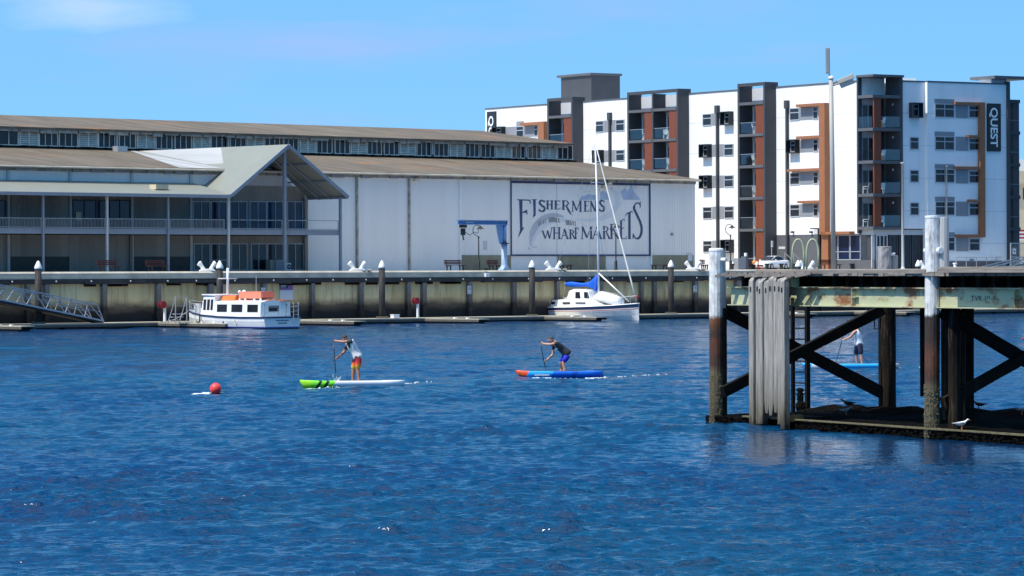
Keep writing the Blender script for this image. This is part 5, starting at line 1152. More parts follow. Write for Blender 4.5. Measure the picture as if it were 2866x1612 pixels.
# planked fender in front of the girder (bleached) and the second one in shade behind
def fender(px0, px1, o_, py_top, mt, n, light, zbot=-.05):
    sa, sb = J.gx(px0, o_), J.gx(px1, o_); zt_ = jz((px0+px1)/2, py_top, o_); W = (sb - sa) / n
    for k in range(n):
        x0, x1 = sa + W*k + .006, sa + W*(k+1) - random.uniform(.0,.008); oo = o_ + ((-.05,.02,-.04,.01,.0,.01,.0,-.05)[k%8] if light else random.uniform(-.05,.05)); d = .17 if light else .26; top = zt_ + random.uniform(-.04,.04)
        ragged = light and k in (3,4,5); zb = random.uniform(.30,.42) if ragged else (zbot + random.uniform(.0,.2) if light else zbot)
        b = MB(); rr = []
        prof = [(zb, .55 if ragged else 1), (zb+.12, .8 if ragged else 1), (zb+.3,1), (1.2,1), (2.4,1), (top-.22,1), (top-.08,.92)]
        for z, kk in prof:
            j = lambda: random.uniform(-.006,.006); xm = (x0+x1)/2; h = (x1-x0)/2*kk
            rr.append([(xm-h+j(), oo-d/2+j(), z),(xm+h+j(), oo-d/2+j(), z),(xm+h+j(), oo+d/2+j(), z),(xm-h+j(), oo+d/2+j(), z)])
        rr.append([(x0+.01,oo-d*.2,top-.02),(x1-.01,oo-d*.2,top-.02),(x1,oo+d/2,top+.05),(x0,oo+d/2,top+.05)]); b.rings(rr); pk = b.build('fender_plank', mt, jt, bevel=.02)
        if light: b = MB(); b.box((x0+x1)/2-.03,(x0+x1)/2+.03,oo-d/2-.012,oo-d/2+.02,top-.36,top-.24); b.build('bolt_hole', M['black'], pk)
fender(2107, 2207, -.36, 778, M['plank'], 8, True)
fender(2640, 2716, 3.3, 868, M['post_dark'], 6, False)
# cross braces from the front piles to the rear piles
def brace(pa, pb, w_, h_, mt='darkwood'):
    A, B = loc(at(*pa)), loc(at(*pb)); b = MB(); n = 10; d = (B-A).normalized(); up = Vector((0,0,1)); up = (up - d*up.dot(d)).normalized(); sd = d.cross(up); rr = []
    for i in range(n+1):
        c_ = A.lerp(B, i/n); k = 1+random.uniform(-.08,.08); rr.append([c_+sd*w_/2+up*h_/2*k, c_-sd*w_/2+up*h_/2*k, c_-sd*w_/2-up*h_/2, c_+sd*w_/2-up*h_/2*k])
    b.rings(rr); b.build('brace', M[mt], jt)
brace((2018,866,93.3),(2470,1100,95.6),.16,.30); brace((2024,1097,92.9),(2470,866,95.2),.16,.28)
brace((2640,872,84.4),(2960,1062,87.6),.16,.30); brace((2640,1128,84.3),(2960,948,87.4),.16,.27,'post_dark')
# ladder
b = MB(); la, lb_ = loc(at(2219,1000,96.5)), loc(at(2260,1000,96.2))
for q, r_ in ((la,.045),(lb_,.055)): b.bar((q.x,q.y,.15),(q.x,q.y,zg0+.3),r_*2)
b.build('ladder_rail', M['darkwood'], jt)
b = MB()
for k in range(10): z = .35+.295*k; b.bar((la.x,la.y,z),(lb_.x,lb_.y,z),.035)
b.build('ladder_rung', M['darkwood'], jt)
b = MB(); lm = (la+lb_)/2; b.ell((lm.x,lm.y,.55),(.12,.08,.22),8,6); b.ell((lm.x+.03,lm.y,.3),(.2,.12,.18),8,6); b.ell((lm.x,lm.y,.75),(.2,.06,.06),8,6); b.build('mussel_clump', M['shelf'], jt)
b = MB(); q = loc(at(2448,920,95)); z = q.z; b.tube([(q.x-.03,q.y,z+.25),(q.x,q.y,z),(q.x+.2,q.y+.05,z),(q.x+.22,q.y+.05,z+.3)], .018, 6); b.build('iron_hook', M['darkwood'], jt)
# mussel covered base shelf with a pale walkway edge
zs = .20
bk0, bk1 = (-1.3, 4.4), (20.2, 14.4)
b = MB(); nx, ny = 80, 16; rows = []
for j in range(ny+1):
    row = []
    for i in range(nx+1):
        u, v = i/nx, j/ny; a = Vector((-.35 + 21.5*u, -.12)); c_ = Vector((bk0[0]+(bk1[0]-bk0[0])*u, bk0[1]+(bk1[1]-bk0[1])*u)); p = a.lerp(c_, v)
        z = zs + (random.uniform(-.02,.03) if j < 12 else random.uniform(-.01,.10)) + (.10*math.exp(-((v-.95)/.08)**2))*(.6+.8*random.random())
        if j == 0: z = zs - .02
        row.append((p.x, p.y, z))
    rows.append(row)
for j in range(ny):
    for i in range(nx): b.face([rows[j][i], rows[j][i+1], rows[j+1][i+1], rows[j+1][i]])
for j, row in ((0, rows[0]), (ny, rows[ny])):
    for i in range(nx): p, q = row[i], row[i+1]; b.face([p, q, (q[0],q[1],-.6), (p[0],p[1],-.6)])
for col in (0, nx):
    for j in range(ny): p, q = rows[j][col], rows[j+1][col]; b.face([p, q, (q[0],q[1],-.6), (p[0],p[1],-.6)])
b.build('base_shelf', M['shelf'], jt)
b = MB()
for k in range(540):
    s_ = random.uniform(-.3, 20.8); z = random.uniform(.0, .2); r_ = random.uniform(.03,.07); b.ell((s_, -.14, z), (r_*1.4, r_*.6, r_*.8), 6, 4)
tag(b.build('mussel', M['shelf'], jt), kind='stuff')
b = MB(); x = 1.6
while x < 21: l = random.uniform(1.2,2.6); b.box(x, min(x+l-.01,21), -.20, -.06, zs+.02+random.uniform(-.006,.006), zs+.055); x += l
b.build('shelf_edge', M['shelfedge'], jt)
b = MB(); q = J.gx(2214,-.2); b.box(q-.12,q+.10,-.3,.1,zs-.02,zs+.16); b.build('timber_block', M['rustwood'], jt, bevel=.02)
# barnacle skin on the front piles
for k_, s_ in ((0, 0.0), (1, s2-.04)):
    b = MB()
    for i in range(420):
        a = random.uniform(math.pi*.9, math.pi*2.1); z = 1.25*random.random()**1.3+.02; r_ = .195; rr = random.uniform(.006,.018)
        b.ell((s_+r_*math.cos(a), r_*math.sin(a), z), (rr,rr,rr*.8), 5, 3)
    tag(b.build('barnacle', M['barnacle'], jt), kind='stuff')
# ------------------------------------------------------------------ things standing on the jetty deck
tw_ = lambda px, Y, z=ZD: wl(px, Y, z)
lp = thing('jetty_lamp_pole', 'tall grey lamp pole with slanted floodlight and antenna on the jetty', 'lamp pole', tw_(2333, 93))
zp_ = at(2330, 222, 93).z - ZD
b = MB(); b.tube([(0,0,0),(-.02,0,zp_*.5),(-.05,0,zp_)], [.066,.062,.058], 14); b.build('pole', M['polegrey'], lp, True)
MB().lathe([(.13,0),(.13,.025),(.07,.03)], 14).build('base_plate', M['steel'], lp); MB().lathe([(.07,zp_+.004),(.075,zp_+.03),(.06,zp_+.08),(.01,zp_+.1)], 12, (-.05,0,0)).build('pole_cap', M['white'], lp, True)
qa, qb = at(2338,238,93), at(2389,214,93); o_ = Vector((wl(2333,93).x,93,ZD)); A, B = qa-o_, qb-o_
b = MB(); b.tube([(-.03,0,A.z-.02), A + (B-A)*.25], .025, 8); b.build('bracket', M['steel'], lp)
d = (B-A).normalized(); up = Vector((-d.z,0,d.x)); b = MB(); c0, c1 = A+(B-A)*.12, B
b.rings([[c0+up*.10+Vector((0,-.11,0)),c0+up*.10+Vector((0,.11,0)),c0-up*.02+Vector((0,.14,0)),c0-up*.02+Vector((0,-.14,0))],[c1+up*.08+Vector((0,-.11,0)),c1+up*.08+Vector((0,.11,0)),c1-up*.05+Vector((0,.14,0)),c1-up*.05+Vector((0,-.14,0))]]); lh = b.build('lamp_head', M['lamp_shell'], lp, bevel=.015)
b = MB(); c0, c1 = c0+d*.05-up*.024, c1-d*.05-up*.054; b.rings([[c0+Vector((0,-.10,0)),c0+Vector((0,.10,0)),c0+Vector((0,.07,0))-up*.12,c0+Vector((0,-.07,0))-up*.12],[c1+Vector((0,-.10,0)),c1+Vector((0,.10,0)),c1+Vector((0,.07,0))-up*.12,c1+Vector((0,-.07,0))-up*.12]]); b.build('lens', M['frosted'], lh)
an = [at(2322,y,93)-o_ for y in (227,207)]; b = MB(); b.tube([an[0]+Vector((.05,0,-.05)),an[0],an[1]],.026,8); b.build('antenna_stem', M['steel'], lp)
za1, za0 = at(2316,133,93)-o_, at(2317,206,93)-o_; b = MB(); b.rings([[za0+Vector((-.055,-.05,0)),za0+Vector((.055,-.05,0)),za0+Vector((.055,.05,0)),za0+Vector((-.055,.05,0))],[za1+Vector((-.055,-.05,0)),za1+Vector((.055,-.05,0)),za1+Vector((.055,.05,0)),za1+Vector((-.055,.05,0))]]); b.build('antenna', M['antenna'], lp, bevel=.02)
for i, (pa, pb, lb) in enumerate(((2218,2250,'pale green hoop handrail, the left one of the two on the jetty'),(2257.5,2291,'pale green hoop handrail, the right one of the two on the jetty'))):
    t = thing('hoop_handrail', lb, 'handrail', tw_((pa+pb)/2, 94.5), 0, 'hoop handrails at the jetty ladder'); w_ = (X_at(pb,94.5)-X_at(pa,94.5))/2; h = at(2234,669.5,94.5).z-ZD
    MB().tube([(-w_,0,0),(-w_,0,h-.36)]+[(w_*math.cos(R(a)),0,h-.36+.36*math.sin(R(a))) for a in np.linspace(170,10,11)]+[(w_,0,h-.36),(w_,0,0)], .024, 10).build('hoop', M['arch'], t, True)
    b = MB(); [b.lathe([(.06,0),(.06,.012),(.03,.015)],10,(x,0,0)) for x in (-w_,w_)]; b.build('foot_plate', M['arch'], t)
t = thing('timber_bollard', 'thick weathered grey timber bollard on the jetty deck', 'bollard', tw_(2476, 91)); h = at(2476,692,91).z-ZD; r_ = (X_at(2496,91)-X_at(2456,91))/2
b = MB(); n = 18; rr = []
for z in np.linspace(0,h,8): rr.append([(r_*(1+random.uniform(-.06,.05)+(.06 if i in (4,9,14) else 0)*-1)*math.cos(2*math.pi*i/n), r_*math.sin(2*math.pi*i/n)*(1+random.uniform(-.05,.05)), z) for i in range(n)])
b.rings(rr); b.build('post', M['plank_grey'], t); b = MB(); b.tube([(r_*.6,-.05,h-.18),(r_+.08,-.05,h-.18)],.045,10); b.build('bolt', M['sign_grey'], t, True)
t2 = MB().lathe([(r_*1.02,h+.002),(r_*.98,h+.02),(.02,h+.025)], 18).build('worn_top', M['plank_grey'], t)
pile2 = pile  # second dark half of the bollard
b = MB(); b.lathe([(.11,0),(.11,h-.22),(.02,h-.2)], 10, (r_+.06,.06,0)); b.build('side_post', M['plank_grey'], t)
# ------------------------------------------------------------------ hull helper: local +x is the bow, z=0 the water
def hull_loft(L, stations, n=9):
    """stations: (x, half beam at sheer, sheer z, keel z, fullness, waterline half beam)"""
    rings = []
    for x, hb, zs_, zk, wl_ in stations:
        side = [(hb, zs_), (hb*.985+wl_*.015, zs_*.66), (hb*.55+wl_*.45, zs_*.33), (wl_, .0), (wl_*.72, zk*.55), (0.02, zk)]
        rings.append([(x, -y, z) for y, z in side] + [(x, y, z) for y, z in side[::-1]])
    return rings
# ------------------------------------------------------------------ cabin boat
def hull_mat(name, wl_col, boot, top=(.78,.78,.77), stripes=()):
    m, nt, b = _new(name); z = sepz(nt)[2]
    base = ramp(nt, noise(nt, coords(nt, (.4,.4,1)), 1.5, 4), [(.3, dark(top,.86)), (.7, top)])
    a = math_(nt, 'LESS_THAN', z, boot[1]); base = mixc(nt, a, base, wl_col)
    a = math_(nt, 'LESS_THAN', z, boot[0]); base = mixc(nt, a, base, (.008,.010,.022))
    nt.links.new(base, b.inputs['Base Color']); b.inputs['Roughness'].default_value = .3; return m
M['hull_a'] = hull_mat('cabin_boat_hull', (.02,.05,.30), (.10,.17))
M['hull_b'] = hull_mat('yacht_hull', (.70,.70,.66), (.02,.03), (.70,.69,.66))
sb = Q.gx(790, -15.0); pb = Q.w(sb, -15.0, 0)
cb = thing('cabin_boat', 'white cabin boat with orange roof box moored bow to the quay', 'boat', pb, math.atan2(Q.n[1], Q.n[0]))
L_ = 10.3
st = [(0,1.62,.84,-.35,1.45),(.6,1.66,.83,-.4,1.52),(2.5,1.72,.82,-.5,1.58),(5,1.70,.86,-.55,1.5),(7,1.52,.95,-.5,1.15),(8.6,1.1,1.10,-.4,.62),(9.7,.55,1.24,-.2,.18),(10.3,.06,1.32,.05,.02)]
MB().rings(hull_loft(L_, st)).build('hull', M['hull_a'], cb, True).data.polygons.foreach_set('use_smooth', [False]*0) if False else MB().rings(hull_loft(L_, st)).build('hull', M['hull_a'], cb)
for sg in (-1, 1):
    b = MB(); b.tube([(x, sg*(hb+.02), zs_-.01) for x, hb, zs_, _, _ in st], .055, 8); b.build('rubbing_strake', M['navy'], cb, True)
b = MB(); b.tube([(-.02,-1.62,.83),(-.02,1.62,.83)], .055, 8); b.build('rubbing_strake', M['navy'], cb, True)
b = MB()
for i in range(len(st)-1):
    (xa,ha,za_,_,_), (xb,hb,zb_,_,_) = st[i], st[i+1]; b.face([(xa,-ha,za_),(xb,-hb,zb_),(xb,hb,zb_),(xa,ha,za_)])
b.build('deck', M['deck_blue'], cb)
# transom lettering: two short illegible lines
b = MB()
for k, (z, w_) in enumerate(((.56,.55),(.38,.40))):
    x = -w_
    while x < w_: l = random.uniform(.05,.09); b.box(-.012,-.004,x,x+l,z,z+.085); x += l+.035
b.build('stern_lettering', M['ink'], cb)
# cabin: saloon, then the raised wheelhouse
b = MB(); b.rings([[(x,-1.36,.80),(x,1.36,.80),(x,1.30,1.86),(x,.7,1.98),(x,-.7,1.98),(x,-1.30,1.86)] for x in (.75, 5.95)]); b.build('saloon', M['boat_white'], cb)
b = MB(); b.rings([[(5.95,-1.34,.85),(5.95,1.34,.85),(5.95,1.2,2.30),(5.95,-1.2,2.30)],[(7.65,-1.15,.98),(7.65,1.15,.98),(7.35,1.05,2.34),(7.35,-1.05,2.34)],[(8.15,-.6,1.05),(8.15,.6,1.05),(7.75,.55,2.30),(7.75,-.55,2.30)]]); b.build('wheelhouse', M['boat_white'], cb)
MB().rings([[(x,-w_,z),(x,w_,z),(x,w_,z+.07),(x,-w_,z+.07)] for x,w_,z in ((5.8,1.28,2.305),(7.5,1.15,2.35),(7.95,.65,2.31))]).build('wheelhouse_roof', M['boat_white'], cb)
def side_win(x0, x1, z0, z1, y0, y1, name='window'):
    for sg in (1, -1):
        b = MB(); P = [(x0,sg*y0,z0),(x1,sg*y0,z0),(x1,sg*y1,z1),(x0,sg*y1,z1)]
        b.face([(p[0],p[1]+sg*.012,p[2]) for p in P]); b.face([(p[0],p[1]+sg*.003,p[2]) for p in P[::-1]]); b.build(name, M['glass'], cb)
def yS(z): return 1.36-.06*(z-.80)/1.06
for x0, x1 in ((1.05,2.2),(2.75,3.95),(4.45,5.55)): side_win(x0,x1,1.18,1.70,yS(1.18),yS(1.70))
def yW(x, z): k=(x-5.95)/1.7; lo=1.34-.19*k; hi=1.2-.15*k; return lo+(hi-lo)*(z-.9)/1.4
for x0,x1 in ((6.1,6.38),(6.52,6.85),(7.0,7.32)):
    for sg in (1,-1):
        b = MB(); P=[(x0,yW(x0,1.3),1.3),(x1,yW(x1,1.3),1.3),(x1,yW(x1,2.05),2.05),(x0,yW(x0,2.05),2.05)]; b.face([(p[0],sg*(p[1]+.012),p[2]) for p in P]); b.face([(p[0],sg*(p[1]+.004),p[2]) for p in P[::-1]]); b.build('window', M['glass'], cb)
b = MB(); fwx = lambda z: 8.15-.4*(z-1.05)/1.25; b.face([(fwx(1.35)+.012,-.5,1.35),(fwx(1.35)+.012,.5,1.35),(fwx(2.1)+.012,.48,2.1),(fwx(2.1)+.012,-.48,2.1)]); b.build('windscreen', M['glass'], cb)
# aft wall with its window and door lines
b = MB(); b.box(.735,.747,-.30,.62,1.22,1.62); b.build('window', M['glass'], cb)
b = MB()
for y in (-.95,.95): b.box(.738,.747,y-.012,y+.012,.85,1.8)
b.build('door_seam', M['grey_panel'], cb)
b = MB(); b.ell((.73,-1.0,1.66),(.02,.04,.06),8,5); b.build('deck_light', M['black'], cb)
# roof gear
b = MB(); [b.box(1.6,4.05,y-.03,y+.03,2.125,2.60) for y in (-.55,.55)]; b.box(1.6,1.66,-.52,.52,2.18,2.60); b.box(3.99,4.05,-.52,.52,2.18,2.60); b.box(1.67,3.98,-.51,.51,2.42,2.46); b.build('roof_box', M['canvas_orange'], cb)
b = MB(); [b.box(x,x+.12,y-.05,y+.05,1.93,2.12) for x in (1.62,2.3,3.3,3.9) for y in (-.55,.55)]; b.build('box_foot', M['boat_white'], cb)
b = MB(); b.rings([[(4.3,-.8,1.98),(4.3,.8,1.98),(4.3,.6,2.34),(4.3,-.6,2.34)],[(5.85,-.8,1.99),(5.85,.8,1.99),(5.85,.6,2.28),(5.85,-.6,2.28)]]); b.build('canvas_cover', M['boat_orange'], cb)
b = MB(); b.box(.9,1.45,-.9,.5,1.99,2.03); b.box(.4,1.0,-1.1,-.4,1.96,1.99); b.build('roof_hatch', M['boat_orange'], cb)
b = MB(); b.tube([(6.0,0,2.3),(6.0,0,4.25)], [.10,.085], 10); b.build('mast', M['boat_white'], cb, True)
b = MB(); b.tube([(6.0,-.85,3.5),(6.0,.85,3.5)], .035, 8); b.build('crosstree', M['boat_white'], cb, True)
b = MB(); b.tube([(2.6,.2,1.98),(2.6,.2,3.75)], .014, 6); b.build('whip_antenna', M['sign_grey'], cb)
MB().ell((4.3,-.1,2.56),(.16,.16,.14)).build('radar_dome', M['boat_white'], cb, True); MB().ell((4.5,.15,2.56),(.12,.12,.12)).build('horn', M['boat_white'], cb, True)
def railline(pts, h, m='steel', nm='railing', rr=.022):
    b = MB(); b.tube([(x,y,z+h) for x,y,z in pts], rr, 6); b.tube([(x,y,z+h*.5) for x,y,z in pts], rr*.7, 6)
    for p in pts: b.tube([p,(p[0],p[1],p[2]+h)], rr, 6)
    b.build(nm, M[m], cb)
bowp = [(8.2,1.15,1.06),(8.9,.98,1.15),(9.6,.6,1.24),(10.2,.1,1.32),(9.6,-.6,1.24),(8.9,-.98,1.15),(8.2,-1.15,1.06)]
railline(bowp, .62)
railline([(.1,1.5,.84),(.1,.3,.84)], .7); railline([(.1,-.3,.84),(.1,-1.5,.84),(.7,-1.6,.83)], .7)
b = MB(); [b.tube([(-.12,y,.5),(-.12,y,1.75),(-.05,y,1.85)], .022, 6) for y in (-1.35,-.9)]; [b.tube([(-.12,-1.35,z),(-.12,-.9,z)], .02, 6) for z in (.7,1.0,1.3,1.6)]; b.build('boarding_ladder', M['steel'], cb)
b = MB(); b.box(8.6,9.2,-.4,.3,1.12,1.4); b.ell((9.4,.1,1.4),(.2,.2,.25),8,6); b.build('windlass', M['sign_grey'], cb)
b = MB(); b.box(7.95,8.5,.85,1.05,1.05,1.75); b.build('spray_screen', M['pale_panel'], cb)
b = MB(); b.tube([(7.2,1.58,.95),(7.0,1.72,.55),(7.3,1.75,.2)], .05, 8); b.build('fender', M['tyre'], cb, True)
b = MB(); [b.face([(x-.1,yy,.42),(x+.1,yy,.42),(x,yy,.58)]) for x,yy in ((4.4,1.715),(8.0,1.2))]; b.build('hull_emblem', M['navy'], cb)
for (a_, c_, lb) in (((10.2,.1,1.3),(10.9,2.2,.45),'pale mooring rope from the cabin boat bow to the pontoon'),((3.2,1.75,.7),(1.2,3.0,.40),'pale mooring rope from the cabin boat side to its finger pontoon')):
    mw = Matrix.Translation(pb) @ Matrix.Rotation(math.atan2(Q.n[1],Q.n[0]),4,'Z'); p, q = mw @ Vector(a_), mw @ Vector(c_); b = MB(); b.tube([p.lerp(q,k/6)+Vector((0,0,-.25*math.sin(math.pi*k/6))) for k in range(7)], .022, 6)
    tag(b.build('mooring_rope', M['rope']), lb, 'rope', 'mooring ropes of the cabin boat')
t = thing('dock_steps', 'grey steel boarding steps on the finger pontoon by the cabin boat bow', 'steps', mw @ Vector((8.3,2.35,.38)), math.atan2(Q.n[1],Q.n[0])-math.pi/2); b = MB()
for x in (-.5,.5): b.bar((x,0,0),(x,0,1.9),.05); b.bar((x,.9,0),(x,.5,.75),.05); b.bar((x,.0,1.9),(x,.5,.75),.04)
b.bar((-.5,0,1.9),(.5,0,1.9),.04); b.bar((-.5,0,1.2),(.5,0,1.2),.03); b.build('frame', M['steel'], t); b = MB(); [b.box(-.5,.5,.1+.25*k,.35+.25*k,.62-.22*k,.66-.22*k) for k in range(3)]; b.build('tread', M['sign_grey'], t)
# ------------------------------------------------------------------ yacht
Yst, Ybw = 287.0, 281.0
ps, pw = Vector((X_at(1522,Yst),Yst,0)), Vector((X_at(1788,Ybw),Ybw,0)); Ly = (pw-ps).length; ay = math.atan2((pw-ps).y,(pw-ps).x)
ya = thing('yacht', 'white sailing yacht with blue sail cover and upturned dinghy on its foredeck', 'yacht', ps, ay)
k9 = Ly/9.0
sy = [(.0,.75,1.02,.12,.55),(.35,.95,1.02,-.05,.8),(1.6,1.28,1.03,-.3,1.1),(3.6,1.48,1.06,-.4,1.3),(5.6,1.38,1.12,-.4,1.08),(7.2,.98,1.2,-.35,.6),(7.95,.64,1.26,-.25,.28),(8.45,.37,1.30,.0,.03),(8.75,.18,1.33,.62,.03),(9.0,.03,1.35,1.15,.01)]
sy = [(x*k9,a_,b_,c_,d_) for x,a_,b_,c_,d_ in sy]
MB().rings(hull_loft(Ly, sy)).build('hull', M['hull_b'], ya)
def band(f0, f1, m_, nm, off=.012):
    for sg in (-1,1):
        b = MB()
        def P(i, f): x,hb,zs_,zk,wl_ = sy[i]; z = zs_*f; t_ = (1-f)/.34; hy = hb if f>=.66 else hb; yv = hb*(1-.015*t_)+wl_*.015*t_ if f>=.66 else hb*.985+wl_*.015; return (x, sg*(yv+off), z)
        for i in range(len(sy)-1): b.face([P(i,f0),P(i+1,f0),P(i+1,f1),P(i,f1)])
        b.build(nm, M[m_], ya)
band(.80,.97,'navy','hull_stripe'); band(.70,.735,'red','hull_stripe')
b = MB()
for i in range(len(sy)-1):
    (xa,ha,za_,_,_), (xb,hb,zb_,_,_) = sy[i], sy[i+1]; b.face([(xa,-ha,za_),(xb,-hb,zb_),(xb,0,zb_+.07),(xa,0,za_+.07)]); b.face([(xa,0,za_+.07),(xb,0,zb_+.07),(xb,hb,zb_),(xa,ha,za_)])
b.build('deck', M['boat_white'], ya)
for sg in (-1,1): b = MB(); b.tube([(x,sg*(hb+.005),zs_+.02) for x,hb,zs_,_,_ in sy],.05,8); b.build('toe_rail', M['boat_white'], ya, True)
X = lambda zx: (zx-270)/1770*Ly
b = MB(); b.rings([[(x,-w_,z0),(x,w_,z0),(x,w_*.82,z1),(x,-w_*.82,z1)] for x,w_,z0,z1 in ((X(480),.8,1.02,1.08),(X(520),.95,1.02,1.62),(X(900),1.08,1.05,1.72),(X(1270),.98,1.08,1.70),(X(1480),.7,1.12,1.30))]); b.build('cabin_trunk', M['boat_white'], ya, bevel=.04)
b = MB(); b.rings([[(x0,-w_,1.6),(x0,w_,1.6),(x1,w_*.84,z1),(x1,-w_*.84,z1)] for x0,x1,w_,z1 in ((X(808),X(845),.82,2.36),(X(940),X(940),.85,2.52),(X(1150),X(1130),.85,2.46),(X(1256),X(1205),.78,2.36))]); b.build('doghouse', M['boat_white'], ya, bevel=.04)
def yface(pts, nm, m_):
    for sg in (-1,1):
        b = MB(); b.face([(X(u), sg*y, z) for u,y,z in pts]); b.build(nm, M[m_], ya)
yface([(985,.845,1.78),(1080,.85,1.78),(1055,.752,2.28),(975,.755,2.28)],'window','glass'); yface([(1150,.84,1.80),(1236,.80,1.80),(1200,.72,2.27),(1128,.745,2.27)],'window','glass')
yface([(515,.925,1.30),(618,.965,1.30),(618,.92,1.50),(525,.875,1.50)],'window','glass'); yface([(768,1.03,1.33),(915,1.06,1.33),(915,1.03,1.47),(768,1.0,1.47)],'window','glass'); yface([(1010,1.04,1.36),(1195,1.0,1.36),(1195,.97,1.46),(1010,1.02,1.46)],'window','glass')
xm = X(1297); zt = at(1672,388,283).z
b = MB(); b.tube([(xm,0,1.6),(xm-.02,0,zt*.5),(xm-.30,0,zt)], [.085,.08,.06], 12); b.build('mast', M['mast'], ya, True)
b = MB()
for z, w_ in ((zt*.50,1.0),(zt*.76,.8)): b.tube([(xm-.1,-w_,z-.04),(xm-.1,0,z),(xm-.1,w_,z-.04)],.03,6)
b.build('spreader', M['mast'], ya)
b = MB()
for sg in (-1,1): b.tube([(xm-.30,0,zt-.2),(xm-.1,sg*.8,zt*.76),(xm-.1,sg*1.0,zt*.5),(xm-.1,sg*1.35,1.1)],.012,5); b.tube([(xm,sg*.05,zt*.5),(xm+.5,sg*1.3,1.12)],.010,5)
b.tube([(xm-.3,0,zt-.05),(.1,0,1.05)],.012,5); b.build('rigging', M['wire'], ya)
b = MB(); b.tube([(xm-.30,0,zt),(xm-.30,0,zt+.75)],.015,6); b.tube([(xm-.55,0,zt+.05),(xm-.05,0,zt+.1)],.015,6); b.ell((xm-.1,0,zt+.35),(.08,.02,.06),8,5); b.build('masthead_gear', M['sign_grey'], ya)
b = MB(); f0, f1 = Vector((Ly-.25,0,1.55)), Vector((xm-.22,0,zt-.5)); b.tube([f0.lerp(f1,k/8) for k in range(9)],[.03,.06,.065,.065,.06,.058,.055,.045,.03],8); b.build('furled_jib', M['sailcloth'], ya, True)
b = MB(); zb_ = 2.72; b.tube([(xm-.1,0,zb_+.1),(X(668),0,zb_+.22)],.06,8); b.build('boom', M['mast'], ya, True)
b = MB(); xs_ = np.linspace(X(685),xm-.05,14); rr = []
for i,x in enumerate(xs_):
    k = i/13; top = zb_+.32+(.05*math.sin(k*9)); bot = zb_+.02-.10*k-.04*math.sin(k*7)
    if k > .72: top += ((k-.72)/.28)**1.2*.66
    if k > .66: bot -= (k-.66)/.34*.36
    h = (top-bot)/2; c_ = (top+bot)/2; w_ = .12+.05*k; rr.append([(x, w_*math.cos(a), c_+h*math.sin(a)) for a in np.linspace(0,2*math.pi,13)[:-1]])
b.rings(rr); b.build('sail_cover', M['sail_blue'], ya, True)
b = MB(); b.tube([(X(675),0,zb_+.15),(X(620),.1,1.7)],.015,5); b.tube([(X(675),0,zb_+.15),(X(650),-.15,1.7)],.015,5); b.build('mainsheet', M['rope'], ya)
b = MB(); b.tube([(X(1340),-.25,at(1683,765,283).z),(X(1880),-.2,1.55)],.06,8); b.build('spinnaker_pole', M['mast'], ya, True)
# stern gear, pulpit
b = MB(); b.tube([(.25,.5,1.02),(.25,.5,1.65),(.25,-.5,1.65),(.25,-.5,1.02)],.02,6); b.tube([(.25,-.5,1.6),(1.6,-1.25,1.6),(1.6,-1.25,1.05)],.014,5); b.build('pushpit', M['steel'], ya)
b = MB(); b.tube([(X(375),0,1.0),(X(360),0,2.0)],.025,6); b.bar((X(320),0,1.45),(X(450),0,1.5),.12,.05); b.build('wind_vane', M['sign_grey'], ya)
b = MB(); xb = Ly-.2; b.tube([(xb-1.1,-.6,1.25),(xb-1.1,-.6,1.85),(xb,-.15,1.98),(xb+.1,0,1.98),(xb,.15,1.98),(xb-1.1,.6,1.85),(xb-1.1,.6,1.25)],.022,6); b.tube([(xb,-.1,1.35),(xb,-.1,1.98)],.022,6); b.build('pulpit', M['steel'], ya)
b = MB(); b.ell((xb+.02,0,1.86),(.16,.08,.13),8,6); b.box(xb-.1,xb+.15,-.04,.04,1.95,2.02); b.build('bow_light', M['red'], ya)
b = MB(); b.ell((xb-.3,0,1.5),(.25,.15,.15),8,6); b.ell((xb-.9,0,1.48),(.18,.15,.2),8,6); b.build('anchor_winch', M['black'], ya)
b = MB()
for k in range(8): x, y = X(590+k*32), random.uniform(-.6,.4); b.ell((x,y,1.70+random.uniform(0,.15)),(.07,.06,.08),7,5)
b.build('deck_gear', M['sign_grey'], ya)
b = MB()
for u in (575,870): b.face([(X(u-28),-1.475,.34),(X(u+28),-1.475,.34),(X(u),-1.48,.50)])
b.face([(X(660),-1.48,.37),(X(690),-1.48,.37),(X(676),-1.48,.43)]); b.build('hull_emblem', M['blue_crane'], ya)
b = MB(); x = X(1770)
for k in range(7): b.box(x+k*.075, x+k*.075+.05, -(1.0-.10*k*.6)-.20+.14, -(1.0-.10*k*.6)-.0, 1.08+.006*k, 1.13+.006*k)
# dinghy upturned on the foredeck (its own thing)
t = thing('dinghy', 'white upturned dinghy lashed on the yacht foredeck', 'dinghy', (Matrix.Translation(ps) @ Matrix.Rotation(ay,4,'Z')) @ Vector((X(1490),0,1.50)), ay)
t.rotation_euler = (0, R(9), ay)
rr = []
for x, w_, h in ((-1.22,.50,.12),(-1.14,.62,.50),(-.85,.70,.76),(0,.72,.72),(.85,.66,.66),(1.14,.52,.5),(1.22,.35,.10)): rr.append([(x, w_*math.cos(a)*(1 if abs(math.cos(a))>.3 else 1), -.06+h*max(0,math.sin(a))**.5) for a in np.linspace(0,math.pi,11)])
b = MB(); b.rings(rr); b.build('shell', M['boat_white'], t, True); b = MB(); b.tube([(-1.15,-.6,-.05),(0,-.73,-.05),(1.15,-.45,-.05)],.035,6); b.tube([(-1.15,.6,-.05),(0,.73,-.05),(1.15,.45,-.05)],.035,6); b.build('gunwale', M['grey_panel'], t); b = MB(); b.box(-.9,.95,-.02,.02,.70,.73); b.build('keel_strip', M['pale_panel'], t)
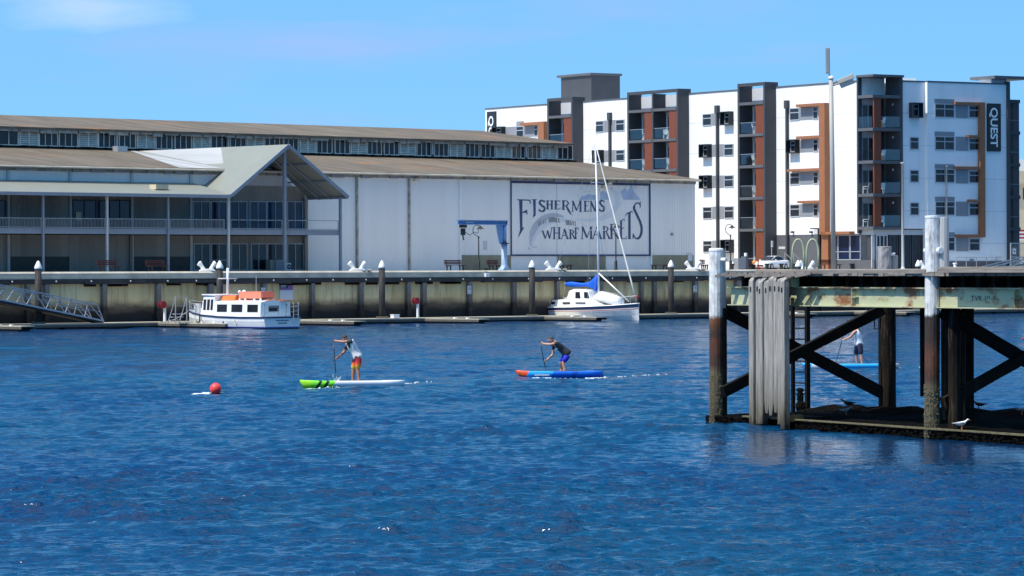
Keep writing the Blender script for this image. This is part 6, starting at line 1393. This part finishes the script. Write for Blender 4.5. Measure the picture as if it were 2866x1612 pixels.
# ------------------------------------------------------------------ buoy
pbu = on_water(603.5, 1101); rb = .19*pbu.y/116
t = thing('marker_buoy', 'round red buoy floating on the open water at the left', 'buoy', pbu)
MB().ell((0,0,rb*.80),(rb,rb,rb),24,16).build('float', M['buoy'], t, True)
MB().lathe([(.03,rb*1.78),(.03,rb*1.84),(.012,rb*1.86)],8).build('lifting_eye', M['buoy'], t, True)
# ------------------------------------------------------------------ people: one skinned surface each, clothing as children
def skin_mesh(verts, edges, rad, sub=2, root=0):
    me = bpy.data.meshes.new('tmp'); me.from_pydata([tuple(v) for v in verts], edges, []); o = bpy.data.objects.new('tmp', me); COL.objects.link(o)
    md = o.modifiers.new('skin', 'SKIN'); md.use_smooth_shade = True
    for i, sv in enumerate(me.skin_vertices[0].data):
        r_ = rad[i]; sv.radius = (r_, r_) if not hasattr(r_, '__len__') else r_; sv.use_root = (i == root)
    s_ = o.modifiers.new('sub', 'SUBSURF'); s_.levels = s_.render_levels = sub
    dg = bpy.context.evaluated_depsgraph_get(); m2 = bpy.data.meshes.new_from_object(o.evaluated_get(dg))
    vs = [tuple(v.co) for v in m2.vertices]; fs = [tuple(p.vertices) for p in m2.polygons]
    bpy.data.objects.remove(o); bpy.data.meshes.remove(me); bpy.data.meshes.remove(m2); return vs, fs
class Sk:
    def __init__(self): self.v=[]; self.e=[]; self.r=[]
    def add(self, p, r, par=None):
        self.v.append(Vector(p)); self.r.append(r)
        if par is not None: self.e.append((par, len(self.v)-1))
        return len(self.v)-1
def head_into(b, c, fwd, up, sc=1.0, scale3=(1,1,1)):
    fwd = Vector(fwd).normalized(); up = Vector(up); up = (up - fwd*up.dot(fwd)).normalized(); rt = fwd.cross(up)
    rings = []; n, m = 20, 14
    for i in range(m+1):
        t = -math.pi/2 + math.pi*i/m; z = math.sin(t); rr = max(math.cos(t), .01); ring = []
        for k in range(n):
            a = 2*math.pi*k/n; x, y = math.cos(a)*rr, math.sin(a)*rr          # x forward, y right
            w = .078*(1 - .22*max(0,-z)); d = .098*(1 + (.10*max(0,-z) if x>0 else -.25*max(0,-z)))
            px_, py_, pz_ = x*d, y*w, z*.122
            if x > .8 and -.35 < z < .15: px_ += .024*(1-abs(z+.12)/.27)*((x-.8)/.2)     # nose
            if x > .7 and .15 < z < .35: px_ += .006                                    # brow
            if x > .75 and -.62 < z < -.45: px_ += .006                                 # lips
            ring.append(Vector(c) + (fwd*px_*scale3[0] + rt*py_*scale3[1] + up*pz_*scale3[2])*sc)
        rings.append(ring)
    b.rings(rings)
    for sg in (-1,1): b.ell(Vector(c)+rt*sg*.078*sc-fwd*.005-up*.005,(.02,.02,.032),8,6)
    return fwd, up, rt
def hand(sk, wrist_i, wrist, palm_dir, grip_axis, curl_dir):
    """palm + four fingers and a thumb closed round a shaft running along grip_axis"""
    w = Vector(wrist); d = Vector(palm_dir).normalized(); g = Vector(grip_axis).normalized(); cd = Vector(curl_dir).normalized()
    pal = sk.add(w + d*.055, .030, wrist_i)
    for k, ln in enumerate((.030,.036,.034,.026)):
        base = w + d*.085 + g*(.026 - .018*k)
        a = sk.add(base, .0095, pal); m_ = sk.add(base + d*.020 + cd*ln*.8, .009, a); sk.add(base + cd*(ln*1.4) - d*.012, .008, m_)
    t = sk.add(w + d*.045 + g*.030 + cd*.012, .011, pal); sk.add(w + d*.070 + g*.030 + cd*.040, .009, t)
def person(lb, org, J_, skin, shirt, shorts, hair, sleeve=None, capm=None, bald=False, fem=False, head=None, grip=None, shirt_r=1.0, marks=()):
    """J_: joints as world points; returns the person Empty at the feet"""
    t = thing('person', lb, 'person', org); Lc = {k: Vector(v) - Vector(org) for k, v in J_.items()}
    sk = Sk(); P = Lc
    pel = sk.add(P['pelvis'], (.115,.085)); sp = sk.add(P['pelvis'].lerp(P['chest'],.5), (.125,.095), pel); ch = sk.add(P['chest'], (.15,.11), sp)
    nb = sk.add(P['chest'].lerp(P['neck'],.75), (.085,.07), ch); nk = sk.add(P['neck'], .052, nb); sk.add(P['neck'].lerp(P['head'],.6), .055, nk)
    for s_ in ('n','f'):
        sh_ = sk.add(P['sh'+s_], .062, ch); el0 = sk.add(P['sh'+s_].lerp(P['el'+s_],.5), .048, sh_); el = sk.add(P['el'+s_], .039, el0); fa = sk.add(P['el'+s_].lerp(P['wr'+s_],.35), .040, el); wr = sk.add(P['wr'+s_], .027, fa)
        hand(sk, wr, P['wr'+s_], P['ha'+s_]-P['wr'+s_], P['grip'], P['curl'])
        hp = sk.add(P['hip'+s_], .074, pel); th_ = sk.add(P['hip'+s_].lerp(P['kn'+s_],.5), .080, hp); kn = sk.add(P['kn'+s_], .055, th_); cf = sk.add(P['kn'+s_].lerp(P['an'+s_],.35), .056, kn); an = sk.add(P['an'+s_], .036, cf)
        hl = sk.add(P['an'+s_]+Vector((.02,0,-.045)), .038, an); sk.add(P['an'+s_]+Vector((-.10,0,-.052)), .036, an); sk.add(P['an'+s_]+Vector((-.165,0,-.062)), .024, len(sk.v)-1)
    sk.r = [tuple(q*1.12 for q in r_) if hasattr(r_,'__len__') else (r_*1.22 if r_ > .024 else r_) for r_ in sk.r]
    vs, fs = skin_mesh(sk.v, sk.e, sk.r); b = MB(); b._add(vs, fs)
    fwd, up, rt = head_into(b, P['head'], head[0], head[1])
    body = b.build('body', M[skin], t, True)
    for sg in (-1,1): e = MB(); e.ell(P['head']+fwd*.094+rt*sg*.03+up*.018,(.010,.012,.008),8,5); e.build('eye', M['black'], t)
    # shirt
    sk = Sk(); a0 = sk.add(P['pelvis'].lerp(P['chest'],-.24), (.215*shirt_r,.20)); a = sk.add(P['pelvis'].lerp(P['chest'],.12), (.205*shirt_r,.185), a0); m1 = sk.add(P['pelvis'].lerp(P['chest'],.5), (.178*shirt_r,.15), a); c_ = sk.add(P['chest'], (.195*shirt_r,.165), m1); n_ = sk.add(P['chest'].lerp(P['neck'],.70), (.095,.085), c_)
    for s_ in ('n','f'):
        q = sk.add(P['sh'+s_], .085 if sleeve != 'none' else .075, c_)
        if sleeve != 'none': sk.add(P['sh'+s_].lerp(P['el'+s_],.55), .070, q)
    vs, fs = skin_mesh(sk.v, sk.e, sk.r); b = MB(); b._add(vs, fs); so_ = b.build('shirt', M[shirt], t, True)
    if sleeve and sleeve != 'none':
        for s_ in ('n','f'): b = MB(); b.tube([P['sh'+s_].lerp(P['el'+s_],k) for k in (-.05,.2,.6)],[.085,.080,.072],12); b.build('sleeve', M[sleeve], so_, True)
    for (pos, r3, m_) in marks:
        b = MB(); b.ell(Vector(pos) - Vector(org), r3, 10, 6); b.build('shirt_print', M[m_], so_, True)
    # shorts
    sk = Sk(); a = sk.add(P['pelvis']+(P['chest']-P['pelvis'])*.22, (.155,.125)); p_ = sk.add(P['pelvis'], (.175,.145), a)
    for s_ in ('n','f'): q = sk.add(P['hip'+s_].lerp(P['kn'+s_],.12), .135, p_); q2 = sk.add(P['hip'+s_].lerp(P['kn'+s_],.5), .120, q); sk.add(P['hip'+s_].lerp(P['kn'+s_],1.04), .105, q2)
    vs, fs = skin_mesh(sk.v, sk.e, sk.r); b = MB(); b._add(vs, fs); b.build('shorts', M[shorts], t, True)
    # hair / cap
    b = MB(); rings = []; n, m_ = 20, 9; c0 = P['head'] + up*.012 - fwd*.012
    for i in range(m_+1):
        tt = R(-28) + (math.pi/2+R(28))*i/m_; ring = []
        for k in range(n):
            aa = 2*math.pi*k/n; z = math.sin(tt); rr = max(math.cos(tt),.01); x, y = math.cos(aa)*rr, math.sin(aa)*rr
            lift = .40 if (x > .35 and tt < R(28)) else 0
            ring.append(c0 + fwd*(x*(.106 if lift==0 else .075)) + rt*y*.088 + up*((max(z, lift*.9))*.132))
        rings.append(ring)
    b.rings(rings)
    if fem: b.tube([P['head']-fwd*.07+up*.03, P['head']-fwd*.10-up*.08, P['head']-fwd*.09-up*.20, P['head']-fwd*.07-up*.28],[.07,.085,.075,.03],12)
    b.build('hair' if not capm else 'cap', M[hair], t, True)
    if capm:
        b = MB(); cc = P['head']+up*.05+fwd*.09
        b.rings([[cc+rt*w_+fwd*f_+up*h_ for w_,f_,h_ in ((-.08,-.03,0),(-.06,.05,-.01),(0,.085,-.015),(.06,.05,-.01),(.08,-.03,0))],[cc+rt*w_+fwd*f_+up*(h_+.012) for w_,f_,h_ in ((-.08,-.03,0),(-.06,.05,-.01),(0,.085,-.015),(.06,.05,-.01),(.08,-.03,0))]]); b.build('cap_brim', M[capm], t, True)
    return t, Lc
def paddle(lb, top, low, blade=True):
    a, q = Vector(top), Vector(low); t = thing('paddle', lb, 'paddle', a, 0, 'paddles of the three paddlers'); d = q-a
    b = MB(); b.tube([Vector((0,0,0)), d*.82], .016, 8); b.build('shaft', M['carbon'], t, True)
    b = MB(); b.tube([Vector((0,-.05,.0))-d.normalized()*.01, Vector((0,.05,0))-d.normalized()*.01], .018, 8); b.build('handle', M['carbon'], t, True)
    s_ = d.cross(Vector((0,1,0))).normalized(); dn = d.normalized(); y = Vector((0,1,0)); e = d
    rr = []
    for k, w_ in ((.80,.02),(.86,.07),(.94,.095),(1.0,.085),(1.03,.03)): c_ = d*k; rr.append([c_+y*w_+s_*.008, c_-y*w_+s_*.008, c_-y*w_-s_*.008, c_+y*w_-s_*.008])
    MB().rings(rr).build('blade', M['carbon'], t); return t
def board(lb, bow, stern, wid, mt, thick=.15, kick=.12, lift=.06, nose=.84):
    p, q = Vector(stern), Vector(bow); L = (q-p).length; ang = math.atan2((q-p).y,(q-p).x); t = thing('paddle_board', lb, 'paddle board', p, ang, 'stand-up paddle boards')
    rr = []; N_ = 28
    for i in range(N_+1):
        k = i/N_; x = L*k; w_ = wid/2*(min(1,(k/.16)**.55*.9+.12) if k<.2 else 1)*(1 if k<.62 else max(.10,1-((k-.62)/.38)**2.2*.9)); zt_ = lift+thick+kick*max(0,(k-.72)/.28)**2*.35+.01; zb = -.05 + (lift+thick+kick*.35)*.92*max(0,(k-nose)/(1-nose))**2.6 + .05*max(0,(.10-k)/.10)
        rr.append([(x,-w_*.90,zt_),(x,-w_,zt_-.03),(x,-w_*.97,(zt_+zb)/2),(x,-w_*.6,zb),(x,w_*.6,zb),(x,w_*.97,(zt_+zb)/2),(x,w_,zt_-.03),(x,w_*.90,zt_)])
    MB().rings(rr).build('hull', mt, t, True)
    b = MB(); b.box(L*.22,L*.62,-wid*.36,wid*.36,lift+thick+.011,lift+thick+.018); b.build('deck_pad', M['pad'], t); return t, L
def zoomP(ox, oy, k): return lambda u, v, Y: at(ox+u/k, oy+v/k, Y)
# ---- paddler one
Y1 = on_water(960, 1083).y; z1 = zoomP(800,910,7.156)
D = -.11; E = .13
J1 = dict(head=z1(1188,272,Y1-.02), neck=z1(1262,318,Y1), chest=z1(1312,395,Y1+.01), pelvis=z1(1442,632,Y1),
  shn=z1(1322,318,Y1-.19), eln=z1(1160,335,Y1-.20), wrn=z1(1010,318,Y1-.08), han=z1(955,308,Y1-.02), shf=z1(1232,392,Y1+.18), elf=z1(1168,535,Y1+.19), wrf=z1(1040,650,Y1+.08), haf=z1(990,680,Y1+.02),
  hipn=z1(1462,655,Y1-.10), knn=z1(1442,880,Y1-.12), ann=z1(1470,1110,Y1-.14), hipf=z1(1405,660,Y1+.10), knf=z1(1352,890,Y1+.12), anf=z1(1345,1118,Y1+.13))
tp1, lo1 = z1(957,312,Y1-.01), z1(1010,1185,Y1-.06)
for J_, a_, c_ in ((J1, tp1, lo1),): pass
def person_args(J_, org, top, low, **kw):
    o = dict(J_); o['grip'] = Vector(org) + (Vector(top)-Vector(low)); o['curl'] = Vector(org) + Vector((-.6,.9,-.1)); return person(kw.pop('lb'), org, o, **kw)
M['shorts_fire'] = None
def fire():
    m, nt, b = _new('red_to_yellow_shorts'); z = sepz(nt)[2]; n = noise(nt, coords(nt,(3,3,1)), 2, 3)
    e = math_(nt,'ADD',z,math_(nt,'MULTIPLY',math_(nt,'SUBTRACT',n,.5),.10))
    cl = ramp(nt, e, [(.40,(.42,.55,.04)),(.50,(.80,.55,.05)),(.60,(.80,.20,.03)),(.70,(.62,.02,.03)),(.83,(.20,.01,.02)),(.92,(.03,.01,.02))]); nt.links.new(cl,b.inputs['Base Color']); b.inputs['Roughness'].default_value=.7; return m
M['shorts_fire'] = fire()
o1 = z1(1405,1150,Y1)
person_args(J1, o1, tp1, lo1, lb='person in pale grey shirt and red to yellow shorts paddling a green nosed board', skin='skin_tan', shirt='grey_shirt', shorts='shorts_fire', hair='hair', sleeve='dgrey', head=((-.80,.05,-.62),(-.6,0,.8)), marks=[(z1(1272,418,Y1-.165),(.05,.025,.085),'dgrey'),(z1(1238,375,Y1-.15),(.02,.02,.05),'dgrey')])
paddle('black paddle of the person in the grey shirt', tp1, lo1)
def bmat(name, stops, horiz=True, z2=None):
    m, nt, b = _new(name); x = sepz(nt)[0]; r = N(nt,'ShaderNodeValToRGB'); r.color_ramp.interpolation='CONSTANT'; e = r.color_ramp.elements
    e[0].position, e[0].color = stops[0][0], (*stops[0][1],1); e[1].position, e[1].color = stops[1][0], (*stops[1][1],1)
    for p, cl in stops[2:]: q = e.new(p); q.color = (*cl,1)
    z = sepz(nt)[2]; nt.links.new(math_(nt,'MULTIPLY',math_(nt,'ADD',x,math_(nt,'MULTIPLY',z,.55)),.25), r.inputs[0]); nt.links.new(r.outputs[0], b.inputs['Base Color']); b.inputs['Roughness'].default_value=.3; return m
bw1, st1 = on_water(838.5,1086), on_water(1131,1074); bw1.y=Y1-.35; st1.y=Y1+.35; bw1.x=X_at(838.5,bw1.y); st1.x=X_at(1131,st1.y)
GR=(.22,.80,.03); WH=(.75,.76,.78); BK=(.01,.03,.01)
L1=(bw1-st1).length/4
M['board1'] = bmat('green_nosed_board', [(0,WH),(L1*.70,GR),(L1*.755,BK),(L1*.785,GR),(L1*.825,BK),(L1*.855,GR),(L1*.92,(.35,.80,.02))])
board('white paddle board with lime green nose under the grey shirted person', bw1, st1, .66, M['board1'], nose=.935)
# ---- paddler two
Y2 = on_water(1570, 1057).y; z2 = zoomP(1410,910,7.156)
J2 = dict(head=z2(952,296,Y2-.02), neck=z2(1018,330,Y2), chest=z2(1085,400,Y2), pelvis=z2(1268,565,Y2),
  shn=z2(1058,362,Y2-.20), eln=z2(920,388,Y2-.22), wrn=z2(790,372,Y2-.09), han=z2(728,318,Y2-.02), shf=z2(1005,440,Y2+.18), elf=z2(985,588,Y2+.19), wrf=z2(858,700,Y2+.08), haf=z2(812,722,Y2+.02),
  hipn=z2(1295,590,Y2-.10), knn=z2(1185,745,Y2-.12), ann=z2(1228,915,Y2-.14), hipf=z2(1255,590,Y2+.10), knf=z2(1145,755,Y2+.12), anf=z2(1160,920,Y2+.13))
tp2, lo2 = z2(722,322,Y2-.01), z2(858,985,Y2-.05)
person_args(J2, z2(1195,945,Y2), tp2, lo2, lb='person in charcoal shirt and blue shorts crouching over a blue board', skin='skin', shirt='black_shirt', shorts='blue_shorts', hair='dgrey', capm='cap_red', head=((-.86,.05,-.5),(-.5,0,.86)), shirt_r=1.08, marks=[(z2(1052,480,Y2-.17),(.055,.014,.045),'white_shirt'),(z2(1018,505,Y2-.16),(.03,.014,.03),'white_shirt')])
paddle('black paddle of the person in the charcoal shirt', tp2, lo2)
bw2, st2 = on_water(1443,1059), on_water(1688,1055); bw2.y=Y2-.25; st2.y=Y2+.25; bw2.x=X_at(1443,bw2.y); st2.x=X_at(1688,st2.y)
L2=(bw2-st2).length/4; BL=(.008,.13,.62); LB=(.02,.36,.82)
M['board2'] = bmat('orange_nosed_board', [(0,BL),(L2*.06,BL),(L2*.34,(.005,.08,.44)),(L2*.40,BL),(L2*.62,LB),(L2*.90,(.85,.10,.02))])
t2b, L2m = board('blue paddle board with orange nose under the crouching person', bw2, st2, .70, M['board2'], .155, .14, .08)
b = MB()
for k in range(9): b.box(L2m*.64+k*.062, L2m*.64+k*.062+.045, .354, .358, .09, .15)
b.build('board_lettering', M['white'], t2b)
# ---- paddler three (seen between the jetty timbers)
Y3 = on_water(2395, 1033).y; z3 = zoomP(2200,880,7.155)
J3 = dict(head=z3(1385,225,Y3), neck=z3(1412,300,Y3), chest=z3(1428,370,Y3), pelvis=z3(1460,590,Y3),
  shn=z3(1385,330,Y3-.19), eln=z3(1285,455,Y3-.20), wrn=z3(1165,505,Y3-.09), han=z3(1112,505,Y3-.02), shf=z3(1425,330,Y3+.17), elf=z3(1330,215,Y3+.19), wrf=z3(1265,130,Y3+.09), haf=z3(1232,105,Y3+.02),
  hipn=z3(1480,610,Y3-.09), knn=z3(1500,810,Y3-.11), ann=z3(1532,1015,Y3-.13), hipf=z3(1430,610,Y3+.09), knf=z3(1400,815,Y3+.11), anf=z3(1432,1010,Y3+.12))
tp3, lo3 = z3(1232,108,Y3-.01), z3(1008,930,Y3-.05)
person_args(J3, z3(1470,1050,Y3), tp3, lo3, lb='person with long fair hair in white singlet paddling beyond the jetty', skin='skin', shirt='white_shirt', shorts='dark_shorts', hair='blond', sleeve='none', fem=True, head=((-.95,0,-.25),(-.25,0,.95)))
paddle('black paddle of the fair haired person beyond the jetty', tp3, lo3)
bw3, st3 = on_water(2243,1033), on_water(2515,1033); bw3.y=Y3-.3; st3.y=Y3+.3; bw3.x=X_at(2243,bw3.y); st3.x=X_at(2515,st3.y)
L3=(bw3-st3).length/4; CY=(.03,.42,.80)
M['board3'] = bmat('blue_white_board', [(0,(.70,.55,.5)),(L3*.25,CY),(L3*.82,(.75,.74,.74)),(L3*.93,CY)])
board('blue and white paddle board seen through the jetty braces', bw3, st3, .72, M['board3'])
b = MB(); b.tube([z3(1540,840,Y3-.13), z3(1620,930,Y3-.2), z3(1710,1030,Y3-.1)], .012, 6); tag(b.build('ankle_leash', M['carbon']), 'thin dark leash trailing from the fair haired person to the board', 'leash')
# ---- red board nose at the right edge of the frame
bw4, st4 = on_water(2859,959), on_water(3140,955); bw4.y -= .4
M['board4'] = mat('red_board', (.65,.02,.03), .35, .05, 2)
board('red board nose just entering the picture at the right edge', bw4, st4, .66, M['board4'])
# ------------------------------------------------------------------ birds on the jetty base
def bird(name, lb, pos, L, face, body_m, wing_m, bill_m, long_bill=False):
    """small standing bird; face=+1 looks to the right"""
    t = thing(name, lb, 'bird', pos, 0 if face > 0 else math.pi); h = L*.32
    b = MB(); rr = []
    for x, z, w_, hh in ((-.50,.02,.02,.012),(-.36,.0,.07,.05),(-.15,-.02,.12,.11),(.05,0,.13,.125),(.2,.06,.10,.10),(.28,.15,.065,.065),(.34,.21,.07,.068),(.41,.21,.05,.045),(.44,.205,.01,.01)): rr.append([(x*L, w_*L*math.cos(a), h+.06*L+z*L+hh*L*math.sin(a)) for a in np.linspace(0,2*math.pi,13)[:-1]])
    b.rings(rr); b.build('body', M[body_m], t, True)
    for sg in (-1,1):
        b = MB(); b.rings([[(x*L, sg*(w_)*L+dy*L, h+.06*L+(z+dz)*L) for dy,dz in ((.012,hh),(.012,-hh),(-.012,-hh),(-.012,hh))] for x,w_,z,hh in ((.12,.118,.03,.04),(-.1,.118,.01,.07),(-.35,.07,.01,.04),(-.58,.02,.02,.01))]); b.build('wing', M[wing_m], t, True)
        b = MB(); b.tube([(.02*L,sg*.05*L,h-.02*L),(.0,sg*.05*L,.012)],.010*L/.35+.002,6); b.bar((-.02*L,sg*.05*L,.008),(.07*L,sg*.05*L,.008),.03*L,.008); b.build('leg', M[bill_m], t)
        b = MB(); b.ell((.38*L,sg*.052*L,h+.29*L),(.010*L,.006*L,.010*L),6,4); b.build('eye', M['black'], t)
    b = MB(); b.tube([(.42*L,0,h+.265*L),(.42*L+(.22 if long_bill else .12)*L,0,h+(.20 if long_bill else .245)*L)],[.022*L,.006*L],6); b.build('bill', M[bill_m], t); return t
gp = J.w(J.gx(2690,-.13), -.13, zs+.055); bird('seagull', 'white seagull standing on the pale jetty base edge', gp, .40, 1, 'gull', 'gullgrey', 'boat_orange')
gp = at(2368,1150,92); gp.z = zs+.05; bird('seagull', 'grey winged seagull in shade on the jetty base behind the edge', gp, .34, 1, 'gullgrey', 'gullgrey', 'boat_orange')
gp = at(2372,1144,94.5); gp.z = zs+.10; bird('oystercatcher', 'black wading bird with red bill on the shaded jetty base', gp, .44, -1, 'carbon', 'carbon', 'red', True)
gp = at(2860,1165,91); gp.z = zs+.08; bird('seagull', 'grey seagull at the right edge on the shaded jetty base', gp, .36, 1, 'gullgrey', 'gullgrey', 'boat_orange')
gp = at(2740,1150,93); gp.z = zs+.12; bird('cormorant', 'dark bird behind the shaded planks of the jetty base', gp, .42, -1, 'carbon', 'carbon', 'carbon', True)
# ------------------------------------------------------------------ foam on the water
def foam(lb, pts, seed, w0=.06, n=60, stretch=1.0):
    rs = random.Random(seed); b = MB()
    for k in range(n):
        u = rs.random()**1.3; i = min(int(u*(len(pts)-1)), len(pts)-2); f = u*(len(pts)-1)-i; p = Vector(pts[i]).lerp(Vector(pts[i+1]), f)
        x, y = p.x+rs.gauss(0,.06), p.y+rs.gauss(0,.14); r_ = w0*rs.uniform(.25,1.0)*(1-.6*u); m_ = 7; aa = rs.uniform(0,6)
        top = float(wave(np.array([x]),np.array([y]))[0])
        b.ell((x,y,top*.7+.005),(r_*1.7*stretch,r_*.9,.012+.016*rs.random()),m_,4)
    tag(b.build('foam', M['foam']), lb, kind='stuff')
M['foam'] = mat('foam', (.72,.76,.76), .8, .08, 8)
o = lambda px,py: on_water(px,py)
foam('white wash behind the blue board', [o(1640,1060),o(1715,1056),o(1790,1052),o(1870,1049)], 1, .05, 45); foam('white wash along the blue board', [o(1480,1061),o(1560,1062),o(1690,1060)], 2, .05, 26, 1.6)
foam('white splash at the green board', [o(860,1089),o(905,1089),o(960,1086)], 3, .05, 40); foam('white wash behind the green board', [o(1130,1076),o(1170,1072),o(1215,1069)], 4, .035, 26)
foam('white wash behind the blue and white board', [o(2508,1030),o(2545,1030),o(2600,1027)], 5, .11, 60); foam('white foam line beside the red buoy', [o(548,1103),o(568,1102),o(595,1100)], 6, .055, 40, 1.8)
foam('white splash right of the red buoy', [o(617,1101),o(623,1099)], 7, .05, 8)
rs = random.Random(5); b = MB()
for k in range(26): p = z1(1000+rs.gauss(0,45), 1095+rs.gauss(-10,50), Y1-.1); b.ell(p,(.012,.012,.012+.02*rs.random()),5,4)
tag(b.build('paddle_splash', M['foam']), 'drops flying up at the paddle blade', kind='stuff')
